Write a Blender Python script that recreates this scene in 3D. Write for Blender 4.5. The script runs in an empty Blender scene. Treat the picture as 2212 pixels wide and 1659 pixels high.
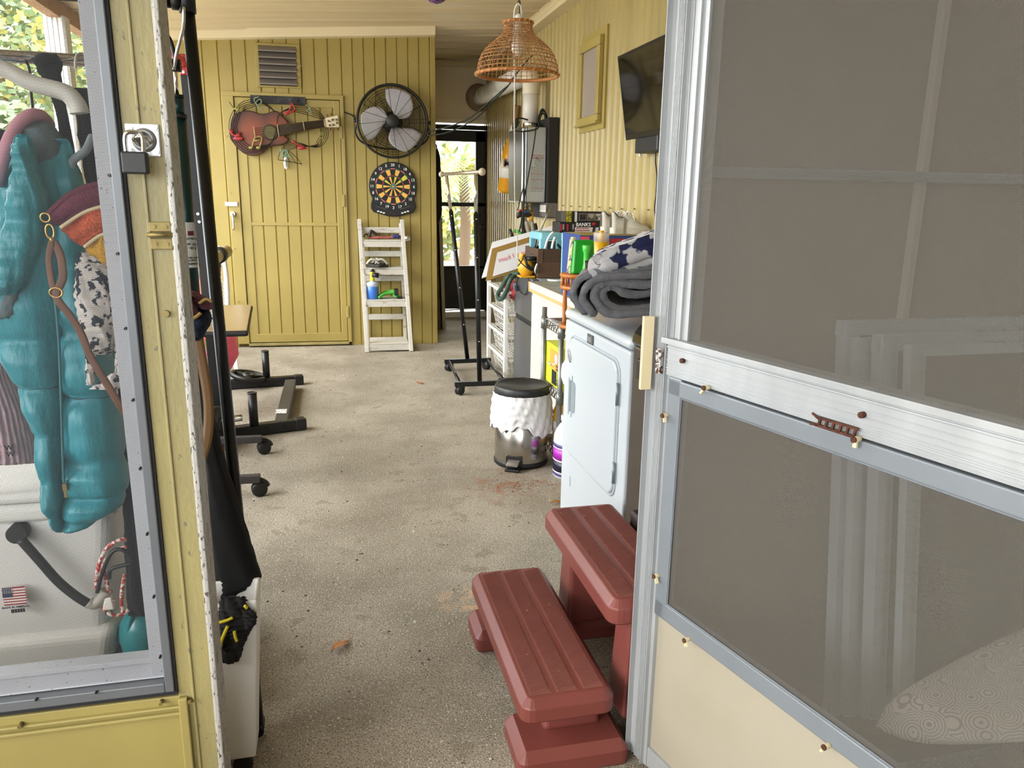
import bpy, bmesh, math, random
from mathutils import Vector as V, Matrix
rnd = random.Random(7)
R = math.radians
sc = bpy.context.scene
COL = sc.collection
# ------------------------------------------------------------ camera
CP = V((0, 0, 1.3)); FPX = 1660.0
yaw, pit, rol = R(13.5), R(13.66), R(0.84)
CF = V((math.sin(yaw)*math.cos(pit), math.cos(yaw)*math.cos(pit), -math.sin(pit)))
_r = V((math.cos(yaw), -math.sin(yaw), 0)); _u = _r.cross(CF)
CR = _r*math.cos(rol) + _u*math.sin(rol); CU = _u*math.cos(rol) - _r*math.sin(rol)
cam = bpy.data.objects.new('camera', bpy.data.cameras.new('camera')); COL.objects.link(cam)
cam.data.sensor_width = 36; cam.data.lens = FPX/2212*36; cam.data.clip_start = .05
cam.matrix_world = Matrix(((CR.x, CU.x, -CF.x, CP.x), (CR.y, CU.y, -CF.y, CP.y), (CR.z, CU.z, -CF.z, CP.z), (0, 0, 0, 1)))
sc.camera = cam
# ------------------------------------------------------------ world, sun, exposure
w = bpy.data.worlds.new('overcast_sky'); sc.world = w; w.use_nodes = True
bg = w.node_tree.nodes['Background']
bg.inputs[0].default_value = (0.93, 0.97, 1.0, 1); bg.inputs[1].default_value = 4.6
sun = bpy.data.objects.new('sun', bpy.data.lights.new('sun', 'SUN')); COL.objects.link(sun)
sun.data.energy = 3.0; sun.data.angle = R(50); sun.rotation_euler = (R(14), R(-58), 0)
sun.data.color = (1, .97, .92)
sc.view_settings.view_transform = 'Standard'; sc.view_settings.look = 'None'
sc.view_settings.gamma = 1; sc.view_settings.use_curve_mapping = False
sc.view_settings.exposure = 1.0
sc.cycles.max_bounces = 10; sc.cycles.diffuse_bounces = 6; sc.cycles.transparent_max_bounces = 24

# ------------------------------------------------------------ pixel to place
def ray(x, y): return CF + CR*((x-1106)/FPX) - CU*((y-829.5)/FPX)
def P(x, y, X=None, Y=None, Z=None):
    d = ray(x, y)
    if X is not None: t = (X-CP.x)/d.x
    elif Y is not None: t = (Y-CP.y)/d.y
    else: t = (Z-CP.z)/d.z
    return CP + d*t
def L(x, y, M, off=0):            # point of the plane local-y = off of frame M, in local coordinates
    Mi = M.inverted(); o = Mi @ CP; d = Mi.to_3x3() @ ray(x, y)
    return o + d*((off-o.y)/d.y)

# ------------------------------------------------------------ colours and materials
def lin(h):
    h = h.lstrip('#'); o = []
    for i in (0, 2, 4):
        c = int(h[i:i+2], 16)/255
        o.append(c/12.92 if c <= .04045 else ((c+.055)/1.055)**2.4)
    return (*o, 1)
_mats = {}
def mat(name, col='#888888', rough=.6, metal=0, var=0, vs=8, bump=0, bs=60, col2=None, lo=.35, hi=.65, trans=0, stretch=None, coat=0, alpha=1, spots=None, bd=.01):
    if name in _mats: return _mats[name]
    m = bpy.data.materials.new(name); m.use_nodes = True; nt = m.node_tree; N = nt.nodes; b = N['Principled BSDF']
    c = lin(col); b.inputs['Base Color'].default_value = c
    b.inputs['Roughness'].default_value = rough; b.inputs['Metallic'].default_value = metal
    if trans: b.inputs['Transmission Weight'].default_value = trans
    if coat: b.inputs['Coat Weight'].default_value = coat; b.inputs['Coat Roughness'].default_value = .1
    if alpha < 1: b.inputs['Alpha'].default_value = alpha
    tc = N.new('ShaderNodeTexCoord'); src = tc.outputs['Object']
    if stretch:
        mp = N.new('ShaderNodeMapping'); mp.inputs['Scale'].default_value = stretch
        nt.links.new(src, mp.inputs[0]); src = mp.outputs[0]
    out = None
    if var or col2:
        n = N.new('ShaderNodeTexNoise'); n.inputs['Scale'].default_value = vs; n.inputs['Detail'].default_value = 6
        nt.links.new(src, n.inputs['Vector'])
        rp = N.new('ShaderNodeMapRange'); rp.inputs[1].default_value = lo; rp.inputs[2].default_value = hi
        nt.links.new(n.outputs[0], rp.inputs[0])
        mx = N.new('ShaderNodeMix'); mx.data_type = 'RGBA'
        mx.inputs[6].default_value = c
        mx.inputs[7].default_value = lin(col2) if col2 else (c[0]*(1-var), c[1]*(1-var), c[2]*(1-var), 1)
        nt.links.new(rp.outputs[0], mx.inputs[0]); out = mx.outputs[2]
    if spots:                       # (colour, scale, threshold)
        for (sc_, ss, th) in spots:
            n = N.new('ShaderNodeTexNoise'); n.inputs['Scale'].default_value = ss; n.inputs['Detail'].default_value = 3
            nt.links.new(src, n.inputs['Vector'])
            rp = N.new('ShaderNodeMapRange'); rp.inputs[1].default_value = th; rp.inputs[2].default_value = th+.03
            nt.links.new(n.outputs[0], rp.inputs[0])
            mx = N.new('ShaderNodeMix'); mx.data_type = 'RGBA'
            if out: nt.links.new(out, mx.inputs[6])
            else: mx.inputs[6].default_value = c
            mx.inputs[7].default_value = lin(sc_)
            nt.links.new(rp.outputs[0], mx.inputs[0]); out = mx.outputs[2]
    if out: nt.links.new(out, b.inputs['Base Color'])
    if bump:
        n = N.new('ShaderNodeTexNoise'); n.inputs['Scale'].default_value = bs; n.inputs['Detail'].default_value = 5
        nt.links.new(src, n.inputs['Vector'])
        bn = N.new('ShaderNodeBump'); bn.inputs['Strength'].default_value = bump; bn.inputs['Distance'].default_value = bd
        nt.links.new(n.outputs[0], bn.inputs['Height']); nt.links.new(bn.outputs[0], b.inputs['Normal'])
    _mats[name] = m
    return m
def screen_mat(name, col, pitch, cover, base=0):
    m = bpy.data.materials.new(name); m.use_nodes = True; nt = m.node_tree; N = nt.nodes
    b = N['Principled BSDF']; b.inputs['Base Color'].default_value = lin(col); b.inputs['Roughness'].default_value = .7
    tc = N.new('ShaderNodeTexCoord'); sp = N.new('ShaderNodeSeparateXYZ'); nt.links.new(tc.outputs['Object'], sp.inputs[0])
    def line(o):
        a = N.new('ShaderNodeMath'); a.operation = 'MULTIPLY'; a.inputs[1].default_value = 1/pitch; nt.links.new(o, a.inputs[0])
        f = N.new('ShaderNodeMath'); f.operation = 'FRACT'; nt.links.new(a.outputs[0], f.inputs[0])
        l = N.new('ShaderNodeMath'); l.operation = 'LESS_THAN'; l.inputs[1].default_value = cover; nt.links.new(f.outputs[0], l.inputs[0])
        return l.outputs[0]
    mx = N.new('ShaderNodeMath'); mx.operation = 'MAXIMUM'
    nt.links.new(line(sp.outputs[0]), mx.inputs[0]); nt.links.new(line(sp.outputs[2]), mx.inputs[1])
    tr = N.new('ShaderNodeBsdfTransparent'); ms = N.new('ShaderNodeMixShader')
    nt.links.new(mx.outputs[0], ms.inputs[0]); nt.links.new(tr.outputs[0], ms.inputs[1]); nt.links.new(b.outputs[0], ms.inputs[2])
    nt.links.new(ms.outputs[0], N['Material Output'].inputs[0])
    return m

# ------------------------------------------------------------ mesh builder
def catmull(p, k):
    if k < 2 or len(p) < 3: return [V(q) for q in p]
    p = [V(q) for q in p]; o = []
    for i in range(len(p)-1):
        a = p[max(i-1, 0)]; b = p[i]; c = p[i+1]; d = p[min(i+2, len(p)-1)]
        for j in range(k):
            t = j/k
            o.append(.5*((2*b)+(c-a)*t+(2*a-5*b+4*c-d)*t*t+(3*b-a-3*c+d)*t**3))
    o.append(p[-1]); return o
SPLIT = {'quilt_seam', 'screw', 'bolt', 'hinge', 'hook', 'button', 'gallery_spindle', 'pin', 'fitting', 'coupling', 'prong', 'rail_knob', 'connector', 'red_bolt', 'insulation', 'hose_end', 'end_print', 'trim', 'window_side', 'leg_bar', 'lettering_row', 'drawstring', 'hook_pin', 'collar', 'rod', 'label_print_red'}
class MB:
    def __init__(s, M=None): s.v = []; s.f = []; s.m = []; s.s = []; s.M = M; s.mi = 0
    def add(s, vs, fs, sm=False):
        o = len(s.v)
        s.v += [(s.M @ V(q)) if s.M else V(q) for q in vs]
        for f in fs: s.f.append([i+o for i in f]); s.m.append(s.mi); s.s.append(sm)
        return s
    def box(s, x0, x1, y0, y1, z0, z1):
        return s.add([(x0,y0,z0),(x1,y0,z0),(x1,y1,z0),(x0,y1,z0),(x0,y0,z1),(x1,y0,z1),(x1,y1,z1),(x0,y1,z1)],
              [(0,3,2,1),(4,5,6,7),(0,1,5,4),(1,2,6,5),(2,3,7,6),(3,0,4,7)])
    def hexa(s, b, t): return s.add(list(b)+list(t), [(0,3,2,1),(4,5,6,7),(0,1,5,4),(1,2,6,5),(2,3,7,6),(3,0,4,7)])
    def bar(s, a, b, w, h=None, up=(0,0,1)):
        a = V(a); b = V(b); h = h or w; d = (b-a).normalized(); u = V(up)
        if abs(d.dot(u)) > .97: u = V((0,1,0))
        x = d.cross(u).normalized(); y = x.cross(d)
        c = lambda p: [p-x*w/2-y*h/2, p+x*w/2-y*h/2, p+x*w/2+y*h/2, p-x*w/2+y*h/2]
        return s.add(c(a)+c(b), [(0,1,2,3)[::-1],(4,5,6,7),(0,1,5,4),(1,2,6,5),(2,3,7,6),(3,0,4,7)])
    def tube(s, pts, r, n=8, k=1, closed=False, cap=True):
        p = catmull(pts, k); m = len(p); vs = []; fs = []
        if closed: t0 = (p[1]-p[-1])
        else: t0 = p[1]-p[0]
        t0.normalize(); u = t0.orthogonal().normalized()
        for i in range(m):
            if closed: t = p[(i+1) % m]-p[i-1]
            else: t = p[min(i+1, m-1)]-p[max(i-1, 0)]
            if t.length < 1e-9: t = t0.copy()
            t.normalize(); u = (u-t*u.dot(t))
            u = u.normalized() if u.length > 1e-6 else t.orthogonal().normalized()
            q = t.cross(u); rr = r(i/(m-1)) if callable(r) else (r[0]+(r[1]-r[0])*i/(m-1) if isinstance(r, tuple) else r)
            for j in range(n):
                a = 2*math.pi*j/n; vs.append(p[i]+(u*math.cos(a)+q*math.sin(a))*rr)
        for i in range(m if closed else m-1):
            for j in range(n):
                a = i*n+j; b = i*n+(j+1) % n; i2 = (i+1) % m
                fs.append((a, b, i2*n+(j+1) % n, i2*n+j))
        s.add(vs, fs, True)
        if cap and not closed:
            o = len(s.v)-len(vs)
            s.f.append([o+j for j in range(n)][::-1]); s.f.append([o+(m-1)*n+j for j in range(n)]); s.m += [s.mi]*2; s.s += [False]*2
        return s
    def cyl(s, a, b, r, r2=None, n=16, cap=True): return s.tube([a, b], (r, r if r2 is None else r2), n, 1, False, cap)
    def lathe(s, prof, o=(0,0,0), ax=(0,0,1), n=24, sx=1, sy=1, sm=True):
        o = V(o); z = V(ax).normalized(); x = z.orthogonal().normalized() if abs(z.z) < .9 else V((1,0,0)); x = (x-z*x.dot(z)).normalized(); y = z.cross(x)
        vs = []; fs = []; m = len(prof)
        for (r, h) in prof:
            for j in range(n):
                a = 2*math.pi*j/n; vs.append(o+z*h+x*(r*math.cos(a)*sx)+y*(r*math.sin(a)*sy))
        for i in range(m-1):
            for j in range(n): fs.append((i*n+j, i*n+(j+1) % n, (i+1)*n+(j+1) % n, (i+1)*n+j))
        s.add(vs, fs, sm)
        o2 = len(s.v)-len(vs)
        if prof[0][0] > 1e-4: s.f.append([o2+j for j in range(n)][::-1]); s.m.append(s.mi); s.s.append(False)
        if prof[-1][0] > 1e-4: s.f.append([o2+(m-1)*n+j for j in range(n)]); s.m.append(s.mi); s.s.append(False)
        return s
    def sphere(s, c, r, nu=16, nv=10):
        r = (r,)*3 if not hasattr(r, '__len__') else r
        return s.grid(lambda u, v: (c[0]+r[0]*math.sin(math.pi*v)*math.cos(2*math.pi*u), c[1]+r[1]*math.sin(math.pi*v)*math.sin(2*math.pi*u), c[2]-r[2]*math.cos(math.pi*v)), nu, nv, True)
    def grid(s, fn, nu, nv, cu=False, cv=False, sm=True):
        U = nu if cu else nu+1; W = nv if cv else nv+1
        vs = [fn(i/nu, j/nv) for j in range(W) for i in range(U)]; fs = []
        for j in range(nv):
            for i in range(nu):
                fs.append((j*U+i, j*U+(i+1) % U, ((j+1) % W)*U+(i+1) % U, ((j+1) % W)*U+i))
        return s.add(vs, fs, sm)
    def prism(s, poly, fa, fb=None, sm=False):      # poly of 2-D points; fa(a,b), fb(a,b) -> the two faces
        n = len(poly); vs = [fa(*q) for q in poly]+[fb(*q) for q in poly]
        return s.add(vs, [list(range(n)), list(range(n, 2*n))[::-1]]+[(i, i+n, (i+1) % n+n, (i+1) % n) for i in range(n)], sm)
    def build(s, name, m, parent=None, label=None, bev=0, seg=2, solid=0, sub=0, kind=None, recalc=True):
        if name in SPLIT and not kind:
            comp = list(range(len(s.v)))
            def fd(i):
                while comp[i] != i: comp[i] = comp[comp[i]]; i = comp[i]
                return i
            for f in s.f:
                for i in f[1:]: comp[fd(i)] = fd(f[0])
            gs = {}
            for f, mi, sm in zip(s.f, s.m, s.s): gs.setdefault(fd(f[0]), []).append((f, mi, sm))
            if len(gs) > 1:
                o = None
                for g in gs.values():
                    b = MB(); ix = {}
                    for f, mi, sm in g:
                        for i in f:
                            if i not in ix: ix[i] = len(b.v); b.v.append(s.v[i])
                        b.f.append([ix[i] for i in f]); b.m.append(mi); b.s.append(sm)
                    SPLIT.discard(name); o = b.build(name, m, parent, label, bev, seg, solid, sub, kind, recalc); SPLIT.add(name)
                return o
        me = bpy.data.meshes.new(name)
        inv = parent_world(parent).inverted() if parent else None
        me.from_pydata([inv @ q for q in s.v] if inv else s.v, [], s.f)
        for mm in (m if isinstance(m, (list, tuple)) else [m]): me.materials.append(mm)
        me.polygons.foreach_set('material_index', s.m); me.polygons.foreach_set('use_smooth', s.s)
        if recalc:
            bm = bmesh.new(); bm.from_mesh(me); bmesh.ops.recalc_face_normals(bm, faces=bm.faces); bm.to_mesh(me); bm.free()
        me.update()
        o = bpy.data.objects.new(name, me); COL.objects.link(o)
        if parent: o.parent = parent
        if solid: md = o.modifiers.new('thick', 'SOLIDIFY'); md.thickness = solid; md.offset = 0
        if sub: md = o.modifiers.new('sub', 'SUBSURF'); md.levels = md.render_levels = sub
        if bev:
            md = o.modifiers.new('bevel', 'BEVEL'); md.width = bev; md.segments = seg; md.limit_method = 'ANGLE'; md.angle_limit = R(40)
        if label: o['label'] = label
        if kind: o['kind'] = kind
        return o
_wm = {}
def parent_world(p):
    M = _wm.get(p.name, Matrix())
    return M
def thing(name, label, cat, loc=(0,0,0), rz=0, group=None):
    o = bpy.data.objects.new(name, None); COL.objects.link(o); o.empty_display_size = .1
    M = Matrix.Translation(V(loc)) @ Matrix.Rotation(rz, 4, 'Z')
    o.location = loc; o.rotation_euler = (0, 0, rz); _wm[o.name] = M
    o['label'] = label; o['category'] = cat
    if group: o['group'] = group
    return o
def struct(name, loc=(0,0,0), rz=0):
    o = thing(name, '', '', loc, rz); del o['label']; del o['category']; o['kind'] = 'structure'; return o
def tag(o, label, cat, group=None):
    o['label'] = label; o['category'] = cat
    if group: o['group'] = group
    return o
def kindS(o): o['kind'] = 'structure'; return o
def reg(o): _wm[o.name] = _wm.get(o.parent.name, Matrix()) if o.parent else Matrix(); return o     # lets a mesh carry sub-parts
def inst(src, M, parent=None, name=None):      # shares mesh data
    o = src.copy(); COL.objects.link(o); o.parent = parent
    o.matrix_local = M; return o
def frame(o, r, u=(0,0,1)):
    r = V(r).normalized(); u = V(u); u = (u-r*u.dot(r)).normalized(); n = r.cross(u)
    return Matrix(((r.x,u.x,n.x,o[0]),(r.y,u.y,n.y,o[1]),(r.z,u.z,n.z,o[2]),(0,0,0,1)))
def text(items, m, parent, name='lettering', ext=.0006):   # items: (string, size, matrix) ; one flat print
    b = MB()
    for (st, size, M) in items:
        cu = bpy.data.curves.new('t', 'FONT'); cu.body = st; cu.size = size; cu.align_x = 'CENTER'; cu.align_y = 'CENTER'; cu.extrude = ext; cu.resolution_u = 2
        cu.offset = size*.012
        ob = bpy.data.objects.new('t', cu); me = bpy.data.meshes.new_from_object(ob)
        b.add([M @ q.co for q in me.vertices], [list(p.vertices) for p in me.polygons])
        bpy.data.objects.remove(ob); bpy.data.meshes.remove(me); bpy.data.curves.remove(cu)
    return b.build(name, m, parent, recalc=False)
def fbm(x, y, z=0, s=1):
    return (math.sin(x*3.1*s+1.3*y)+math.sin(y*4.3*s+2.1*z+1.7)+math.sin((x+y)*7.7*s+z*3.3)*.5+math.sin((x*1.7-y*2.3)*11.1*s)*.3)/2.8
YEL = mat('yellow_paint', '#a08e4d', .45, var=.12, vs=3, bump=.03, bs=200)
YELD = mat('yellow_gap', '#6d5f28', .7)
ALU = mat('weathered_aluminium', '#aeb1b3', .42, .35, var=.16, vs=14, bump=.05, bs=120, stretch=(1,1,.25))
ALUG = mat('grey_aluminium', '#7d8389', .42, .3, var=.08, vs=10)
BLK = mat('black_steel', '#101113', .38, .2)
BLKP = mat('black_plastic', '#131314', .5)
CHR = mat('chrome', '#d8d8d8', .14, 1)
STL = mat('brushed_steel', '#a9a7a4', .28, 1, var=.15, vs=5, stretch=(1,1,.1))
WHT = mat('white_plastic', '#e6e6e2', .45)
CREAM = mat('cream_paint', '#d6c7a0', .55, var=.1, vs=2.5, bump=.02, bs=90)
CEILM = mat('ceiling_cream', '#d6c5a2', .5, var=.1, vs=3, stretch=(.3,4,1))
RUST = mat('rusty_steel', '#5b3424', .8, .3, var=.5, vs=60, bump=.3, bs=200)
BRASS = mat('old_brass', '#8b7b4d', .5, .6, var=.3, vs=50)
RED = mat('red_paint', '#b3242b', .4)
# ============================================================ structure
# floor
fl = MB().box(-1.74, 3.2, -2.6, 8.5, -.12, 0)
CON = mat('concrete', '#a59c8c', .85, col2='#857c6c', vs=2.6, lo=.36, hi=.66, bump=.6, bs=210, bd=.012,
     spots=[('#8d8473', 9, .60), ('#6b6353', 190, .565), ('#c4bcac', 150, .605), ('#4f483c', 70, .68), ('#c9c1b0', 30, .715)])
kindS(fl.build('floor', CON))
nt = CON.node_tree; N = nt.nodes; bs_c = N['Principled BSDF']; prev = bs_c.inputs['Base Color'].links[0].from_socket; tcc = N.new('ShaderNodeTexCoord')
for (px_, py_, rad, col_, ns, th) in ((1105, 1048, .30, '#8d6a54', 16, .50), (1010, 1295, .12, '#c3a07c', 20, .48)):      # rust, sawdust and dirt marks on the slab
    c_ = P(px_, py_, Z=0); vd = N.new('ShaderNodeVectorMath'); vd.operation = 'DISTANCE'; vd.inputs[1].default_value = c_; nt.links.new(tcc.outputs['Object'], vd.inputs[0])
    a_ = N.new('ShaderNodeMapRange'); a_.inputs[1].default_value = rad; a_.inputs[2].default_value = rad*.3; nt.links.new(vd.outputs['Value'], a_.inputs[0])
    n_ = N.new('ShaderNodeTexNoise'); n_.inputs['Scale'].default_value = ns; n_.inputs['Detail'].default_value = 7; nt.links.new(tcc.outputs['Object'], n_.inputs['Vector'])
    b_ = N.new('ShaderNodeMapRange'); b_.inputs[1].default_value = th; b_.inputs[2].default_value = th+.14; nt.links.new(n_.outputs[0], b_.inputs[0])
    m_ = N.new('ShaderNodeMath'); m_.operation = 'MULTIPLY'; nt.links.new(a_.outputs[0], m_.inputs[0]); nt.links.new(b_.outputs[0], m_.inputs[1])
    x_ = N.new('ShaderNodeMix'); x_.data_type = 'RGBA'; nt.links.new(m_.outputs[0], x_.inputs[0]); nt.links.new(prev, x_.inputs[6]); x_.inputs[7].default_value = lin(col_); prev = x_.outputs[2]
nt.links.new(prev, bs_c.inputs['Base Color'])
# ceiling: pan panels with fine ribs, falling away from the right wall
def CZ(x): return 2.70-.062*(1.7-x)
CE = struct('ceiling')
prof = []
for i in range(9):
    t = i*.034; prof += [(t, 0), (t+.02, 0), (t+.024, .004), (t+.03, .004)]
prof += [(.306, .004), (.308, -.012), (.318, -.012), (.32, .004)]
pm = MB(); x0, x1 = -1.70, 1.72
n = len(prof); vs = [(x0, a, b) for a, b in prof]+[(x1, a, b) for a, b in prof]
pm.add(vs, [(i, i+1, n+i+1, n+i) for i in range(n-1)])
for q in pm.v: q.z += CZ(q.x)
p0 = pm.build('panel', CEILM, CE, recalc=False)
y = 1.40; p0.location.y = y
while y < 8.4:
    y += .32; inst(p0, Matrix.Translation((0, y, 0)), CE)
MB().box(-1.72, 1.9, 1.32, 8.6, 0, .02).build('roof_deck', CEILM, CE)
for q in CE.children[-1].data.vertices: q.co.z += CZ(q.co.x)+.012
# right wall, corrugated
WR = struct('wall_right')
ys = []; y = 1.46; pitch = .098; prof = []
while y < 8.42:
    for a, d in ((0, 0), (.045, 0), (.056, .011), (.082, .011), (.093, 0)): prof.append((y+a, d))
    y += pitch
n = len(prof); b = MB()
b.add([(1.70-d, a, 0) for a, d in prof]+[(1.70-d, a, 2.74) for a, d in prof], [(i, i+1, n+i+1, n+i) for i in range(n-1)])
WALLR = mat('corrugated_yellow', '#a99862', .36, var=.16, vs=2.2, bump=.04, bs=90, stretch=(1,1.6,.3))
b.build('corrugated_sheet', WALLR, WR, recalc=False)
MB().box(1.713, 1.79, 1.46, 8.5, 0, 2.72).build('backing', YEL, WR)
sb = MB()
for i in range(34):
    for z in (1.245,):
        sb.cyl((1.69, 1.60+i*.196, z+rnd.uniform(-.004, .004)), (1.683, 1.60+i*.196, z), .0045, n=6)
sb.build('screw', BRASS, WR, kind='stuff')
t1 = MB(); t1.box(1.60, 1.70, 1.46, 8.42, 2.565, 2.60); t1.box(1.655, 1.70, 1.46, 8.42, 2.60, 2.70); t1.box(1.60, 1.625, 1.46, 8.42, 2.60, 2.635)
kindS(t1.build('trim_1', CREAM, bev=.004))
# shed front
SO = V((-.758, 6.926, 0)); SRZ = -math.atan(.0412)
SM = Matrix.Translation(SO) @ Matrix.Rotation(SRZ, 4, 'Z')
WB = struct('wall_back', SO, SRZ)
MB(SM).box(-.87, 1.70, .02, .07, 0, 2.60).build('backing', YELD, WB)
dl = L(478, 203, SM).x; dr = L(742, 208, SM).x; dt = L(600, 205, SM).z
ZF = 2.60
_pl = {}
def plank(x, w_, z0, z1, parent, M, d=.0, name='plank'):
    k = (round(w_, 4), round(z1-z0, 3), name)
    if k not in _pl:
        b = MB(); b.add([(0, 0, 0), (w_-.014, 0, 0), (w_-.006, .009, 0), (w_-.003, .002, 0), (w_, .002, 0), (w_, .02, 0), (0, .02, 0)]+
                        [(0, 0, z1-z0), (w_-.014, 0, z1-z0), (w_-.006, .009, z1-z0), (w_-.003, .002, z1-z0), (w_, .002, z1-z0), (w_, .02, z1-z0), (0, .02, z1-z0)],
                        [(i, i+1, i+8, i+7) for i in range(6)]+[(6, 0, 7, 13), (6, 5, 4, 3, 2, 1, 0), (7, 8, 9, 10, 11, 12, 13)])
        o = b.build(name, YEL); _pl[k] = o; o.parent = parent; o.matrix_local = Matrix.Translation((x, d, z0)); return o
    return inst(_pl[k], Matrix.Translation((x, d, z0)), parent)
pw = .1165
zbm_ = lambda x: 2.585-.062*(1.70-x)+.03
k = 1
while dl-k*pw > -.88: plank(dl-k*pw, pw, 0.0, zbm_(dl-k*pw), WB, SM); k += 1
w8 = (dr-dl)/9
for k in range(9): plank(dl+k*w8, w8, dt+.012, zbm_(dl+k*w8), WB, SM)
nr_ = 8; w2 = (1.665-dr)/nr_
for k in range(nr_): plank(dr+k*w2, w2, 0.0, zbm_(dr+k*w2), WB, SM)
MB(SM).box(1.663, 1.703, -.004, .07, 0, 2.6).build('corner_board', YEL, WB, bev=.003)
MB().box(.93, .945, 6.9, 8.4, 0, 2.7).build('side_panel', YEL, WB)
# fascia beam
fa = MB(SM); x0, x1 = -.88, 1.70
zb = lambda x: 2.585-.062*(1.70-x)
ft = .072
fa.hexa([(x0,-.09,zb(x0)),(x1,-.09,zb(x1)),(x1,.06,zb(x1)),(x0,.06,zb(x0))], [(x0,-.09,zb(x0)+ft),(x1,-.09,zb(x1)+ft),(x1,.06,zb(x1)+ft),(x0,.06,zb(x0)+ft)])
kindS(fa.build('trim_2', mat('cream_fascia', '#e9dcba', .5, var=.06, vs=3), bev=.004))
# shed door
D1 = struct('door_1', SO, SRZ)
l0 = L(506, 214, SM).x; r0 = L(733, 214, SM).x; tz = L(600, 213, SM).z; mz = L(600, 484, SM).z
b = MB(SM); b.box(dl, l0-.004, -.022, .02, 0.03, dt); b.box(r0+.004, dr, -.022, .02, 0.03, dt); b.box(dl, dr, -.026, .02, tz+.004, dt+.012)
b.build('casing', YEL, D1, bev=.004)
b = MB(SM); b.box(l0, l0+.075, -.012, .02, .04, tz); b.box(r0-.05, r0, -.012, .02, .04, tz); b.box(l0, r0, -.011, .02, mz-.014, mz+.014); b.box(l0, r0, -.013, .02, .04, .115); b.box(l0, r0, -.011, .02, tz-.06, tz)
b.build('door_frame', YEL, D1, bev=.004)
MB(SM).box(l0-.01, r0+.01, -.03, .02, .012, .034).build('threshold', mat('worn_yellow', '#9a8c55', .6, var=.3, vs=9), D1, bev=.003)
x = l0+.075; nW = 7; dw = (r0-.05-l0-.075)/nW
for i in range(nW):
    plank(x, dw, .115, mz-.014, D1, SM, -.004); plank(x, dw, mz+.014, tz-.06, D1, SM, -.004); x += dw
b = MB(SM)
for z in (.3, mz+.2, tz-.25): b.box(r0-.006, r0+.016, -.032, -.018, z-.05, z+.05)
b.build('hinge', YEL, D1, bev=.003)
b = MB(SM)
for i in range(5): b.cyl((l0+.1+i*.19, -.016, .07), (l0+.1+i*.19, -.011, .07), .006, n=6)
for i in range(4): b.cyl((l0+.05+i*.24, -.031, tz+.02), (l0+.05+i*.24, -.024, tz+.02), .006, n=6); b.cyl((dl+.02, -.027, .4+i*.45), (dl+.02, -.02, .4+i*.45), .006, n=6)
b.build('screw', YEL, D1)
q = L(497, 441, SM, -.03)
hs = MB(SM).box(q.x-.04, q.x+.06, -.032, -.022, q.z-.018, q.z+.02).build('hasp', CHR, D1, bev=.003)
q = L(503, 462, SM, -.03); e = L(506, 497, SM, -.03)
b = MB(SM); b.cyl((q.x, -.012, q.z), (q.x, -.05, q.z), .02, n=14); b.tube([(q.x, -.05, q.z), (q.x+.005, -.06, q.z-.05), (e.x, -.055, e.z)], (.013, .008), 8, 4)
b.build('handle', CHR, D1)
# end wall and far screen door
EW = struct('wall_end'); YE = 8.4
dT = P(1000, 277, Y=YE).z; DL, DR = 1.02, P(1048, 300, Y=YE).x
CREAMW = mat('cream_wall', '#e6d8ba', .6, var=.08, vs=2)
b = MB(); b.box(.93, 1.72, YE, YE+.06, dT+.05, 2.72); b.box(.93, DL, YE, YE+.06, 0, dT+.1)
b.build('wall_panel', CREAMW, EW)
kindS(MB().box(.95, 1.70, YE-.03, YE, P(1000, 141, Y=YE).z-.02, P(1000, 133, Y=YE).z).build('trim_3', CREAM, bev=.003))
kindS(MB().box(.95, 1.70, YE-.03, YE+.01, dT+.055, P(1000, 258, Y=YE).z).build('trim_4', mat('cream_fascia'), bev=.003))
D2 = struct('door_2'); DK = mat('dark_bronze', '#17130f', .45, .2)
y0, y1 = YE-.02, YE+.03
zw0 = P(1000, 574, Y=YE).z; zw1 = P(1000, 306, Y=YE).z; zm0 = P(1000, 446, Y=YE).z; zm1 = P(1000, 437, Y=YE).z; xr = P(1027, 400, Y=YE).x
b = MB(); b.box(DL, DL+.09, y0, y1, .07, dT-.02); b.box(xr, DR, y0, y1, .07, dT-.02); b.box(DL, DR, y0, y1, zw1, dT-.02); b.box(DL, DR, y0, y1, zm0, zm1); b.box(DL, DR, y0, y1, zw0-.03, zw0)
b.build('door_frame', DK, D2, bev=.004)
b = MB(); b.box(DL-.04, DL, y0-.02, y1, .0, dT+.03); b.box(DR, DR+.03, y0-.02, y1, 0, dT+.03); b.box(DL-.04, DR+.03, y0-.02, y1, dT-.015, dT+.03)
b.build('casing', DK, D2, bev=.003)
MB().box(DL+.05, xr+.02, y0+.012, y1-.012, .09, zw0-.02).build('kick_panel', mat('kick_dark', '#15120f', .5, spots=[('#b8b2a4', 22, .735)]), D2)
MB().box(DL-.02, DR+.02, y0-.05, y1+.02, 0.0, .06).build('door_sill', mat('white_sill', '#dedbd2', .5), D2, bev=.004)
q = P(1044, 489, Y=YE); b = MB(); b.cyl((q.x, y0, q.z), (q.x, y0-.05, q.z), .016); b.box(q.x-.05, q.x+.01, y0-.06, y0-.045, q.z-.012, q.z+.012); b.box(q.x-.02, q.x+.02, y0-.01, y0, q.z-.05, q.z+.05)
b.build('handle', BLK, D2, bev=.003)
SCR2 = screen_mat('fine_screen', '#b9b9b0', .002, .1)
MB().add([(DL+.05, YE, zw0), (xr, YE, zw0), (xr, YE, zw1), (DL+.05, YE, zw1)], [(0,1,2,3)]).build('screen', SCR2, D2)
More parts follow.
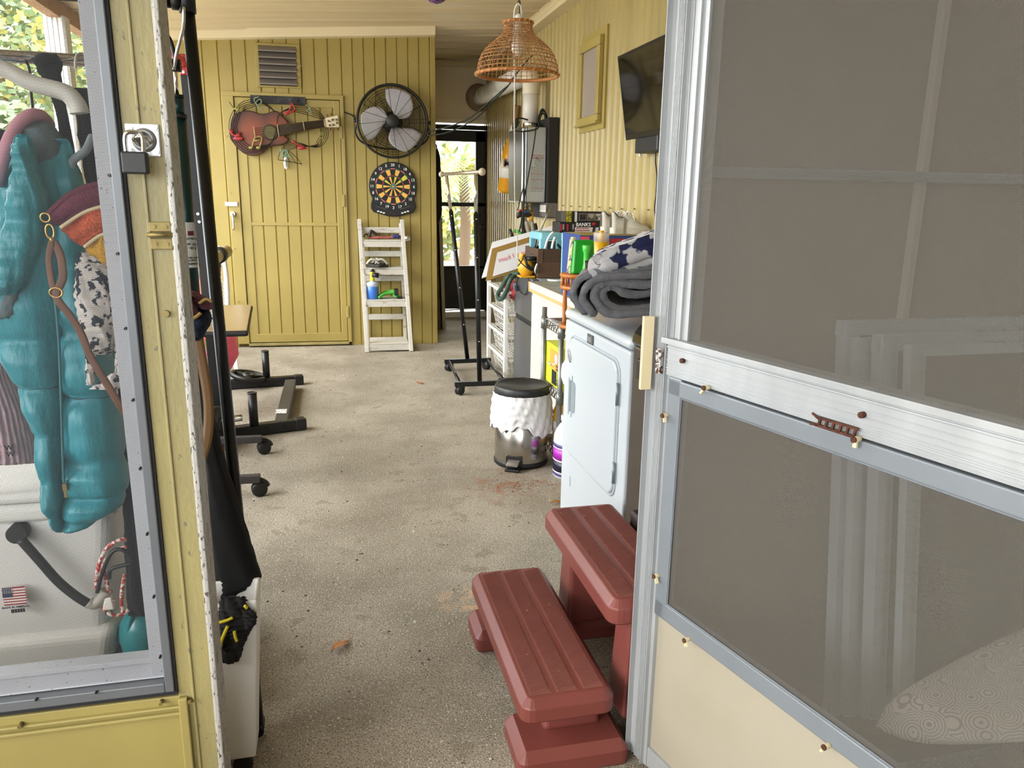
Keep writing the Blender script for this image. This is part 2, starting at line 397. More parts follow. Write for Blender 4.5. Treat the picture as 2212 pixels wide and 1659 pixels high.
# left side: low wall, posts, open screens
XL = -1.66
WL = struct('wall_left')
MB().box(XL-.06, XL, 1.40, 8.4, 0, .5).build('knee_wall', YEL, WL)
MB().box(XL-.08, XL+.02, 1.40, 8.4, .5, .54).build('sill', ALU, WL, bev=.004)
MB().box(XL-.03, XL+.05, 1.40, 8.4, 2.385, 2.49).build('beam', mat('brown_beam', '#a57a4a', .6, var=.2, vs=6), WL, bev=.004)
def flute(x, y, w_, z0, z1):
    b = MB(); b.box(x-w_/2, x+w_/2, y-w_/2, y+w_/2, z0, z1)
    for k in range(4):
        o = -w_/2+w_*(k+.5)/4
        b.box(x+o-w_*.08, x+o+w_*.08, y-w_/2-.006, y-w_/2, z0, z1); b.box(x+w_/2, x+w_/2+.006, y+o-w_*.08, y+o+w_*.08, z0, z1)
    return b
pa = P(146, 200, X=XL+.02)
for yy in (3.9, pa.y, 8.3): flute(XL, yy, .12, .54, 2.40).build('post', mat('white_post', '#dcdcda', .4), WL, bev=.003)
MB().box(XL-.02, XL+.02, 1.40, 8.4, 1.20, 1.24).build('mid_rail', ALU, WL)
# ------------------------------------------------ entry wall: left screen window
EY = 1.40
def ex(x, y): return P(x, y, Y=EY).x
def ez(x, y): return P(x, y, Y=EY).z
WE = struct('wall_entry')
pl, pr = ex(250, 0)+.002, ex(330, 0)
pl = -.312; pr = -.247
zs = ez(385, 1497)
b = MB(); b.box(pl, pr, EY, EY+.06, 0, 2.45); b.box(pl+.024, pl+.029, EY-.003, EY, 0, 2.45)
MLD = mat('mouldy_yellow', '#978c5a', .5, col2='#7b7453', vs=7, lo=.35, hi=.75, bump=.15, bs=120, stretch=(1,1,.4), spots=[('#6b6750', 90, .66)])
b.build('post', MLD, WE, bev=.003)
b = MB(); b.box(-1.1, pl+.016, EY, EY+.05, 0, zs-.006); b.box(-1.1, pl+.016, EY-.008, EY, zs-.03, zs-.024); b.box(-1.1, pl+.016, EY-.008, EY, zs-.045, zs-.038); b.box(pl+.0, pl+.016, EY-.010, EY, 0, zs-.008)
b.build('kick_panel', mat('panel_yellow', '#978a50', .45, var=.14, vs=3, bump=.04, bs=120), WE, bev=.002)
b = MB()
for px, py in ((47, 1562), (350, 1513), (412, 1510)): q = P(px, py, Y=EY); b.cyl((q.x, EY-.012, q.z), (q.x, EY, q.z), .004, n=8)
q = P(359, 677, Y=EY); b.cyl((q.x, EY-.006, q.z), (q.x, EY, q.z), .006, n=10)
b.build('screw', BRASS, WE)
JAM = mat('speckled_aluminium', '#aaa8a2', .5, .2, spots=[('#4d4942', 230, .60), ('#6b6759', 70, .64)], bump=.2, bs=200, stretch=(1,1,.35))
b = MB(); b.box(pr, pr+.009, EY-.018, EY+.06, 0, 2.45); b.box(pr-.004, pr, EY-.006, EY, 0, 2.45)
kindS(b.build('trim_5', JAM, bev=.002))
MB().box(-2.0, 1.75, EY-.02, EY+.06, 2.45, 2.72).build('header', CREAM, WE)
W1 = struct('window_1')
s0, s1, s2 = -.357, -.333, -.317      # light stile, dark stile, edge
zb0 = ez(385, 1488); zb1 = ez(330, 1430); zb2 = ez(330, 1462)
b = MB(); b.box(s0, s1, EY+.004, EY+.035, zb2, 2.45); b.box(-1.1, s0+.002, EY+.004, EY+.035, zb1-.004, zb1+.006); b.box(-1.1, s1, EY+.010, EY+.035, zb2-.01, zb1)
b.build('inner_stile', mat('pale_stile', '#b3b5bb', .5, var=.06, spots=[('#4f4f55', 150, .70)]), W1, bev=.001)
FRD = mat('frame_dark', '#686c70', .42, .3, var=.08, vs=10)
b = MB(); b.box(s1, s2, EY-.008, EY+.035, zb0, 2.45); b.box(-1.1, s1, EY-.008, EY+.035, zb0, zb2-.012)
b.build('frame', FRD, W1, bev=.002)
b = MB(); b.box(s2, pl, EY-.004, EY+.02, zb0-.004, 2.45); b.box(-1.1, pl, EY-.006, EY+.02, zb0-.007, zb0)
b.build('seal', mat('black_seal', '#14141a', .8), W1)
b = MB()
for i in range(8): z = .45+i*.125; b.cyl((s1-.004, EY-.004, z), (s1-.004, EY+.004, z), .0025, n=8)
for i in range(4): b.cyl((-.45-i*.1, EY-.012, zb0+.02), (-.45-i*.1, EY-.006, zb0+.02), .0025, n=8)
b.build('screw', BLK, W1)
SCR1 = screen_mat('window_screen', '#373a3d', .0016, .17)
MB().add([(-1.1, EY, zb2), (s1, EY, zb2), (s1, EY, 2.45), (-1.1, EY, 2.45)], [(0,1,2,3)]).build('screen', SCR1, W1)
# slide latch on the post
lt = thing('slide_latch', 'small paint-worn slide bolt latch screwed to the yellow door post', 'latch', (ex(352, 505), EY, ez(352, 505)))
q = V((ex(348, 507), EY, ez(348, 507))); b = MB(); b.box(q.x-.017, q.x+.017, EY-.004, EY, q.z+.005, q.z+.021); b.box(q.x-.017, q.x+.017, EY-.004, EY, q.z-.024, q.z-.006); b.build('plate', BRASS, lt, bev=.001)
MB().cyl((q.x-.02, EY-.007, q.z), (q.x+.02, EY-.007, q.z), .004, n=10).build('bolt', BRASS, lt)
b = MB()
for i in (-1, 1):
    for k in (-.015, .013): b.cyl((q.x+i*.009, EY-.006, q.z+k), (q.x+i*.009, EY-.003, q.z+k), .003, n=8)
b.build('screw', BRASS, lt)
# hasp plate and padlock
hp = thing('hasp_staple', 'square shiny hasp plate with four cross-head screws on the yellow post', 'hasp', (ex(310, 303), EY, ez(310, 303)))
c = P(310, 303, Y=EY); hw = .0255
ZNC = mat('zinc_bright', '#dadada', .3, .45)
MB().box(c.x-hw, c.x+hw, EY-.004, EY, c.z-hw, c.z+hw).build('plate', ZNC, hp, bev=.003)
b = MB(); b.lathe([(.019, 0), (.017, .006), (.012, .008), (.011, .004), (.0, .004)], (c.x+.002, EY-.004, c.z), (0,-1,0), 24); b.build('boss', mat('dull_zinc', '#8e8e8c', .4, .6), hp)
b = MB(); b.tube([(c.x-.006, EY-.008, c.z-.008), (c.x-.01, EY-.02, c.z), (c.x, EY-.026, c.z+.004), (c.x+.012, EY-.02, c.z), (c.x+.01, EY-.008, c.z-.006)], .0032, 8, 5); b.build('staple', CHR, hp)
b = MB(SM and None); pz = []
for i in (-1, 1):
    for k in (-1, 1): b.cyl((c.x+i*.018, EY-.007, c.z+k*.018), (c.x+i*.018, EY-.003, c.z+k*.018), .005, n=12)
b.build('screw', STL, hp)
pd = thing('padlock', 'black body padlock with silver shackle hanging from the hasp on the yellow post', 'padlock', (ex(295, 350), EY-.03, ez(295, 350)))
c = P(294, 352, Y=EY-.03)
MB().box(c.x-.020, c.x+.018, EY-.040, EY-.020, c.z-.017, c.z+.017).build('body', mat('lock_black', '#1c1c1e', .5), pd, bev=.003)
MB().tube([(c.x-.013, EY-.03, c.z+.015), (c.x-.013, EY-.03, c.z+.037), (c.x-.008, EY-.03, c.z+.046), (c.x+.006, EY-.026, c.z+.046), (c.x+.012, EY-.026, c.z+.037), (c.x+.012, EY-.03, c.z+.015)], .0036, 10, 5).build('shackle', CHR, pd)
# ------------------------------------------------ right jamb and open screen door
kb = MB(); kb.box(.660, .70, EY+.086, EY+.11, 0, 2.45); kb.box(.672, .70, EY+.06, EY+.086, 0, 2.45)
kindS(kb.build('trim_6', ALU, bev=.002))
hg = V((.68, 1.40, 0)); DRZ = math.atan2(-.969, .247); DM = Matrix.Translation(hg) @ Matrix.Rotation(DRZ, 4, 'Z')
D3 = struct('door_3', hg, DRZ); LW = .84
def DLp(x, y, o=0): return L(x, y, DM, o)
za = 1.029; zbm = .952; zf0 = .914; zf1 = .457; zf2 = .418
b = MB(DM)
b.box(-.075, -.012, -.006, .03, 0.02, 2.42)                          # hinge stile body
for a, d in ((-.075, .014), (-.054, .003), (-.050, .003), (-.046, .003), (-.042, .003), (-.038, .003), (-.024, .010)):
    b.box(a, a+.0022, -.006-d, -.005, 0.02, 2.42)
b.box(-.012, .028, -.004, .03, za, 2.42); b.box(.006, .012, -.010, .03, za, 2.42)
b.box(LW-.05, LW, -.004, .03, 0.02, 2.42); b.box(-.012, LW, -.004, .03, 2.36, 2.42); b.box(-.012, LW, -.004, .03, .02, .07)
b.build('stile', ALU, D3, bev=.001)
b = MB(DM); b.box(-.033, LW, -.020, .03, za-.012, za); b.box(-.020, LW, -.012, .03, zbm, za-.012)
for z, h_, d in ((za-.020, .004, .003), (za-.034, .002, .002), (za-.046, .002, .002), (za-.056, .002, .002), (zbm+.014, .003, .002), (zbm+.008, .002, .002), (zbm+.003, .002, .002)):
    b.box(-.020, LW, -.012-d, -.01, z, z+h_)
b.build('mid_rail', ALU, D3, bev=.001)
b = MB(DM); b.box(-.008, .030, -.014, .01, zf2, zbm); b.box(-.008, LW-.03, -.014, .01, zf0, zbm-.004); b.box(-.008, LW-.03, -.014, .01, zf2, zf1); b.box(LW-.07, LW-.03, -.014, .01, zf2, zbm)
b.build('insert_frame', ALUG, D3, bev=.003)
b = MB(DM); b.tube([(.031, -.010, zf1+.001), (.031, -.010, zf0-.001), (LW-.07, -.010, zf0-.001), (LW-.07, -.010, zf1+.001)], .0022, 6, 1, True); b.build('spline', mat('spline_grey', '#6a6f75', .7), D3)
MB(DM).box(-.012, LW-.04, .004, .014, .05, zf2+.01).build('kick_panel', mat('kick_cream', '#989180', .5, col2='#8a816b', vs=2.4, lo=.5, hi=.9, spots=[('#3d3a36', 26, .745)]), D3)
DMESH = screen_mat('dark_screen', '#5d5850', .0016, .34)
b = MB(DM); b.add([(.026, .002, za-.01), (LW-.04, .002, za-.01), (LW-.04, .002, 2.37), (.026, .002, 2.37)], [(0,1,2,3)]); b.build('screen', DMESH, D3)
b = MB(DM); b.add([(.028, -.008, zf1-.002), (LW-.06, -.008, zf1-.002), (LW-.06, -.008, zf0+.002), (.028, -.008, zf0+.002)], [(0,1,2,3)]); b.build('screen', DMESH, D3)
for px, py, a in ((1530, 837, -.6), (1440, 897, .5), (1421, 1243, .9), (1487, 1381, .25), (1790, 1610, -.4), (1855, 948, .1)):
    q = DLp(px, py, -.016); b = MB(DM)
    b.cyl((q.x, -.014, q.z), (q.x, -.026, q.z), .005, n=8); b.bar((q.x, -.022, q.z), (q.x+math.sin(a)*.012*(1 if a > 0 else 1.6), -.024, q.z-.013), .007, .005)
    tc_o = reg(b.build('turn_clip', mat('yellowed_plastic', '#c9bd97', .6), D3, bev=.001))
    MB(DM).cyl((q.x, -.026, q.z), (q.x, -.029, q.z), .005, n=8).build('rusty_screw', RUST, tc_o)
b = MB(DM)
for px, py in ((1476, 779), (1864, 896)): q = DLp(px, py, -.014); b.cyl((q.x, -.012, q.z), (q.x, -.02, q.z), .005, n=10)
b.build('bolt', RUST, D3)
q0 = DLp(1762, 908, -.02); q1 = DLp(1852, 938, -.02); b = MB(DM)
b.bar((q0.x, -.02, q0.z+.006), (q1.x, -.02, q1.z+.008), .003, .004); b.bar((q0.x, -.02, q0.z-.007), (q1.x, -.02, q1.z-.006), .004, .004)
for k in range(6): t = (k+.5)/6; x = q0.x+(q1.x-q0.x)*t; z = q0.z+(q1.z-q0.z)*t; b.bar((x, -.02, z-.007), (x+.003, -.02, z+.008), .004, .004)
b.bar((q0.x-.008, -.02, q0.z+.01), (q0.x+.006, -.02, q0.z+.004), .003); b.bar((q0.x-.01, -.02, q0.z-.008), (q0.x+.006, -.02, q0.z-.006), .004)
b.build('catch', RUST, D3)
# cream strip with rusty hinge plate on the jamb
cs = MB(); u0 = P(1400, 690, Y=EY+.06); cs.box(u0.x-.012, .648, EY+.052, EY+.062, P(1400, 842, Y=EY+.05).z, P(1400, 684, Y=EY+.05).z)
kindS(cs.build('trim_7', CREAM, bev=.001))
b = MB(DM); q = DLp(1419, 780, -.022)
for k in range(4): b.sphere((q.x+rnd.uniform(-.003, .003), -.020, q.z+.018-k*.012), (.004, .004, .006), 8, 6)
b.box(q.x-.008, q.x+.008, -.020, -.012, q.z-.026, q.z+.026)
hgp = b.build('hinge_plate', mat('worn_hinge', '#b9b9b6', .5, .4, spots=[('#5b3424', 120, .52)]), D3, bev=.001)
# wall beyond the open door: dark siding with an aluminium rail
WX = struct('wall_entry_right'); DS = mat('dark_siding', '#685e53', .8, var=.2, vs=2)
MB().box(.70, 3.2, EY+.035, EY+.05, 0, 2.6).build('siding', DS, WX)
z = P(1530, 360, Y=EY+.02).z; z2 = P(1530, 383, Y=EY+.02).z
b = MB(); b.box(.70, 3.2, EY+.0, EY+.035, z2, z); b.box(.70, 3.2, EY-.006, EY, z2+.010, z-.010); b.build('rail', ALUG, WX, bev=.003)
for px in (2020, ): q = P(px, 300, Y=EY+.0); MB().box(q.x-.008, q.x+.010, EY+.015, EY+.035, 0, 2.6).build('post', mat('batten', '#8f8576', .7), WX, bev=.003)
# covered entry outside: unseen roof and walls round the visitor, added to cut light
OC = struct('ceiling_light_block'); MB().box(-2.6, 3.3, -2.6, 1.30, 2.62, 2.70).build('roof_deck', CEILM, OC)
for xx_ in (-2.5, 0.4, 3.2): MB().box(xx_-.05, xx_+.05, -2.6, -2.5, 0, 2.62).build('post', ALU, OC)
b = MB(); b.box(-.2, 3.3, -2.75, -2.6, 0, 2.7); b.box(-1.6, -.2, -2.75, -2.6, 0, .9); b.build('back_light_block', DS, OC)  # unseen back wall added to block light from behind the camera
MB().box(XL-.06, XL, 1.40, 2.3, .5, 2.3).build('light_block_panel', YEL, WL)  # unseen solid stretch added to cut side light near the entry
WOL = struct('wall_light_block_left'); b = MB(); b.box(-2.65, -2.55, -2.6, 1.40, 0, .70); b.box(-2.65, -2.55, -2.6, 1.40, 2.35, 2.62); b.box(-2.65, -2.55, -2.6, -2.2, .7, 2.35); b.box(-2.65, -2.55, 1.0, 1.40, .7, 2.35); b.build('siding', YEL, WOL)  # unseen left wall added, its opening sized for the entry light
MB().box(-2.6, -1.6, -2.75, -2.6, 0, .9).build('back_light_block', DS, WOL)  # low rest of the added wall that blocks light
WO = struct('wall_light_block_right'); MB().box(3.2, 3.3, -2.6, 1.45, 0, 2.7).build('siding', DS, WO)  # unseen wall added to dim the area behind the open door
# outside
G = MB().box(-30, 20, -25, 40, -.35, -.121).build('ground', mat('pale_paving', '#b9b2a4', .9, var=.12, vs=.8)); kindS(G)
# ============================================================ left side behind the screen
def clothtube(rows, Y, dep, name, m, parent, puff=0, nrow=0, wr=.006, nu=40, nv=90, ribs=0, sub=0, power=.7, ph=0, seams=None):
    """closed garment: rows = [(pixel y, left px, right px)], a flattened tube standing at depth Y"""
    rr = []
    for (py, a, c) in rows: A = P(a, py, Y=Y); C = P(c, py, Y=Y); rr.append(((A.z+C.z)/2, A.x, C.x, A.z-C.z))
    def at_(t):
        f = t*(len(rr)-1); i = min(int(f), len(rr)-2); f -= i; f = f*f*(3-2*f) if False else f
        return [rr[i][k]*(1-f)+rr[i+1][k]*f for k in range(4)]
    b = MB()
    def fn(u, v):
        z, x0, x1, sl = at_(v); cx = (x0+x1)/2; hw = (x1-x0)/2; a = 2*math.pi*u
        ca, sa = math.cos(a), math.sin(a)
        e = math.copysign(abs(ca)**power, ca); endt = min(1, 6*v, 6*(1-v)+.25)
        p = 0
        if puff: p = puff*(abs(math.sin(math.pi*v*nrow))**.5-.6)
        n_ = wr*fbm(u*9+ph, v*14, ph, 1.6)+wr*.6*fbm(u*31, v*23, ph)
        if ribs: n_ += .0028*math.sin(a*ribs)
        d = dep*endt+p+n_
        return (cx+(hw+p*.3+n_*.4)*e, Y-d*sa*(.75+.25*abs(sa)), z-sl*.5*e*(1 if True else 0))
    b.grid(fn, nu, nv, True)
    U = nu; o = len(b.v)-U*(nv+1)
    b.f.append([o+i for i in range(U)]); b.m.append(0); b.s.append(True); b.f.append([o+nv*U+i for i in range(U)]); b.m.append(0); b.s.append(True)
    if seams:
        sbm = MB()
        for k in range(1, nrow):
            sbm.tube([V(fn(.02+.46*i/24, k/nrow)) for i in range(25)], .0022, 5)
        o_ = reg(b.build(name, m, parent, sub=sub)); sbm.build('quilt_seam', seams, o_); return o_
    return b.build(name, m, parent, sub=sub)
RY = 1.85
# garment rack: top bar, chrome rail, leaning black upright
gr = thing('garment_rack', 'tall black garment rack with chrome rail just inside the entry post', 'rack', (-.25, RY, 0))
rl = P(395, 142, Y=RY); r0_ = P(190, 135, Y=RY); zt = P(405, 6, Y=RY).z
xa = -1.25
MB().cyl((xa, RY, rl.z+.004), (rl.x-.012, RY, rl.z), .0125, n=16).build('rail', CHR, gr)
b = MB(); tp = P(404, 6, Y=RY); bt = P(531, 1290, Y=RY-.1); d = (bt-tp); bt2 = tp+d*(tp.z-.03)/(tp.z-bt.z)
b.cyl(tp, bt2, .0135, n=16); MBu = b.build('upright', BLK, gr)
MB().cyl((xa, RY, tp.z+.004), (tp.x-.016, RY, tp.z), .0125, n=16).build('top_bar', BLK, gr)
b = MB(); b.cyl((tp.x, RY, tp.z-.02), (tp.x, RY, tp.z+.022), .017, n=16); b.cyl((tp.x-.03, RY, tp.z), (tp.x-.012, RY, tp.z), .016, n=16)
b.cyl((rl.x-.03, RY, rl.z), (rl.x-.004, RY, rl.z), .013, n=16); b.cyl((tp.x-.012, RY, tp.z-.012), (tp.x-.012, RY, tp.z+.012), .004)
b.build('connector', BLKP, gr)
b = MB(); hb = P(360, 100, Y=RY); b.tube([(rl.x-.012, RY-.004, rl.z), (rl.x-.018, RY-.01, rl.z+.045), (rl.x-.03, RY-.012, rl.z+.06), (rl.x-.05, RY-.012, rl.z+.062)], .004, 8, 4); b.build('hook', BLK, gr)
q1 = P(397, 15, Y=RY-.03); q2 = P(396, 60, Y=RY-.03); q3 = P(383, 108, Y=RY-.03); q4 = P(376, 150, Y=RY-.02)
MB().tube([q1, q2, q3, q4], .0035, 8, 4).build('hanger_hook', CHR, gr)
bb_ = MB(); bb_.cyl((xa, RY, .03), (bt2.x, bt2.y, .03), .0125, n=12); bb_.cyl((bt2.x, bt2.y-.02, .03), (bt2.x, bt2.y+.03, .03), .0135, n=12); bb_.build('base', BLK, gr)
# hangers
def hanger(name, label, pts, r, m, hook=None, flat=1):
    t = thing(name, label, 'hanger', P(*pts[0][:2], Y=pts[0][2]), group='clothes hangers on the rail')
    MB().tube([P(x, y, Y=yy) for x, y, yy in pts], r, 10, 6).build('arm', m, t)
    if hook: MB().tube([P(x, y, Y=yy) for x, y, yy in hook], .0028, 8, 6).build('hook', BLK if m != HW else m, t)
    return t
HW = mat('hanger_white', '#c9c7c0', .5); HP = mat('hanger_pink', '#c08a98', .8); HG = mat('hanger_grey', '#7f8a93', .5)
hanger('clothes_hanger', 'broad off-white hanger arm sloping down across the top of the screen', [(-60, 130, 1.62), (10, 150, 1.62), (70, 180, 1.62), (140, 200, 1.62), (165, 225, 1.62), (172, 245, 1.62)], (.014, .0165), HW, [(163, 150, 1.72), (165, 122, 1.82), (178, 116, 1.85), (190, 128, 1.86)])
hanger('clothes_hanger', 'dusty pink velvet hanger above the turquoise vest', [(-10, 400, 1.68), (10, 330, 1.68), (35, 275, 1.7), (65, 250, 1.72), (90, 252, 1.75), (105, 270, 1.8)], .0125, HP, [(72, 248, 1.72), (66, 190, 1.78), (62, 145, 1.84), (46, 124, 1.86), (42, 135, 1.88)])
hanger('clothes_hanger', 'blue grey plastic hanger with curled end behind the striped bag', [(200, 295, 1.74), (185, 325, 1.72), (160, 345, 1.72), (148, 370, 1.72), (145, 400, 1.72), (155, 420, 1.73), (172, 424, 1.74), (190, 405, 1.75)], .008, HG)
# turquoise vest
TQ = mat('turquoise_nylon', '#2f8e9b', .42, var=.18, vs=6, bump=.6, bs=26, stretch=(1.6,1,.6))
ve = thing('puffer_vest', 'long turquoise quilted puffer vest hanging behind the window screen', 'vest', P(140, 700, Y=1.74))
rowsL = [(285, 20, 100), (320, 22, 125), (400, -6, 165), (500, -25, 180), (600, -30, 200), (690, -20, 220), (760, 2, 240), (830, 38, 252), (900, 70, 258), (960, 86, 266), (1030, 92, 272), (1085, 104, 273), (1120, 118, 215), (1148, 131, 150)]
clothtube([(y, a, min(c, 142)) for y, a, c in rowsL[1:]], 1.72, .055, 'front_panel', TQ, ve, seams=mat('seam_teal', '#1f5a63', .6), puff=.026, nrow=8, wr=.004, ph=1)
clothtube([(300, 105, 150), (400, 125, 175), (500, 128, 200), (600, 130, 205), (700, 132, 225), (800, 134, 250), (900, 136, 260), (1000, 137, 272), (1050, 138, 276), (1090, 138, 262), (1125, 140, 205), (1146, 141, 150)], 1.735, .06, 'side_panel', TQ, ve, seams=mat('seam_teal', '#1f5a63', .6), puff=.028, nrow=8, wr=.005, ph=2.3)
clothtube([(262, 60, 108), (290, 34, 128), (330, 28, 140), (380, 30, 130), (470, 60, 110)], 1.74, .04, 'collar', mat('vest_lining', '#5d6d70', .8, var=.2, vs=20), ve, wr=.004, nv=30)
clothtube([(290, 32, 62), (340, 30, 75), (430, 20, 100), (520, 0, 90), (600, -20, 60), (640, -30, 30)], 1.655, .03, 'hood', TQ, ve, puff=.016, nrow=4, wr=.005, nv=50, ph=4)
clothtube([(535, 28, 46), (600, 8, 42), (650, 6, 40), (690, -8, 30)], 1.66, .012, 'armhole', mat('vest_lining'), ve, nv=20, nu=20)
zp = [P(x, y, Y=1.668) for x, y in ((118, 640), (126, 720), (131, 830), (134, 930), (137, 1020), (141, 1060))]
zpo = reg(MB().tube(zp, .003, 6, 6).build('zipper', mat('zip_teal', '#2f6b73', .5), ve))
q = P(139, 1045, Y=1.655); b = MB(); b.bar(q, q-V((0,0,.014)), .008, .004); b.bar(q-V((0,0,.014)), q-V((0,0,.03)), .006, .003); b.build('zip_pull', BRASS, zpo)
# pink ribbed top
pk = thing('ribbed_top', 'pale pink ribbed garment with small black embroidered letters beside the vest', 'clothing', P(30, 900, Y=1.86))
clothtube([(640, -90, 10), (740, -80, 20), (800, -80, 28), (880, -80, 60), (950, -80, 76), (985, -80, 82), (1000, -80, 76)], 1.86, .05, 'body', mat('pink_knit', '#a98f96', .9, bump=.2, bs=150), pk, ribs=34, wr=.004, nu=160, nv=50)
q = P(19, 968, Y=1.80); q2 = P(23, 982, Y=1.80)
text([('W', .017, frame(q, (1,0,0))), ('W', .016, frame(q2, (1,0,0)))], mat('thread_black', '#1d1b1e', .9), pk, 'embroidery')
# dark strap bundle on rail and dark clothes
sb_ = thing('black_strap', 'black cloth straps knotted over the chrome rail', 'strap', P(105, 130, Y=RY))
DKC = mat('black_cloth', '#0e0d10', .95, bump=.15, bs=200)
b = MB()
def ribbon(pts, w_, m, name, parent, k=6, th=.003):
    c = catmull([P(x, y, Y=yy) for x, y, yy in pts], k); b = MB()
    def fn(u, v):
        i = min(int(v*(len(c)-1)), len(c)-2); f = v*(len(c)-1)-i; q = c[i].lerp(c[i+1], f); t = (c[i+1]-c[i]).normalized()
        s = t.cross(V((0,1,0))); s = s.normalized() if s.length > .05 else V((1,0,0)); ww = w_(v) if callable(w_) else w_
        return q+s*(u-.5)*ww
    b.grid(fn, 3, (len(c)-1)); return b.build(name, m, parent, solid=th)
ribbon([(108, 122, RY-.03), (110, 160, RY-.035), (125, 210, RY-.03), (140, 280, RY-.03), (150, 380, RY-.03), (165, 520, RY-.03)], lambda v: .028+.008*math.sin(v*9), DKC, 'strap_end', sb_, th=.006)
b = MB(); b.sphere(P(104, 135, Y=RY-.015), (.026, .03, .018), 16, 10); b.sphere(P(92, 150, Y=RY-.02), (.011, .012, .014), 12, 8); b.sphere(P(119, 140, Y=RY-.02), (.013, .014, .022), 12, 8); b.build('knot', DKC, sb_)
dg = thing('dark_trousers', 'black hanging clothes behind the turquoise vest and the striped bag', 'clothing', P(240, 800, Y=1.95))
clothtube([(190, 160, 200), (300, 170, 230), (500, 205, 250), (700, 245, 268), (900, 262, 288), (1100, 268, 298), (1300, 275, 318), (1330, 278, 322)], 1.79, .02, 'leg', DKC, dg, wr=.006, nv=60)
clothtube([(280, -60, 14), (360, -60, 6), (420, -60, -2), (520, -60, -10)], 1.9, .04, 'sleeve', mat('navy_cloth', '#1f2a38', .9), dg, nv=20)
# striped woven bag
bgd = thing('woven_bag', 'striped purple orange and yellow woven shoulder bag with pale seams', 'bag', P(200, 480, Y=1.6))
BY = 1.60
def band(pts_top, pts_bot, m, name):
    b = MB(); n = len(pts_top)
    def fn(u, v):
        f = u*(n-1); i = min(int(f), n-2); f -= i
        A = P(*pts_top[i], Y=BY).lerp(P(*pts_top[i+1], Y=BY), f); C = P(*pts_bot[i], Y=BY).lerp(P(*pts_bot[i+1], Y=BY), f)
        q = A.lerp(C, v); q.y += -.02*math.sin(math.pi*u*.8)+.004*math.sin(v*9); return q
    b.grid(fn, 16, 10); return b.build(name, m, bgd, solid=.012)
def weave(n_, col): return mat(n_, col, .85, var=.3, vs=240, lo=.42, hi=.58, bump=.6, bs=260)
band([(100, 462), (150, 420), (190, 402), (250, 388)], [(130, 490), (172, 462), (205, 448), (250, 438)], weave('weave_plum', '#6b2440'), 'stripe')
band([(133, 494), (174, 466), (206, 452), (250, 442)], [(180, 532), (210, 510), (230, 502), (250, 498)], weave('weave_orange', '#c4572f'), 'stripe')
band([(184, 535), (212, 514), (231, 506), (250, 502)], [(205, 550), (225, 565), (236, 572), (250, 582)], weave('weave_yellow', '#c39324'), 'stripe')
for A in ([(131, 492), (173, 464), (206, 450), (250, 440)], [(182, 534), (211, 512), (231, 504), (250, 500)]):
    MB().tube([P(x, y, Y=BY-.022) for x, y in A], .0035, 6, 4).build('seam', mat('seam_cream', '#c9bb98', .9), bgd)
LTH = mat('tan_leather', '#6f4a35', .6, var=.2, vs=30); GLD = mat('gold_clasp', '#c7a763', .3, .9)
b = MB(); q = P(98, 470, Y=BY-.02); b.tube([q+V((.008*math.cos(a), 0, .008*math.sin(a))) for a in [i*math.pi/6 for i in range(12)]], .002, 6, 1, True)
q = P(108, 500, Y=BY-.02); b.tube([q+V((.007*math.cos(a), 0, .013*math.sin(a))) for a in [i*math.pi/6 for i in range(12)]], .0022, 6, 1, True); b.cyl(P(110, 512, Y=BY-.02), P(113, 524, Y=BY-.02), .004)
q = P(121, 632, Y=BY-.03); b.tube([q+V((.011*math.cos(a), 0, .009*math.sin(a))) for a in [i*math.pi/6 for i in range(12)]], .002, 6, 1, True)
b.build('clasp', GLD, bgd)
ribbon([(112, 522, BY-.02), (106, 560, BY-.02), (112, 610, BY-.025), (122, 640, BY-.03)], .011, LTH, 'strap', bgd)
ribbon([(116, 522, BY-.02), (130, 550, BY-.02), (136, 600, BY-.025), (122, 640, BY-.03), (150, 680, BY-.03), (175, 720, BY-.03), (195, 770, BY-.03), (225, 820, BY-.03), (262, 880, BY-.02), (280, 905, BY-.01)], .0135, LTH, 'strap', bgd)
# spotted cloth
spm = mat('spotted_cloth', '#cfc9c4', .9, spots=[('#242c3a', 62, .535)], bump=.2, bs=40, stretch=(1,1,.75))
sc_ = thing('spotted_scarf', 'white scarf with dark blue spots bunched under the striped bag', 'scarf', P(210, 650, Y=1.64))
clothtube([(545, 170, 205), (580, 164, 250), (640, 162, 255), (700, 172, 256), (740, 182, 254), (765, 190, 240)], 1.64, .035, 'fold', spm, sc_, wr=.006, nv=50, nu=50)
clothtube([(740, 184, 204), (780, 186, 206), (825, 188, 204), (832, 190, 202)], 1.63, .012, 'tail', spm, sc_, wr=.004, nv=20)
clothtube([(745, 248, 262), (800, 250, 263), (835, 200, 262), (841, 192, 255)], 1.63, .01, 'hem', spm, sc_, wr=.004, nv=20)
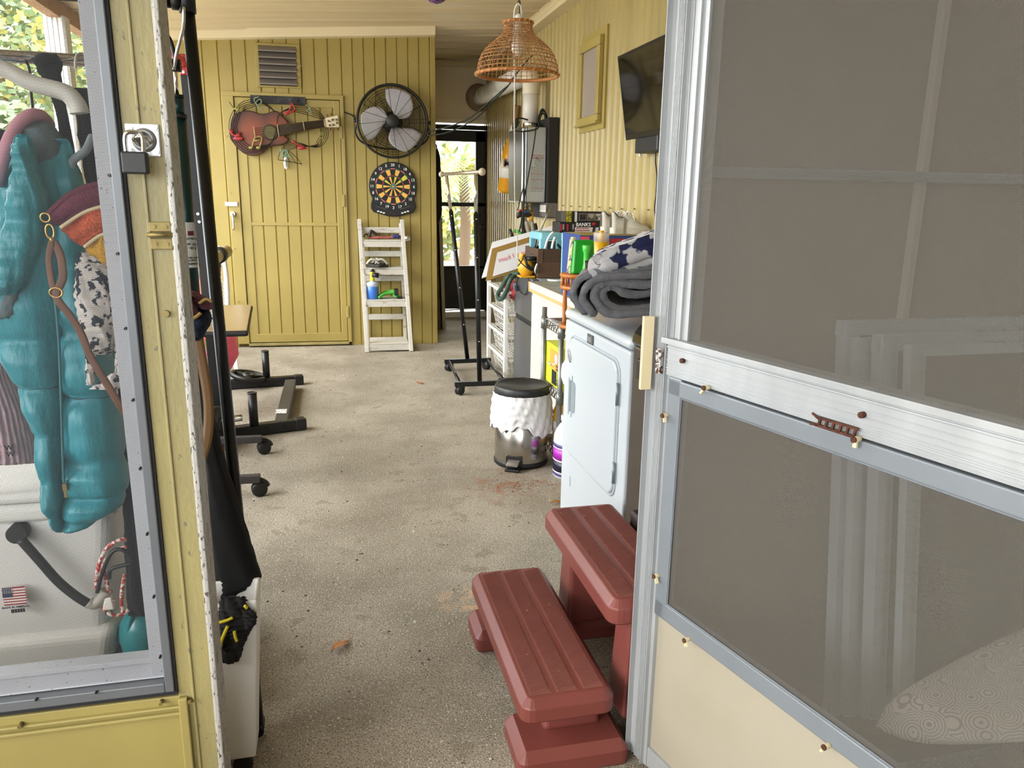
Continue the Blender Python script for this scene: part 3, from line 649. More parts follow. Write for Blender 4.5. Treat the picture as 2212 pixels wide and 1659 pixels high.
# cooler
co = thing('cooler', 'white plastic cooler with black carry handle and flag sticker behind the screen', 'cooler', P(120, 1300, Y=1.96))
COW = mat('cooler_white', '#cbc9c4', .45, var=.06, vs=3)
cz0 = P(100, 1446, Y=1.84).z; cz1 = P(100, 1096, Y=1.86).z; czm = P(150, 1365, Y=1.82).z
cx1 = P(268, 1250, Y=1.84).x; cx0 = -1.05
b = MB(); b.hexa([(cx0, 1.84, cz0+.02), (cx1-.055, 1.84, cz0+.02), (cx1-.055, 2.22, cz0+.02), (cx0, 2.22, cz0+.02)], [(cx0, 1.815, cz1), (cx1, 1.815, cz1), (cx1, 2.26, cz1), (cx0, 2.26, cz1)])
b.build('tub', COW, co, bev=.035, seg=5)
b = MB(); b.hexa([(cx0, 1.825, cz0), (cx1-.045, 1.825, cz0), (cx1-.045, 2.23, cz0), (cx0, 2.23, cz0)], [(cx0, 1.81, czm), (cx1-.022, 1.81, czm), (cx1-.022, 2.24, czm), (cx0, 2.24, czm)]); b.build('base', COW, co, bev=.03, seg=5)
b = MB(); b.box(cx0, cx1+.012, 1.8, 2.275, cz1-.012, cz1+.03); b.box(cx0, cx1+.004, 1.805, 2.27, cz1+.03, cz1+.06); b.build('lid', COW, co, bev=.014, seg=4)
q0 = P(38, 1152, Y=1.795); b = MB(); b.cyl((q0.x, 1.815, q0.z), (q0.x, 1.785, q0.z), .021, n=20); b.build('pivot', BLKP, co)
MB().tube([P(x, y, Y=1.788) for x, y in ((45, 1165), (85, 1210), (125, 1255), (165, 1288), (195, 1306))], .0105, 10, 6).build('handle', BLKP, co)
MB().tube([P(x, y, Y=1.785) for x, y in ((192, 1300), (205, 1305), (222, 1290), (232, 1275))], .013, 12, 4).build('grip', mat('grip_clear', '#9a958c', .4), co)
b = MB(); b.mi = 0; qa = P(2, 1273, Y=1.8); qb = P(57, 1306, Y=1.8); fx0, fx1, fz0, fz1 = qa.x, qb.x, qb.z, qa.z
for k in range(13):
    b.mi = k % 2; b.box(fx0, fx1, 1.804, 1.8055, fz0+(fz1-fz0)*k/13, fz0+(fz1-fz0)*(k+1)/13)
b.mi = 2; b.box(fx0, fx0+(fx1-fx0)*.42, 1.8028, 1.8045, fz0+(fz1-fz0)*6/13, fz1)
b.mi = 1
for i in range(6):
    for j in range(5): b.box(fx0+.001+i*.0037, fx0+.0022+i*.0037, 1.802, 1.8035, fz1-.0018-j*.0028, fz1-.0008-j*.0028)
fo = b.build('flag_sticker', [mat('flag_red', '#8e2230', .6), mat('flag_white', '#d8d2c8', .6), mat('flag_blue', '#1c2444', .6)], co)
text([('MADE IN AMERICA', .0066, frame(((fx0+fx1)/2, 1.8025, fz0-.005), (1,0,0)))], BLKP, reg(fo))
b = MB()
for k in range(16): b.box(fx0+.012+k*.0018, fx0+.013+k*.0018+.0006*(k % 3), 1.804, 1.8052, fz0-.02, fz0-.011)
b.build('barcode', BLKP, fo)
# extension cord, red and white
xc = thing('extension_cord', 'red and white braided cord coil with white plug beside the cooler', 'cord', P(240, 1230, Y=1.785))
CRD = mat('braided_cord', '#b8342f', .8, col2='#d8cfc6', vs=140, lo=.48, hi=.5)
for pts in ([(207, 1270), (212, 1225), (230, 1185), (262, 1165), (285, 1170)], [(214, 1280), (220, 1230), (240, 1195), (270, 1182), (285, 1185)], [(225, 1235), (232, 1265), (240, 1290), (246, 1300)], [(270, 1240), (264, 1270), (262, 1300), (266, 1325)], [(220, 1310), (240, 1328), (268, 1326), (278, 1316)]):
    MB().tube([P(x, y, Y=1.785-.008*(i % 2)) for i, (x, y) in enumerate(pts)], .0042, 8, 6).build('cord', CRD, xc)
MB().tube([P(x, y, Y=1.77) for x, y in ((210, 1280), (220, 1240), (240, 1195), (265, 1188), (285, 1215), (270, 1220), (240, 1230), (236, 1250))], .0045, 8, 6).build('black_cord', BLKP, xc)
q = P(232, 1312, Y=1.77); b = MB(); b.hexa([(q.x-.012, 1.77, q.z-.008), (q.x+.014, 1.77, q.z-.008), (q.x+.014, 1.792, q.z-.008), (q.x-.012, 1.792, q.z-.008)], [(q.x-.005, 1.773, q.z+.022), (q.x+.009, 1.773, q.z+.022), (q.x+.009, 1.788, q.z+.022), (q.x-.005, 1.788, q.z+.022)]); plg = reg(b.build('plug', mat('plug_white', '#d9d4ca', .5), xc, bev=.003))
b = MB(); b.box(q.x-.008, q.x-.005, 1.775, 1.777, q.z-.022, q.z-.008); b.box(q.x+.005, q.x+.008, 1.775, 1.777, q.z-.022, q.z-.008); b.build('prong', CHR, plg)
tb = thing('teal_bag', 'shiny teal stuff sack slumped low beside the cooler', 'bag', P(300, 1370, Y=1.84))
MB().grid(lambda u, v: V(P(312, 1370, Y=1.86))+V((.055*math.sin(math.pi*v)*math.cos(2*math.pi*u)*(1+.1*fbm(u*6, v*5)), .06*math.sin(math.pi*v)*math.sin(2*math.pi*u), -.085*math.cos(math.pi*v)+.006*fbm(u*9, v*7))), 30, 20, True).build('sack', mat('teal_nylon', '#1f7f86', .3, bump=.1, bs=30), tb)
MB().tube([P(285, 1325, Y=1.82), P(278, 1360, Y=1.82), P(276, 1400, Y=1.82)], .006, 8, 4).build('drawstring', mat('teal_nylon'), tb)
gs = thing('green_sack', 'dark maroon cloth heaped under the teal sack', 'cloth', P(270, 1420, Y=1.86))
MB().grid(lambda u, v: V(P(272, 1425, Y=1.9))+V((.07*math.sin(math.pi*v)*math.cos(2*math.pi*u), .05*math.sin(math.pi*v)*math.sin(2*math.pi*u), -.05*math.cos(math.pi*v)+.006*fbm(u*9, v*7))), 24, 14, True).build('heap', mat('maroon_cloth', '#3a1620', .9), gs)
# shelf carrying cooler etc.
shf = thing('low_bench', 'low dark bench under the cooler and bags', 'bench', (-.7, 2.04, 0))
b = MB(); zz = cz0-.012; b.box(-1.2, -.36, 1.76, 2.34, zz-.03, zz); b.build('top', mat('bench_dark', '#3a3532', .8), shf, bev=.004)
for i in (-1.15, -.40):
    for j in (1.8, 2.3): MB().box(i-.02, i+.02, j-.02, j+.02, 0, zz-.03).build('leg', mat('bench_dark'), shf)
# cap / headband cluster
cp = thing('knit_hat', 'plum and navy knitted headwear hanging at the post edge', 'hat', P(430, 680, Y=1.62))
PL = mat('plum_knit', '#7a4d5e', .9, var=.35, vs=180, bump=.6, bs=220); NV = mat('navy_knit', '#2a3550', .95, var=.4, vs=200, bump=.6, bs=220); TN = mat('tan_trim', '#a98f55', .9)
clothtube([(660, 400, 448), (690, 402, 458), (705, 405, 452), (725, 408, 440), (735, 410, 432)], 1.63, .035, 'crown', NV, cp, wr=.004, nv=40)
clothtube([(625, 392, 402), (640, 393, 412), (665, 396, 424), (680, 400, 433), (690, 414, 420)], 1.60, .02, 'band', PL, cp, wr=.003, nv=30)
clothtube([(628, 410, 420), (640, 412, 436), (650, 415, 455), (660, 428, 459), (668, 440, 459)], 1.625, .028, 'band', PL, cp, wr=.003, nv=30)
MB().tube([P(x, y, Y=1.578) for x, y in ((413, 690), (424, 684), (434, 676))], .0035, 6, 4).build('trim', TN, cp); MB().tube([P(x, y, Y=1.592) for x, y in ((430, 656), (445, 646), (458, 652))], .003, 6, 4).build('trim', TN, cp)
nb = thing('beaded_bag', 'dark netted bag with a tan rim hanging above the knitted headwear', 'bag', P(405, 610, Y=1.68))
clothtube([(594, 396, 410), (620, 394, 414), (650, 394, 418), (690, 398, 416)], 1.70, .03, 'bag_body', mat('net_black', '#15120f', .9, bump=.5, bs=200), nb, nv=30)
clothtube([(420, 388, 392), (470, 388, 396), (550, 390, 402), (592, 394, 408)], 1.70, .02, 'bag_top', mat('teal_orange', '#8a6a2f', .9, col2='#1f5a5c', vs=9, lo=.45, hi=.55), nb, nv=30)
MB().tube([P(395, 594, Y=1.67), P(409, 594, Y=1.67)], .003, 6, 1).build('rim', TN, nb)
bl = thing('leather_belt', 'tan leather belt looped down from the rack below the headwear', 'belt', P(450, 850, Y=1.66))
ribbon([(428, 730, 1.68), (438, 790, 1.67), (448, 850, 1.66), (451, 900, 1.65), (447, 950, 1.64), (437, 985, 1.64), (432, 998, 1.66)], .020, mat('belt_tan', '#7a5a35', .5), 'loop', bl, th=.004)
# black trousers
bk = thing('black_coat', 'long black velvet garment hanging beside the post, hem flaring over the floor', 'clothing', P(500, 1100, Y=1.74))
clothtube([(720, 420, 432), (800, 426, 446), (900, 436, 462), (1000, 444, 488), (1100, 452, 520), (1180, 458, 545), (1245, 465, 566), (1262, 468, 545), (1285, 472, 500), (1300, 474, 488)], 1.72, .035, 'drape', mat('black_velvet', '#050506', .95), bk, wr=.004, nv=60)
# white bin with gloves
wb = thing('white_bin', 'tall narrow white plastic bin on castors beside the entry post', 'bin', (-.26, 1.66, 0))
zt_ = P(545, 1293, Y=1.6).z; xb1 = P(553, 1640, Y=1.6).x; xt1 = P(556, 1300, Y=1.6).x
b = MB(); o_ = [(-.345, 1.59), (xt1, 1.59), (xt1, 1.70), (-.345, 1.70)]; ob_ = [(-.335, 1.60), (xb1, 1.60), (xb1, 1.69), (-.335, 1.69)]; e = .008
vs = [(x, y, .045) for x, y in ob_]+[(x, y, zt_) for x, y in o_]+[(x+(e if i in (0, 3) else -e), y+(e if i < 2 else -e), zt_) for i, (x, y) in enumerate(o_)]+[(x+(e if i in (0, 3) else -e), y+(e if i < 2 else -e), .06) for i, (x, y) in enumerate(ob_)]
fs = [(0,3,2,1)]+[(i, (i+1) % 4, 4+(i+1) % 4, 4+i) for i in range(4)]+[(4+i, 4+(i+1) % 4, 8+(i+1) % 4, 8+i) for i in range(4)]+[(8+i, 8+(i+1) % 4, 12+(i+1) % 4, 12+i) for i in range(4)]+[(12,13,14,15)]
b.add(vs, fs); b.build('tub', mat('bin_white', '#dad8d3', .4), wb, bev=.012, seg=4)
for i in (-.31, xb1-.03):
    for j in (1.615, 1.675): MB().cyl((i, j-.008, .022), (i, j+.008, .022), .022, n=14).build('castor', BLKP, wb)
gl = thing('work_gloves', 'black work gloves with yellow stripes stuffed over the rim of the white bin', 'gloves', P(510, 1360, Y=1.6))
GB = mat('glove_black', '#0b0b0c', .8, bump=.2, bs=80); GY = mat('glove_yellow', '#c9b91d', .7)
clothtube([(1290, 480, 530), (1305, 474, 534), (1325, 472, 553), (1345, 472, 553), (1365, 474, 540), (1390, 474, 527), (1420, 476, 520), (1428, 480, 510)], 1.592, .022, 'glove_palm', GB, gl, wr=.008, nv=40)
clothtube([(1318, 520, 545), (1330, 522, 556), (1342, 528, 553), (1360, 528, 540)], 1.575, .012, 'finger', GB, gl, wr=.004, nv=20)
for A in ([(473, 1345), (490, 1340), (503, 1334)], [(473, 1405), (480, 1380), (492, 1352)], [(506, 1362), (508, 1375), (512, 1385)], [(528, 1308), (534, 1314)]):
    MB().tube([P(x, y, Y=1.566) for x, y in A], .0035, 6, 4).build('stripe', GY, gl)
# ============================================================ gym corner, left middle distance
tp_ = thing('telescoping_pole', 'thick dark green telescoping pole with chrome tip and upside-down label', 'pole', (-.35, 2.5, 0))
TY = 2.5; GRN = mat('dark_green_paint', '#10302f', .3, .3)
a = P(383, 208, Y=TY); c = P(430, 790, Y=TY); rr_ = .0225
ax = (a-c).normalized()
def al(py): 
    t = (py-208)/(790-208); return a.lerp(c, t)
MB().cyl(al(250), al(690), .0200, n=24).build('outer_tube', GRN, tp_)
MB().cyl(al(205), al(252), .0165, n=24).build('inner_tube', GRN, tp_)
b = MB(); b.cyl(al(244), al(252), .0225, n=24); b.cyl(al(205), al(210), .0185, n=24); b.build('collar', BLKP, tp_)
MB().cyl(al(140), al(206), .0055, n=16).build('chrome_tip', CHR, tp_)
e = al(1450); e = a+(c-a)*((a.z-.0)/(a.z-c.z))
MB().cyl(al(688), e, .0155, n=20).build('lower_tube', mat('green_black', '#16191b', .35, .3), tp_)
b = MB(); nrm = V((.35, -.93, 0)).normalized(); sd = V((.93, .35, 0)).normalized()
m0, m1 = al(468), al(566); dn = (m1-m0).normalized()
def lab(u, v, o=0): q = m0.lerp(m1, v); return q+(nrm*math.cos(u)+sd*math.sin(u))*(.0204+o)
MB().grid(lambda u, v: lab(-.9+1.8*u, v), 10, 4).build('label', mat('label_grey', '#b9bab6', .5), tp_)
b = MB(); b.grid(lambda u, v: lab(-.3+.9*u, .19+.10*v, .0006), 6, 2); b.build('warning_panel', mat('label_red', '#5b1512', .5), tp_)
MT = frame(lab(.15, .9, .001), -sd*1.0, V((0,0,-1)))
def lt_(s, v, size): return (s, size, frame(lab(.15, v, .0012), -sd, (0,0,-1)))
text([lt_('Telescop', .92, .011), lt_('Lower to', .84, .009), lt_('with One', .78, .008), lt_('3 m -', .57, .012), lt_('191 cm', .48, .011), lt_('Unlock', .36, .010)], BLKP, tp_)
# squat rack
sr = thing('squat_rack', 'black steel squat rack with red grip bracket and stub posts on its feet', 'exercise rack', (-.6, 4.7, 0))
BK2 = mat('rack_black', '#1b1b1c', .42, .2, var=.2, vs=10)
UY = 4.24
a1 = P(398, 118, Y=UY); a2 = P(452, 640, Y=UY)
def foot(p0, p1, y):
    A = P(*p0, Z=.06); C = P(*p1, Z=.06)
    return A, C
f1 = P(655, 905, Z=.06); f1b = f1+V((-.85, .06*0, 0)); f1b = P(492, 925, Z=.06)
dr1 = (f1b-f1).normalized(); f1e = f1+dr1*.62
f2 = P(651, 812, Z=.06); f2b = P(497, 822, Z=.06); dr2 = (f2b-f2).normalized(); f2e = f2+dr2*.70
for A, Bq in ((f1, f1e), (f2, f2e)):
    ft_o = reg(MB().bar((A.x, A.y, .035), (Bq.x, Bq.y, .035), .06, .06).build('foot', BK2, sr, bev=.006))
    d = (Bq-A).normalized(); MB().bar((A.x-d.x*.012, A.y-d.y*.012, .036), (A.x+d.x*.05, A.y+d.y*.05, .036), .066, .066).build('end_cap', BLKP, ft_o, bev=.008)
    b = MB()
    for k in (.10, .2): q = A+d*k; b.cyl((q.x, q.y-.034, .035), (q.x, q.y-.04, .035), .009, n=10)
    b.build('bolt', BLK, ft_o)
for bq, tq in (((549, 918), (549, 848)), ((576, 815), (573, 758))):
    q = P(*bq, Z=.065); h = P(*tq, Y=q.y).z
    b = MB(); b.cyl((q.x, q.y, .06), (q.x, q.y, h), .024, n=20, cap=True); b.lathe([(.025, h-.004), (.026, h+.002), (.020, h+.002), (.019, h-.02)], (q.x, q.y, 0), n=20)
    b.build('stub_post', BK2, sr)
q0 = P(628, 820, Z=.06); q1 = P(606, 915, Z=.06)
MB().bar((q0.x, q0.y-.02, .042), (q1.x, q1.y+.03, .042), .07, .05).build('cross_bar', mat('cross_grey', '#3c3c3e', .45, .2), sr, bev=.004)
q = P(607, 888, Z=.07); MB().box(q.x-.03, q.x+.032, q.y-.045, q.y+.045, .0675, .0695).build('sticker', mat('sticker_white', '#cfcfca', .6, spots=[('#55555a', 90, .55)]), sr)
MB().bar((a1.x, UY, a1.z), (a2.x+.0, UY, .065), .05, .05).build('upright', BK2, sr, bev=.004)
MB().bar((f1e.x, f1e.y, .07), (f1e.x, f1e.y, .35), .05).build('upright_stub', BK2, sr, bev=.004)
MB().bar((f2e.x, f2e.y, .04), (f1e.x, f1e.y, .04), .05).build('back_bar', BK2, sr, bev=.004)
MB().bar((a2.x, UY, .04), (f1e.x, f1e.y, .04), .05).build('link_bar', BK2, sr)
MB().bar((f2.x-.55, f2.y, .16), (f2.x-.44, f2.y, .07), .05, .012).build('gusset', BK2, sr)
q0 = P(388, 117, Y=UY-.03); q1 = P(404, 162, Y=UY-.03)
rpo = reg(MB().box(q0.x-.005, q1.x+.005, UY-.034, UY-.026, q1.z, q0.z).build('red_plate', RED, sr, bev=.004))
MB().tube([P(395, 140, Y=UY-.04), P(388, 128, Y=UY-.06), P(370, 112, Y=UY-.1), P(345, 88, Y=UY-.16), P(310, 60, Y=UY-.2)], .018, 12, 5).build('red_grip', mat('red_grip', '#c5443c', .5), rpo)
b = MB()
for px, py in ((392, 124), (396, 156), (428, 462), (431, 479)): q = P(px, py, Y=UY-.03); b.cyl((q.x, UY-.02, q.z), (q.x, UY-.04, q.z), .008, n=8)
b.build('bolt', STL, sr)
# weight plates and dumbbell
wp = thing('weight_plate', 'black weight plate with openings lying on the rack foot behind', 'weight plate', P(535, 812, Z=.07))
q = P(537, 812, Z=.08); b = MB(); b.M = Matrix.Translation(q) @ Matrix.Rotation(R(12), 4, 'Y')
b.lathe([(.10, -.012), (.122, -.014), (.126, 0), (.122, .014), (.10, .012), (.10, -.012)], n=36); b.lathe([(.018, -.014), (.042, -.014), (.042, .016), (.018, .016), (.018, -.014)], n=20)
for k in range(3): a = k*2.094+.5; b.bar((.035*math.cos(a), .035*math.sin(a), 0), (.105*math.cos(a), .105*math.sin(a), 0), .035, .016)
b.build('plate', BK2, wp)
w2 = thing('dumbbell', 'chrome handled dumbbell with black plates on the floor behind the black garment', 'dumbbell', P(480, 940, Z=0))
q = V((P(474, 960, Z=0).x, 4.09, 0)); b = MB(); b.M = Matrix.Translation((q.x, q.y, .115)) @ Matrix.Rotation(R(12), 4, 'Z')
c_ = MB(b.M); c_.cyl((.0, 0, .03), (.13, .02, .03), .018, n=16); c_.build('handle', CHR, w2)
b.lathe([(.03, -.02), (.105, -.02), (.11, 0), (.105, .02), (.03, .02)], (0, 0, 0), (1, -.5, 0), 30); b.lathe([(.03, -.015), (.075, -.015), (.078, 0), (.075, .015), (.03, .015)], (-.06, .04, .05), (1, -.4, .1), 26)
b.build('plate', BK2, w2)
b = MB(Matrix.Translation((q.x, q.y, .115)))
b.lathe([(.012, -.026), (.03, -.026), (.03, .026), (.012, .026)], (0, 0, 0), (1, -.5, 0), 20); b.build('hub', BLK, w2)
# rolling overbed table
ot = thing('overbed_table', 'beige rolling overbed table on a castored black base', 'table', (-.5, 3.6, 0))
z = .765
T = [P(444, 660, Z=z), P(543, 658, Z=z), P(533, 713, Z=z), P(440, 716, Z=z)]
x1 = T[1].x; ya, yb = T[2].y, T[1].y
T = [(-.95, ya), (T[2].x, ya), (T[1].x, yb), (-.95, yb)]
b = MB(); b.prism(T, lambda a, c: (a, c, z-.004), lambda a, c: (a, c, z)); b.build('top', mat('beige_laminate', '#957f60', .18, var=.15, vs=4), ot, bev=.003)
e_ = [((a-(-.6))*1.0+(-.6)+(.006 if a > -.9 else -.006), c+(-.008 if c == ya else .008)) for a, c in T]
b = MB(); b.prism(e_, lambda a, c: (a, c, z-.026), lambda a, c: (a, c, z-.0035)); b.build('edge', BLKP, ot, bev=.010, seg=3)
MB().bar((-.72, 3.64, .05), (-.72, 3.64, z-.03), .05, .05).build('column', BLK, ot)
c1 = P(570, 962, Z=.045); c2 = P(560, 1050, Z=.045)
b1 = P(566, 948, Z=.085); b2 = P(562, 1033, Z=.085)
for nm, bb in (('rear_bar', b1), ('front_bar', b2)): MB().bar((bb.x+.0, bb.y, .085), (-.76, bb.y+.02, .085), .035, .035).build('base_bar', mat('base_grey', '#3b3738', .5, .2, var=.2, vs=20), ot, bev=.003)
MB().bar((-.72, b1.y+.02, .085), (-.72, b2.y+.0, .085), .04, .035).build('base_bar', BLK, ot)
def castor(x, y, r, parent, ang=0, top=.085):
    Mx = Matrix.Translation((x, y, 0)) @ Matrix.Rotation(ang, 4, 'Z'); b = MB(Mx)
    b.lathe([(.3*r, -.02), (.85*r, -.02), (r, -.015), (r, -.006), (.8*r, -.004), (.8*r, .004), (r, .006), (r, .015), (.85*r, .02), (.3*r, .02)], (0, 0, r), (0, 1, 0), 24); wheel = b; b = MB(Mx)
    b.box(-.25*r, .7*r, -.006, .006, r, 2.1*r); b.tube([(-.6*r, 0, 1.85*r), (.1*r, 0, 2.15*r), (.8*r, 0, 1.7*r), (1.05*r, 0, 1.2*r)], .012, 8, 4); b.cyl((.1*r, 0, 2*r), (.1*r, 0, max(top, 2.1*r)), .008)
    o = reg(b.build('castor', BLKP, parent)); wheel.build('wheel', BLKP, o); return o
castor(c1.x, c1.y, .034, ot, .2); castor(c2.x, c2.y, .034, ot, .2)
castor(-.74, c1.y, .034, ot, .2); castor(-.74, c2.y, .034, ot, .2)
# pink inflatable
pf = thing('pink_inflatable', 'deflated glossy pink pool inflatable on the floor under the table', 'pool float', P(480, 815, Z=.05))
PK = mat('pink_vinyl', '#f2607e', .35, var=.15, vs=4); PK2 = mat('hot_pink_vinyl', '#e0368a', .35)
def lobe(rows, Y, dep, m): return clothtube(rows, Y, dep, 'lobe', m, pf, wr=.004, nv=40, power=.9)
lobe([(700, 470, 500), (730, 464, 512), (765, 462, 516), (790, 464, 504), (815, 466, 488), (832, 468, 474)], 4.9, .10, PK)
lobe([(700, 455, 466), (725, 447, 470), (765, 446, 474), (800, 456, 474), (825, 466, 475), (834, 468, 472)], 4.75, .06, PK2)
lobe([(735, 405, 418), (770, 408, 421), (800, 412, 420), (815, 416, 419)], 4.7, .05, PK2)
lobe([(700, 440, 460), (715, 440, 458), (735, 442, 452)], 4.85, .04, mat('red_vinyl', '#c22a3c', .4))
# white lattice chair with floral towel and tube
lc = thing('plastic_lattice', 'white plastic folding chair back with lattice leaning by the shed', 'chair', P(480, 600, Y=5.9))
A = P(470, 536, Y=5.9); C = P(494, 662, Y=5.9)
b = MB(); b.tube([P(492, 664, Y=5.9), P(489, 600, Y=5.9), P(480, 545, Y=5.9), P(466, 536, Y=5.9), P(440, 536, Y=5.9)], .018, 8, 5); b.tube([P(476, 664, Y=5.9), P(473, 560, Y=5.9)], .016, 8); b.build('frame', WHT, lc)
b = MB()
for py in range(612, 660, 7): b.bar(P(474, py, Y=5.9), P(491, py+1, Y=5.9), .008)
for px in (480, 485): b.bar(P(px-1, 606, Y=5.9), P(px+2, 660, Y=5.9), .008)
b.build('lattice', WHT, lc)
b = MB(); g0 = P(492, 664, Y=5.9)
b.bar(g0, (g0.x+.03, 5.9, 0), .03); b.bar((g0.x-.4, 5.9, .4), (g0.x-.4, 5.9, 0), .03); b.bar((g0.x-.4, 5.9, .4), (g0.x, 5.9, .4), .03); b.build('leg', WHT, lc)
ro = thing('foam_roll', 'beige foam roller with black end ring lying across the chair top', 'roller', P(470, 550, Y=5.7))
e0 = P(474, 551, Y=5.55); e1 = P(489, 543, Y=5.72)
MB().cyl(e0+(e0-e1)*2.5, e1, .042, n=20).build('roll', mat('beige_foam', '#b3a27a', .6), ro); MB().cyl(e0-(e1-e0)*.3, e0+(e1-e0)*.12, .054, n=20).build('end_ring', BLKP, ro)
tw = thing('floral_towel', 'orange and dark green tropical print towel draped over the chair back', 'towel', P(450, 600, Y=5.6))
FLM = mat('floral_print', '#2c3a34', .9, spots=[('#d9552f', 9, .50), ('#c7743f', 16, .58), ('#e7a0a0', 24, .66)], stretch=(1.2,1,.8))
clothtube([(553, 430, 462), (565, 428, 478), (600, 430, 476), (640, 434, 480), (665, 440, 482)], 5.6, .03, 'drape', FLM, tw, wr=.01, nv=40)
# ============================================================ things on the shed wall
def S(x, y, d=0): return L(x, y, SM, -d)
def onwall(name, label, cat, x, y): q = S(x, y, .0); g = SM @ V((q.x, 0, q.z)); return thing(name, label, cat, g, SRZ)
# louvre vent
vt = onwall('wall_vent', 'square yellow framed louvre vent with grey slats above the shed door', 'vent', 600, 142)
a = S(550, 92); c = S(652, 192); i0 = S(558, 98); i1 = S(643, 187)
b = MB(SM); b.box(a.x, i0.x, -.014, 0, c.z, a.z); b.box(i1.x, c.x, -.014, 0, c.z, a.z); b.box(a.x, c.x, -.0145, 0, i0.z, a.z); b.box(a.x, c.x, -.0145, 0, c.z, i1.z)
b.build('frame', YEL, vt, bev=.004)
MB(SM).box(i0.x, i1.x, -.001, .0, i1.z, i0.z).build('backing', mat('vent_dark', '#2e2824', .8), vt)
sh = (i0.z-i1.z)/6; VG = mat('louvre_grey', '#77706a', .5)
for k in range(6):
    z = i1.z+sh*k; b = MB(SM)
    b.hexa([(i0.x, -.045, z+.004), (i1.x, -.045, z+.004), (i1.x, -.005, z+sh*.95), (i0.x, -.005, z+sh*.95)], [(i0.x, -.045, z+.012), (i1.x, -.045, z+.012), (i1.x, -.005, z+sh*1.03), (i0.x, -.005, z+sh*1.03)])
    b.box(i0.x, i1.x, -.048, -.042, z+.002, z+.013); b.build('slat', [VG], vt)
b = MB(SM)
for px, py in ((556, 95), (600, 95), (646, 95), (554, 143), (650, 143), (558, 190), (602, 190), (648, 188)): q = S(px, py); b.cyl((q.x, -.018, q.z), (q.x, -.013, q.z), .006, n=8)
b.build('screw', YEL, vt)
# black coat-hook bar
hk = onwall('hook_rail', 'short black metal rail fixed across the top of the shed door', 'rail', 600, 218)
a = S(541, 206); c = S(661, 228); MB(SM).box(a.x, c.x, -.03, -.012, c.z, a.z).build('plate', mat('scuffed_black', '#1a1a1c', .5, .2, col2='#4a4a4c', vs=14, lo=.55, hi=.8), hk, bev=.002)
b = MB(SM)
for px in (555, 641): q = S(px, 218); b.cyl((q.x, -.03, q.z), (q.x, -.045, q.z), .012, n=10)
b.build('hook', BLK, hk)
# guitar wall art
ga = onwall('guitar_wall_art', 'metal guitar wall art with curling music staff and notes on the shed door', 'wall art', 600, 280)
WD = mat('sunburst', '#9a4a22', .45, bump=.05, stretch=(.6,1,2.5))
nt = WD.node_tree; N = nt.nodes; tcw = N.new('ShaderNodeTexCoord'); mins = []
for px_, py_ in ((545, 289), (600, 279)):      # the maker's sunburst: dark rim, orange heart
    c_ = S(px_, py_, .075); rr_ = S(600, 280)
    vd = N.new('ShaderNodeVectorMath'); vd.operation = 'DISTANCE'; vd.inputs[1].default_value = (c_.x-rr_.x, -.075, c_.z-rr_.z)
    nt.links.new(tcw.outputs['Object'], vd.inputs[0])
    mu = N.new('ShaderNodeMath'); mu.operation = 'MULTIPLY'; mu.inputs[1].default_value = 1 if px_ < 560 else 1.35; nt.links.new(vd.outputs['Value'], mu.inputs[0]); mins.append(mu)
mn = N.new('ShaderNodeMath'); mn.operation = 'MINIMUM'; nt.links.new(mins[0].outputs[0], mn.inputs[0]); nt.links.new(mins[1].outputs[0], mn.inputs[1])
mr_ = N.new('ShaderNodeMapRange'); mr_.inputs[1].default_value = .06; mr_.inputs[2].default_value = .19; nt.links.new(mn.outputs[0], mr_.inputs[0])
mxw = N.new('ShaderNodeMix'); mxw.data_type = 'RGBA'; mxw.inputs[6].default_value = lin('#7a3716'); mxw.inputs[7].default_value = lin('#33180f'); nt.links.new(mr_.outputs[0], mxw.inputs[0]); nt.links.new(mxw.outputs[2], N['Principled BSDF'].inputs['Base Color'])
GO = [(499, 300), (500, 275), (505, 256), (518, 244), (535, 240), (552, 243), (565, 248), (580, 246), (595, 241), (605, 245), (614, 255), (622, 263), (624, 272), (616, 282), (617, 296), (624, 300), (622, 308), (610, 314), (596, 315), (583, 318), (572, 328), (560, 335), (546, 337), (530, 333), (518, 322), (508, 312)]
pts = [S(x, y) for x, y in GO]
cat_ = catmull([V((q.x, 0, q.z)) for q in pts]+[V((pts[0].x, 0, pts[0].z))], 3)[:-1]
poly = [(q.x, q.z) for q in cat_]
MB(SM).prism(poly, lambda a, c: (a, -.075, c), lambda a, c: (a, -.018, c)).build('body', WD, ga, bev=.012, seg=3); gbo = reg(ga.children[-1])
q = S(584, 286, .08); hr = .048
b = MB(SM); b.lathe([(hr, .004), (hr-.012, .001), (0, .001)], (q.x, -.0745, q.z), (0,-1,0), 28); b.build('sound_hole', mat('hole_olive', '#6a6433', .6), gbo)
b = MB(SM); b.lathe([(hr, 0), (hr+.012, .003), (hr+.016, 0)], (q.x, -.076, q.z), (0,-1,0), 28); b.build('rosette', mat('rosette', '#3a2418', .6), gbo)
n0, n1, n2, n3 = S(600, 270, .09), S(702, 258, .09), S(702, 273, .09), S(602, 294, .09)
b = MB(SM); b.prism([(n0.x, n0.z), (n1.x, n1.z), (n2.x, n2.z), (n3.x, n3.z)], lambda a, c: (a, -.095, c), lambda a, c: (a, -.06, c)); b.build('neck', mat('neck_brown', '#4a3820', .6, var=.3, vs=40), ga, bev=.003)
h = [S(x, y, .09) for x, y in ((700, 259), (704, 255), (730, 249), (733, 275), (706, 275), (700, 272))]
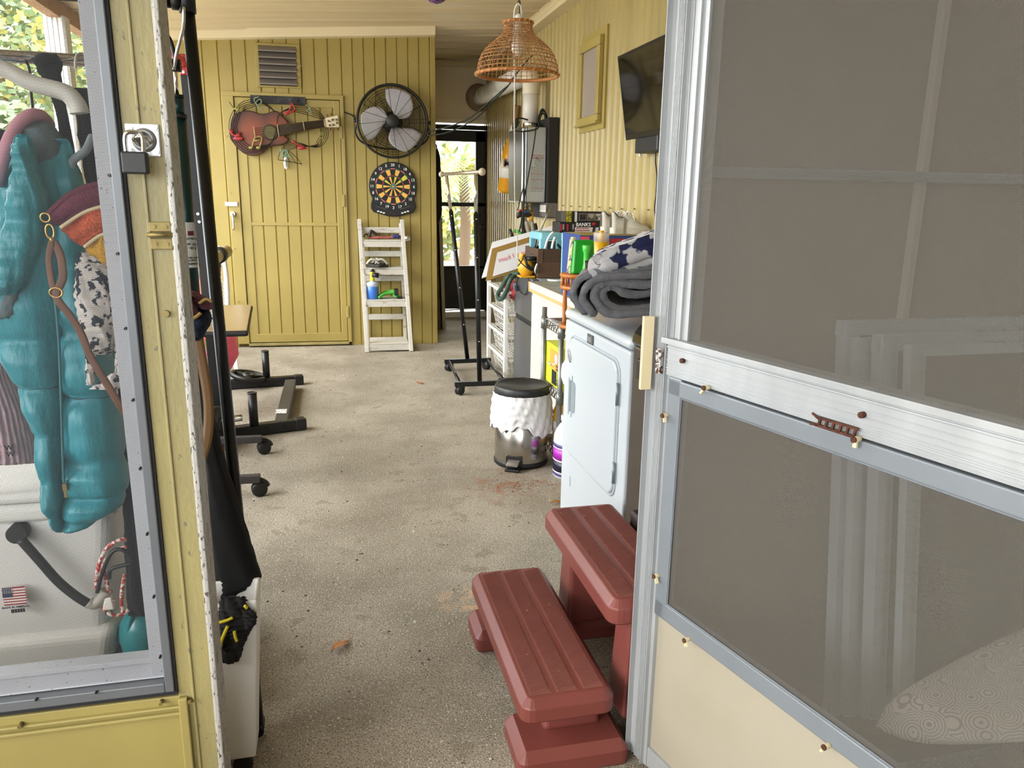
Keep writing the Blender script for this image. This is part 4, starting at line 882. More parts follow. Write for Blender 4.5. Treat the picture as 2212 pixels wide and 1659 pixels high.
b = MB(SM); b.prism([(q.x, q.z) for q in h], lambda a, c: (a, -.10, c), lambda a, c: (a, -.07, c)); hso = reg(b.build('headstock', mat('bone', '#d8cfb0', .5, var=.1, vs=30), ga, bev=.003))
b = MB(SM)
for px, py in ((710, 262), (718, 259), (727, 259), (712, 271), (720, 270), (728, 266), (707, 250), (715, 247), (713, 279), (721, 280), (729, 279)):
    q = S(px, py, .1); b.cyl((q.x, -.10, q.z), (q.x, -.118, q.z), .007, n=8); b.sphere((q.x, -.118, q.z), .009, 8, 6)
b.build('peg', mat('peg_brown', '#6b4426', .5), hso)
b = MB(SM)
for k in range(6):
    A = S(552, 277+k*4.6, .1); Cc = S(702, 260+k*2.4, .1); b.cyl((A.x, -.1, A.z), (Cc.x, -.102, Cc.z), .0022, n=5)
b.build('string', mat('string_dark', '#2d241a', .4, .6), ga)
b = MB(SM)
for p_, q_ in (((548, 273), (552, 298)), ((599, 268), (603, 296)), ((655, 262), (658, 282)), ((700, 257), (703, 275))):
    A = S(*p_, .1); Cc = S(*q_, .1); b.cyl((A.x, -.104, A.z), (Cc.x, -.104, Cc.z), .004, n=6)
b.build('bridge', mat('bridge_tan', '#9b8a5e', .5), ga)
WIRE = mat('staff_wire', '#1c1712', .5, .5)
b = MB(SM)
def wire(pts): b.tube([(S(x, y, .1).x, -.085, S(x, y, .1).z) for x, y in pts], .0027, 5, 5)
for k in range(5):
    o = k*4
    wire([(594, 241), (570, 225-o*.2), (545, 215+o), (520, 222+o*1.1), (500+o, 245+o*.4), (494+o, 275), (502+o*1.2, 305-o*.3), (525+o, 328-o*.8), (560, 327-o*.8), (585, 308), (598, 275)])
    wire([(598, 275), (600, 250), (620, 235+o*.2), (650, 228+o), (685, 238+o), (704-o*.3, 262), (709-o, 290), (700-o, 310-o*.2), (685, 318-o*.4), (668, 316)])
    wire([(668, 316), (645, 308+o*.6), (625, 308+o), (608+o*1.2, 322+o*.4), (601+o*2.6, 340+o*.2), (601+o*3.2, 346+o*.6)])
wire([(600, 345), (625, 349), (651, 354)])
b.build('staff', WIRE, ga)
NR = mat('note_red', '#8e1f22', .45); NG = mat('note_green', '#6d7a63', .5); NY = mat('note_olive', '#7c7638', .5); NT = mat('note_teal', '#5d8a7d', .5)
def note(pl_, m, cl=False, r=.006, fills=()):
    b = MB(SM)
    for pts in pl_: b.tube([(S(x, y, .1).x, -.10, S(x, y, .1).z) for x, y in pts], r, 6, 4)
    for x, y, rx, rz in fills: q = S(x, y, .1); b.sphere((q.x, -.10, q.z), (rx, .006, rz), 12, 8)
    b.build('note', m, ga)
note([[(616, 248), (626, 238), (630, 222)], [(630, 222), (638, 236), (626, 244)]], NR, r=.008, fills=((620, 244, .03, .012),))
note([[(496, 280), (505, 292), (520, 292)], [(508, 296), (520, 286)]], NR, r=.009, fills=((515, 299, .04, .016), (500, 284, .016, .016)))
note([[(632, 304), (642, 312), (660, 318)], [(645, 320), (660, 318)]], NR, r=.008, fills=((652, 320, .04, .013), (634, 306, .014, .012)))
note([[(545, 318), (551, 298), (566, 297), (561, 318)], [(549, 304), (565, 303)]], NY, r=.006, fills=((542, 319, .018, .012), (558, 319, .018, .012)))
note([[(494, 220), (505, 234), (516, 229), (512, 240)], [(505, 234), (521, 238)]], NY, r=.007, fills=((521, 237, .014, .014),))
note([[(560, 209), (549, 214), (556, 226), (565, 222), (562, 214), (553, 222), (560, 232), (568, 236)]], NG, r=.005)
note([[(660, 226), (672, 234), (663, 238), (673, 246), (668, 232)]], NG, r=.005)
note([[(606, 322), (612, 334), (622, 330), (615, 324), (610, 336), (624, 338), (631, 341)]], NT, r=.005)
note([[(688, 284), (700, 290), (688, 294), (706, 304)]], NY, r=.005)
q = S(617, 352, .05); wf = onwall('white_oval_tag', 'small white oval air freshener hanging under the guitar wall art', 'air freshener', 617, 352)
MB(SM).lathe([(0, -.05), (.014, -.04), (.019, 0), (.014, .04), (0, .05)], (q.x, -.03, q.z), (0,0,1), 16, 1, .5).build('shell', WHT, wf); MB(SM).lathe([(0, -.034), (.007, -.026), (.008, 0), (.007, .026), (0, .034)], (q.x, -.043, q.z), (0,0,1), 10, 1, .4).build('slot', mat('tag_grey', '#a9a9a4', .6), wf)
# fan
fn_ = onwall('wall_fan', 'round black wall fan with three white blades beside the shed door', 'fan', 848, 262)
q = S(848, 262, .14); FR = abs(S(924, 262, .14).x-S(772, 262, .14).x)/2; cx, cz = q.x, q.z
GM = mat('guard_black', '#17130f', .4, .4)
b = MB(SM)
def ring(r, y, th, n=56): b.tube([(cx+r*math.cos(2*math.pi*i/n), y, cz+r*math.sin(2*math.pi*i/n)) for i in range(n)], th, 5, 1, True)
fy = lambda r: -.185+.055*(r/FR)**2
for k in range(21): r = .055+(FR-.055)*(k+.5)/21; ring(r, fy(r), .0018)
for k in range(16):
    a = 2*math.pi*k/16+.1
    b.tube([(cx+r*math.cos(a), fy(r)+.003, cz+r*math.sin(a)) for r in (.05, .12, .2, FR-.01)], .0018, 5)
b.build('front_guard', GM, fn_)
b = MB(SM)
for k in range(10): r = .1+(FR-.1)*(k+.5)/10; ring(r, -.05-.03*(r/FR), .0015)
for k in range(12):
    a = 2*math.pi*k/12; b.tube([(cx+r*math.cos(a), -.05-.03*(r/FR), cz+r*math.sin(a)) for r in (.08, .2, FR)], .002, 5)
b.build('rear_guard', GM, fn_)
b = MB(SM); ring(FR, -.13, .009, 60); ring(FR, -.085, .006, 60); b.grid(lambda u, v: (cx+FR*math.cos(2*math.pi*u), -.13+.045*v, cz+FR*math.sin(2*math.pi*u)), 60, 1, True); b.build('rim', BLKP, fn_, solid=.003)
BW = mat('fan_blade', '#e4e1e6', .35)
for k, a0 in enumerate((62, 178, 300)):
    b = MB(SM); a0 = R(a0)
    def bl(u, v):
        r = .05+(FR*.90-.05)*v; wd = .34+.34*math.sin(math.pi*min(1, v*.98)**.9)
        a = a0+(u-.5)*2*wd*(1.2-.42*v)+.55*(v-.5)+.25*(u-.5)*v
        return (cx+r*math.cos(a), -.12+.05*(u-.5)*(1-.3*v), cz+r*math.sin(a))
    b.grid(bl, 10, 14); b.build('blade', BW, fn_, solid=.003)
b = MB(SM); b.lathe([(.048, 0), (.052, .006), (.052, .022), (.045, .028), (0, .03)], (cx, fy(0)+.012, cz), (0,-1,0), 30); b.build('hub', BLKP, fn_)
b = MB(SM); b.lathe([(.085, 0), (.085, .05), (.06, .075), (0, .08)], (cx, -.02, cz), (0,-1,0), 24); b.box(cx-.04, cx+.04, -.03, 0, cz-.06, cz+.06); b.build('motor', BLKP, fn_)
b = MB(SM); b.tube([(cx-FR-.004, -.105, cz-.03), (cx-FR-.015, -.09, cz-.1), (cx-FR*.8, -.06, cz-FR*.62), (cx, -.03, cz-FR*.75), (cx+FR*.8, -.06, cz-FR*.62), (cx+FR+.015, -.09, cz-.1), (cx+FR+.004, -.105, cz-.03)], .008, 6, 5)
for s_ in (-1, 1): b.cyl((cx+s_*FR, -.105, cz+.0), (cx+s_*(FR+.03), -.105, cz), .016, n=10)
b.build('bracket', BLKP, fn_)
for pts in ([(735, 235), (745, 243), (758, 248), (772, 258)],):
    MB(SM).tube([(S(x, y).x, -.012, S(x, y).z) for x, y in pts], .005, 6, 4).build('cord', BLKP, fn_)
# dartboard
db = onwall('dartboard', 'black electronic dartboard with numbered segments below the wall fan', 'dartboard', 849, 405)
q = S(849, 403, .03); dx_, dz_ = q.x, q.z; RB = abs(S(901, 403, .03).x-S(797, 403, .03).x)/2
DBK = mat('dart_black', '#0e0e10', .5)
pts = []
for i in range(41): a = math.pi*1.16-(math.pi*1.32)*i/40; pts.append((dx_+RB*math.cos(a), dz_+RB*math.sin(a)))
for px, py in ((899, 448), (893, 459), (865, 467), (852, 468), (838, 467), (807, 458), (801, 450), (801, 440)): w_ = S(px, py, .03); pts.append((w_.x, w_.z))
b = MB(SM); b.prism(pts, lambda a, c: (a, -.035, c), lambda a, c: (a, -.002, c)); cso = reg(b.build('case', DBK, db, bev=.006, seg=3))
R1, R2, R3, R4, R0 = RB*.74, RB*.70, RB*.45, RB*.41, RB*.075
YO = mat('dart_orange', '#e0ac52', .55); YG = mat('dart_lime', '#c7c24a', .55); DR_ = mat('dart_red', '#a03038', .5); DG_ = mat('dart_green', '#1f5b45', .5); DPK = mat('dart_pink', '#c06a70', .5)
def wedge(k, ra, rb, m, name='segment', d=.038, n=4, gap=.02):
    a0 = math.pi/2-(k+.5)*math.pi/10+gap; a1 = math.pi/2-(k-.5)*math.pi/10-gap
    arc = lambda r: [(dx_+r*math.cos(a0+(a1-a0)*i/n), dz_+r*math.sin(a0+(a1-a0)*i/n)) for i in range(n+1)]
    b = MB(SM); b.prism(arc(rb)+arc(ra)[::-1], lambda a, c: (a, -d, c), lambda a, c: (a, -.034, c)); return b.build(name, m, db)
for k in range(20):
    m = DBK if k % 2 == 0 else (YG if k in (3,) else YO)
    wedge(k, R3+.002, R2-.002, m); wedge(k, R0+.004, R4-.002, DBK if k % 2 == 0 else (YG if k in (1, 3, 17) else YO), gap=.04)
for k in range(20):
    wedge(k, R2, R1, DPK if k % 2 == 0 else DG_, 'double_segment', .039, 3); wedge(k, R4, R3, DR_ if k % 2 == 0 else DG_, 'triple_segment', .039, 3)
b = MB(SM); b.mi = 0; b.cyl((dx_, -.041, dz_), (dx_, -.034, dz_), R0+.004, n=20); b.mi = 1; b.cyl((dx_, -.0435, dz_), (dx_, -.034, dz_), R0*.45, n=16); b.build('bullseye', [mat('bull_teal', '#2f7f77', .5), mat('bull_orange', '#d8a06a', .5)], db)
it = []
fr_ = SM.to_3x3() @ V((1, 0, 0))
for k, nmb in enumerate((20, 1, 18, 4, 13, 6, 10, 15, 2, 17, 3, 19, 7, 16, 8, 11, 14, 9, 12, 5)):
    a = math.pi/2-k*math.pi/10; rr = RB*.87
    it.append((str(nmb), .033, frame(SM @ V((dx_+rr*math.cos(a), -.0365, dz_+rr*math.sin(a))), fr_)))
text(it, WHT, cso, 'numbers')
b = MB(SM)
for s_ in (-1, 1):
    for k in range(3): q = S(849+s_*(20+k*6), 460-abs(k)*1.8, .03); b.box(q.x-.009, q.x+.009, -.040, -.034, q.z-.005, q.z+.005)
b.build('button', WHT, cso)
b = MB(SM); q = S(849, 461, .03); b.box(q.x-.032, q.x+.032, -.037, -.034, q.z-.017, q.z+.02); b.build('display', mat('lcd', '#2a1f1e', .2), cso)
b = MB(SM)
for s_ in (-1, 1):
    for k in range(7): q = S(849+s_*(16+k*3.4), 452-k*1.1, .03); b.sphere((q.x, -.036, q.z), .003, 6, 4)
b.build('speaker_dots', mat('grey_dots', '#7a7a7a', .6), cso)
# ladder shelf
ls = thing('ladder_shelf', 'whitewashed wooden ladder shelf with four shelves leaning on the shed wall', 'shelf', tuple(SM @ V((S(840, 755).x, -.2, 0))), SRZ)
WW = mat('whitewash', '#bfbbb1', .75, col2='#8f7a63', vs=13, lo=.58, hi=.8, stretch=(1,1,3), bump=.1, bs=60)
F0 = L(795, 762, SM, -.35); 
def lsx(px, py, d): return S(px, py, d)
# leaning front rails, from floor (0.33 m out) to the top near the wall
zt = S(776, 474, .06).z
tl = S(776, 474, .06); tr = S(868, 474, .06); blx = S(793, 758, .33); brx = S(888, 752, .33)
for A, Bq in ((tl, blx), (tr, brx)):
    MB(SM).bar((A.x, -.06, zt), (Bq.x, -.36, .0), .034, .034, (1,0,0)).build('front_rail', WW, ls, bev=.003)
def rail_at(z): t = (zt-z)/zt; return tl.x+(blx.x-tl.x)*t, tr.x+(brx.x-tr.x)*t, -.06-.30*t
# rear rails, vertical near the wall
for s_ in (0, 1):
    zr = zt-.03; xx = rail_at(zr)[s_]; x2 = rail_at(.0)[s_]
    MB(SM).bar((xx+(.018 if s_ == 0 else -.012), -.045, zr), (x2+(.012 if s_ == 0 else -.03), -.05, .0), .028, .028, (1,0,0)).build('rear_rail', WW, ls, bev=.003)
for py_s, py_f, py_b in ((519, 527, 497), (579, 587, 548), (650, 656, 601), (737, 750, 684)):
    # shelf board height from the front bar
    z = None
    for it_ in range(3):
        d_ = .3 if z is None else -rail_at(z)[2]
        z = S(835, py_f, d_).z
    x0, x1, yy = rail_at(z); MB(SM).box(x0+.012, x1-.012, yy-.010, yy+.010, z-.026, z+.022).build('front_bar', WW, ls, bev=.002)
    zs = z+.036
    n_ = max(1, round((abs(yy)-.05)/.06)); ww = (abs(yy)-.045)/n_
    for k in range(n_): MB(SM).box(x0+.03, x1-.02, yy-.006+k*ww, yy-.006+(k+1)*ww-.004, zs-.012, zs).build('shelf_slat', WW, ls, bev=.002)
    b = MB(SM); b.box(x0+.05, x0+.085, yy, -.045, zs-.035, zs-.012); b.box(x1-.085, x1-.05, yy, -.045, zs-.035, zs-.012); b.build('shelf_batten', WW, ls)
    zb_ = S(835, py_b, .05).z; xa_, xb_, _ = rail_at(zb_); MB(SM).box(xa_+.02, xb_-.02, -.060, -.040, zb_-.024, zb_+.024).build('back_bar', WW, ls, bev=.002)
    if py_s == 519: sh1 = (zs, yy)
    if py_s == 579: sh2 = (zs, yy)
    if py_s == 650: sh3 = (zs, yy)
def SH(px, sh, f): y = sh[1]*(1-f)-.05*f; q = S(px, 500, -y); return V((q.x, y, sh[0]))
def W_(q): return SM @ q
# items on shelves
bu = thing('bungee_cord', 'red and black bungee cord with hooks on the top ladder shelf', 'cord', W_(SH(810, sh1, .5)))
b = MB(SM); b.tube([SH(x, sh1, f)+V((0, 0, h)) for x, f, h in ((795, .5, .02), (806, .4, .015), (820, .3, .02), (835, .4, .015), (850, .4, .025), (866, .4, .03))], .008, 8, 5); b.build('cord', mat('bungee_red', '#b0525a', .8), bu)
b = MB(SM); b.tube([SH(x, sh1, f)+V((0, 0, h)) for x, f, h in ((785, .4, .02), (790, .4, .045), (797, .4, .03))], .006, 6, 4); b.tube([SH(x, sh1, f)+V((0, 0, h)) for x, f, h in ((797, .3, .02), (801, .3, .07), (807, .3, .06), (814, .3, .035))], .012, 8, 4); b.build('hook', BLKP, bu)
b = MB(SM); b.tube([SH(x, sh1, f)+V((0, 0, h)) for x, f, h in ((848, .3, .02), (855, .3, .03), (862, .3, .02))], .017, 8, 3); b.build('blue_handle', mat('blue_rubber', '#262c66', .6), bu)
gg = thing('tyre_gauge', 'small round chrome dial gauge hanging at the right end of the top ladder shelf', 'gauge', W_(SH(879, sh1, .1)))
q = SH(880, sh1, .05); b = MB(SM); b.lathe([(.024, 0), (.026, .004), (.026, .016), (.022, .02), (0, .018)], (q.x, q.y, q.z+.012), (0,-1,0), 20); b.build('dial', CHR, gg); MB(SM).tube([(q.x-.02, q.y, q.z+.01), (q.x-.08, q.y+.03, q.z+.012)], .006, 8).build('stem', STL, gg)
def flipflop(px, label, ang):
    o = SH(px, sh2, .25); t = thing('flip_flop', label, 'sandal', W_(o+V((0, 0, .004))), SRZ+ang, 'flip flops on the ladder shelf')
    Mx = _wm[t.name]; b = MB(Mx)
    out = [(-.05, -.04), (-.03, -.05), (.05, -.045), (.1, -.05), (.14, -.04), (.15, 0), (.14, .04), (.1, .045), (.05, .03), (-.03, .04), (-.05, .03), (-.058, 0)]
    oc = [(p_.x, p_.y) for p_ in catmull([V((a*.72, c*.95, 0)) for a, c in out]+[V((out[0][0]*.72, out[0][1]*.95, 0))], 3)[:-1]]
    b.prism(oc, lambda a, c: (a, c, .0), lambda a, c: (a, c, .028)); b.build('sole', mat('sole_dark', '#2a2723', .8), t, bev=.004)
    b = MB(Mx)
    for s_ in (-1, 1): b.tube([(.07, 0, .028), (.045, s_*.022, .062), (.01, s_*.040, .062), (-.025, s_*.042, .026)], (.008, .011), 8, 5)
    b.build('strap', mat('strap_grey', '#a7a69c', .6), t)
flipflop(802, 'left grey strapped dark sandal on the second ladder shelf', R(-35)); flipflop(826, 'right grey strapped dark sandal on the second ladder shelf', R(-160))
sp = thing('foam_sprayer', 'blue liquid foam sprayer bottle with yellow and black head on the ladder shelf', 'bottle', W_(SH(801, sh3, .3)))
o = SH(801, sh3, .3); b = MB(SM)
b.lathe([(.048, 0), (.052, .006), (.052, .105), (.051, .107)], o, n=24); b.build('liquid', mat('blue_liquid', '#3f74c8', .25), sp)
b = MB(SM); b.lathe([(.052, .105), (.053, .135), (.046, .142), (.022, .148), (.02, .155)], o, n=24); b.build('shoulder', mat('bottle_clear', '#b9c3dc', .3), sp)
b = MB(SM); b.lathe([(.02, .15), (.022, .16), (.016, .19), (.02, .225), (.018, .23)], o, n=16); b.build('head', mat('spray_yellow', '#d5c92a', .5), sp)
b = MB(SM); b.cyl(o+V((.0, -.01, .205)), o+V((.055, -.02, .2)), .018, .022, 14); b.cyl(o+V((-.012, 0, .225)), o+V((.016, 0, .245)), .014, n=12); b.build('nozzle', BLKP, sp)
gs2 = thing('green_strap', 'bundled bright green ratchet strap on the third ladder shelf', 'strap', W_(SH(838, sh3, .4)))
GS = mat('lime_strap', '#4fae3c', .7, var=.2, vs=60)
b = MB(SM); o = SH(838, sh3, .35)
for k in range(9):
    pts = [o+V((-.10+.02*rnd.random(), -.05+.02*k*.4, .012)), o+V((-.05, -.03+.01*k, .03+.02*rnd.random())), o+V((.0+.02*rnd.random(), -.02+.008*k, .045+.02*rnd.random())), o+V((.05, -.02, .02+.04*rnd.random())), o+V((.08, .0, .012))]
    b.tube(pts, .012, 6, 4)
b.build('webbing', GS, gs2)
b = MB(SM); b.box(o.x+.04, o.x+.075, o.y-.04, o.y+.02, o.z+.03, o.z+.085); b.box(o.x+.06, o.x+.11, o.y-.05, o.y, o.z+.002, o.z+.018); b.build('ratchet', BLKP, gs2, bev=.004)
# black coat on corner and leaning panels in the passage
ck = thing('dark_jacket', 'black jacket hanging on the corner of the shed beside the far door', 'jacket', P(945, 400, Y=7.2))
clothtube([(322, 940, 946), (340, 936, 951), (400, 934, 953), (440, 934, 955), (465, 936, 954), (478, 938, 949), (484, 940, 945)], 7.2, .05, 'body', mat('black_cloth'), ck, wr=.006, nv=40, nu=30)
b = MB(); q = P(943, 322, Y=7.2); b.tube([q-V((0, 0, .02)), q+V((0, 0, .03)), q+V((-.03, 0, .05)), (.95, 7.2, q.z+.04)], .006, 6, 4); b.build('hook', BLK, ck)
lp = thing('leaning_panel', 'pale folded table panel standing on edge against the shed in the passage', 'panel', (1.05, 7.6, 0))
q0 = P(956, 712, Z=0.0); zt2 = P(948, 470, Y=q0.y).z
MB().hexa([(q0.x, q0.y, 0), (q0.x+.035, q0.y, 0), (q0.x+.035, q0.y+.6, 0), (q0.x, q0.y+.6, 0)], [(q0.x-.03, q0.y, zt2), (q0.x+.005, q0.y, zt2), (q0.x+.005, q0.y+.6, zt2), (q0.x-.03, q0.y+.6, zt2)]).build('board', mat('panel_grey', '#8f8a7c', .6), lp, bev=.004)
MB().hexa([(q0.x-.05, q0.y+.02, 0), (q0.x-.012, q0.y+.02, 0), (q0.x-.012, q0.y+.6, 0), (q0.x-.05, q0.y+.6, 0)], [(q0.x-.08, q0.y+.02, zt2), (q0.x-.045, q0.y+.02, zt2), (q0.x-.045, q0.y+.6, zt2), (q0.x-.08, q0.y+.6, zt2)]).build('inner_board', mat('board_dark', '#3a352b', .8, col2='#6b5e44', vs=20), lp, bev=.004)
# second garment rack
g2 = thing('rolling_rack', 'black and chrome adjustable garment rack on castors in the passage', 'rack', (1.0, 5.5, 0))
zb_ = .075; nA = P(982, 830, Z=zb_); nB = P(1102, 826, Z=zb_); fA = P(960, 781, Z=zb_); fB = P(1060, 777, Z=zb_)
MB().bar(nA, nB, .032, .032).build('base_bar', BLK, g2, bev=.003); MB().bar(fA, fB, .032, .032).build('base_bar', BLK, g2, bev=.003)
lerp = lambda a, c, t: a+(c-a)*t
for t in (.1, .92): MB().cyl(lerp(nA, nB, t), lerp(fA, fB, t), .012, n=12).build('side_bar', mat('dark_chrome', '#3a3a3c', .3, .8), g2)
un = P(1036, 824, Z=zb_); uf = P(1010, 778, Z=zb_)
nt_ = P(1028, 372, Y=un.y); nm_ = P(1028, 462, Y=un.y); fm = P(974, 456, Y=uf.y); ft_ = P(964, 376, Y=uf.y)
for A, m_, t_ in ((un, nm_, nt_), (uf, fm, ft_)):
    MB().cyl(A, m_, .0165, n=14).build('post', BLK, g2); MB().cyl(m_, t_, .0125, n=14).build('telescopic_post', CHR, g2)
    b = MB()
    for k in (.25, .5, .75, .97): q = lerp(A, m_, k); b.sphere(q+V((0, -.016, 0)), .005, 8, 6)
    b.build('pin', CHR, g2)
b = MB(); dv = (nt_-ft_).normalized(); b.cyl(ft_-dv*.12, nt_+dv*.12, .0125, n=14); b.build('hang_rail', mat('rail_tan', '#a79a86', .3, .6), g2)
b = MB(); b.sphere(nt_+dv*.13, .024, 12, 8); b.sphere(ft_-dv*.13, .022, 12, 8); b.build('rail_knob', mat('knob_tan', '#b0a48f', .5), g2)
for q in (nA, nB, fA, fB):
    s_ = 1 if q in (nA, fA) else -1
    castor(q.x+.035*s_, q.y, .033, g2, .6 if s_ > 0 else 2.2, .07)
# ============================================================ right wall and appliances
WX_ = 1.70
def Wq(x, y, d=0): return P(x, y, X=WX_-d)
# window_2
W2 = struct('window_2', tuple(Wq(1285, 180)))
a = Wq(1265, 100); c = Wq(1304, 258)
ya, yb = a.y, c.y; z1, z0 = a.z, c.z-.005
b = MB(); fw = .055
b.box(1.655, 1.684, ya-fw, ya, z0+fw*.7+.001, z1-fw-.001); b.box(1.655, 1.684, yb, yb+fw, z0+fw*.7+.001, z1-fw-.001); b.box(1.655, 1.684, yb, ya, z1-fw, z1); b.box(1.655, 1.684, yb, ya, z0, z0+fw*.7); b.box(1.64, 1.684, yb-.01, ya+.01, z0-.016, z0-.001)
b.build('frame', YEL, W2, bev=.004)
MB().box(1.6845, 1.70, yb-.04, ya+.04, z0-.05, z1+.05).build('flashing', YEL, W2, bev=.002)
MB().box(1.672, 1.680, yb+fw-.01, ya-fw+.01, z0+.03, z1-fw+.01).build('pane', mat('frosted_pane', '#9a8f84', .25, var=.1, vs=2), W2)
# television
tv = thing('television', 'flat black television tilted forward high on the corrugated wall', 'television', P(1400, 200, X=1.55))
tz1 = P(1333, 122, X=1.53); tz0 = P(1345, 305, X=1.60); ty0 = tz1.y; ty1 = ty0-.92; H1, H0 = tz1.z, tz0.z
up = V((-.07, 0, H1-H0)); bk_ = V((.05, 0, .009))
o = V((1.60, ty0, H0)); yv = V((0, ty1-ty0, 0))
b = MB(); b.hexa([o, o+yv, o+yv+bk_, o+bk_], [o+up, o+yv+up, o+yv+up+bk_, o+up+bk_]); tvo = reg(b.build('cabinet', mat('tv_black', '#0b0b0c', .3), tv, bev=.005))
n_ = V((-.0015, 0, -.0003)); i = .018
b = MB(); u_ = up.normalized(); A = [o+V((0, -i, 0))+u_*.03+n_, o+yv+V((0, i, 0))+u_*.03+n_, o+yv+up+V((0, i, 0))-u_*i+n_, o+up+V((0, -i, 0))-u_*i+n_]
b.add(A, [(0,1,2,3)]); b.build('screen', mat('tv_screen', '#050506', .06, coat=.5), tvo)
b = MB(); b.box(1.64, 1.69, ty0-.52, ty0-.3, H0+.1, H1-.1); b.bar((1.62, ty0-.42, H0+.25), (1.66, ty0-.42, H0+.25), .1, .06); b.build('mount', BLK, tv)
bt = thing('tv_bracket', 'black bracket box on the wall under the television', 'bracket', P(1405, 310, X=1.64))
q0 = P(1380, 300, X=1.63); q1 = P(1437, 322, X=1.63); MB().box(1.61, 1.698, q1.y, q0.y, q0.z-.075, q0.z+.01).build('box', mat('bracket_black', '#18181a', .5), bt, bev=.004)
b = MB(); b.box(1.606, 1.612, q1.y+.04, q1.y+.055, q0.z-.07, q0.z+.005); b.build('slot', mat('slot_grey', '#55555a', .5), bt)
b = MB(); b.tube([(1.66, q0.y, q0.z-.02), (1.65, q0.y+.03, q0.z-.03), (1.65, q0.y+.03, q0.z-.06), (1.65, q0.y+.01, q0.z-.09)], .007, 6, 4); b.build('white_clip', WHT, bt)
MB().tube([P(x, y, X=1.67) for x, y in ((1419, 305), (1416, 345), (1419, 380), (1417, 420), (1414, 450), (1417, 480), (1412, 510))], .0035, 6, 5).build('power_cord', BLKP, tv)
# pendant lamp
LY = 3.4
lc0 = P(1118, 165, Y=LY); lr = (P(1203, 164, Y=LY).x-P(1033, 164, Y=LY).x)/2; lz = lc0.z+.006
lx = lc0.x
pl_ = thing('pendant_lamp', 'woven rattan dome pendant lampshade hanging from a white cord', 'lamp', (lx, LY, lz))
RAT = mat('rattan', '#c08c52', .55, col2='#96643a', vs=40, bump=.1, bs=150)
PRO = [(1.0, 0), (.985, .06), (.95, .12), (.89, .17), (.80, .22), (.69, .262), (.56, .30), (.44, .335), (.365, .37), (.335, .41), (.335, .46)]
hsc = (P(1118, 40, Y=LY).z-lz)/.46*.93
def pr_(t):
    f = t*(len(PRO)-1); i = min(int(f), len(PRO)-2); f -= i
    r = PRO[i][0]*(1-f)+PRO[i+1][0]*f; h = PRO[i][1]*(1-f)+PRO[i+1][1]*f
    return r*lr, h*hsc
b = MB(); b.M = Matrix.Translation((lx, LY, lz)); NRB = 46
for k in range(NRB):
    a = 2*math.pi*k/NRB; pts = []
    for j in range(23):
        r, h = pr_(j/22); r += .0018*(1 if (j+k) % 2 else -1); pts.append((r*math.cos(a), r*math.sin(a), h))
    b.tube(pts, .0017, 4, 1, False, False)
for j in range(16):
    r, h = pr_(j/15*.98+.01); nn = 104
    b.tube([((r+.0018*math.sin(math.pi*i*.5+math.pi*j+.8))*math.cos(2*math.pi*i/nn), (r+.0018*math.sin(math.pi*i*.5+math.pi*j+.8))*math.sin(2*math.pi*i/nn), h) for i in range(nn)], .0018, 4, 1, True)
b.build('woven_shade', RAT, pl_)
for nm, t, hh in (('lower_rim', 0, .012), ('upper_rim', 1, .010)):
    r, h = pr_(t); b = MB(Matrix.Translation((lx, LY, lz))); b.tube([(r*math.cos(2*math.pi*i/64), r*math.sin(2*math.pi*i/64), h) for i in range(64)], hh*.62, 8, 1, True)
    b.build(nm, mat('rattan_rim', '#a8692f', .5), pl_)
    b = MB(Matrix.Translation((lx, LY, lz)))
    for i in range(30 if t == 0 else 18):
        a = 2*math.pi*i/(30 if t == 0 else 18); q = hh*.75
        b.cyl(((r+q)*math.cos(a), (r+q)*math.sin(a), h-.006), ((r+q)*math.cos(a+.07), (r+q)*math.sin(a+.07), h+.006), .0015, n=5)
    b.build('binding', mat('rattan_light', '#d6ab6c', .5), pl_)
zt_ = lz+.46*hsc; b = MB()
b.tube([(lx-.012*1.6, LY, zt_-.02), (lx-.018, LY, zt_+.04), (lx-.008, LY, zt_+.068), (lx+.002, LY, zt_+.07), (lx+.012, LY, zt_+.05), (lx+.016, LY, zt_-.02)], .0032, 8, 5); b.build('cord_loop', WHT, pl_)
b = MB(); b.cyl((lx+.004, LY, zt_-.05), (lx+.004, LY, CZ(lx)), .0022, n=6); b.tube([(lx-.004, LY, zt_+.078), (lx+.004, LY, zt_+.085), (lx+.006, LY, zt_+.07)], .003, 6, 3); b.build('hanging_wire', mat('wire_brown', '#4a3c2c', .6), pl_)
b = MB(); b.lathe([(.006, .10), (.016, .09), (.017, .03), (.014, .02)], (lx, LY, lz+.14), n=16); b.build('socket', WHT, pl_)
b = MB(); b.lathe([(0, -.055), (.018, -.05), (.027, -.03), (.027, -.01), (.016, .015), (.014, .028)], (lx, LY, lz+.13), n=20); b.build('bulb', mat('frosted_bulb', '#dcd8cf', .3), pl_)
wc = [P(1110, 60, Y=LY), P(1110, 110, Y=LY-.05), P(1112, 180, Y=LY), P(1111, 250, Y=LY+.3), P(1112, 330, Y=LY+.8), P(1112, 420, Y=LY+1.2), P(1115, 470, Y=LY+1.5), P(1117, 506, Y=LY+1.7), P(1117, 560, Y=LY+1.75)]
MB().tube(wc, .0034, 8, 5).build('power_cord', mat('cord_white', '#e4e2dc', .5), pl_)
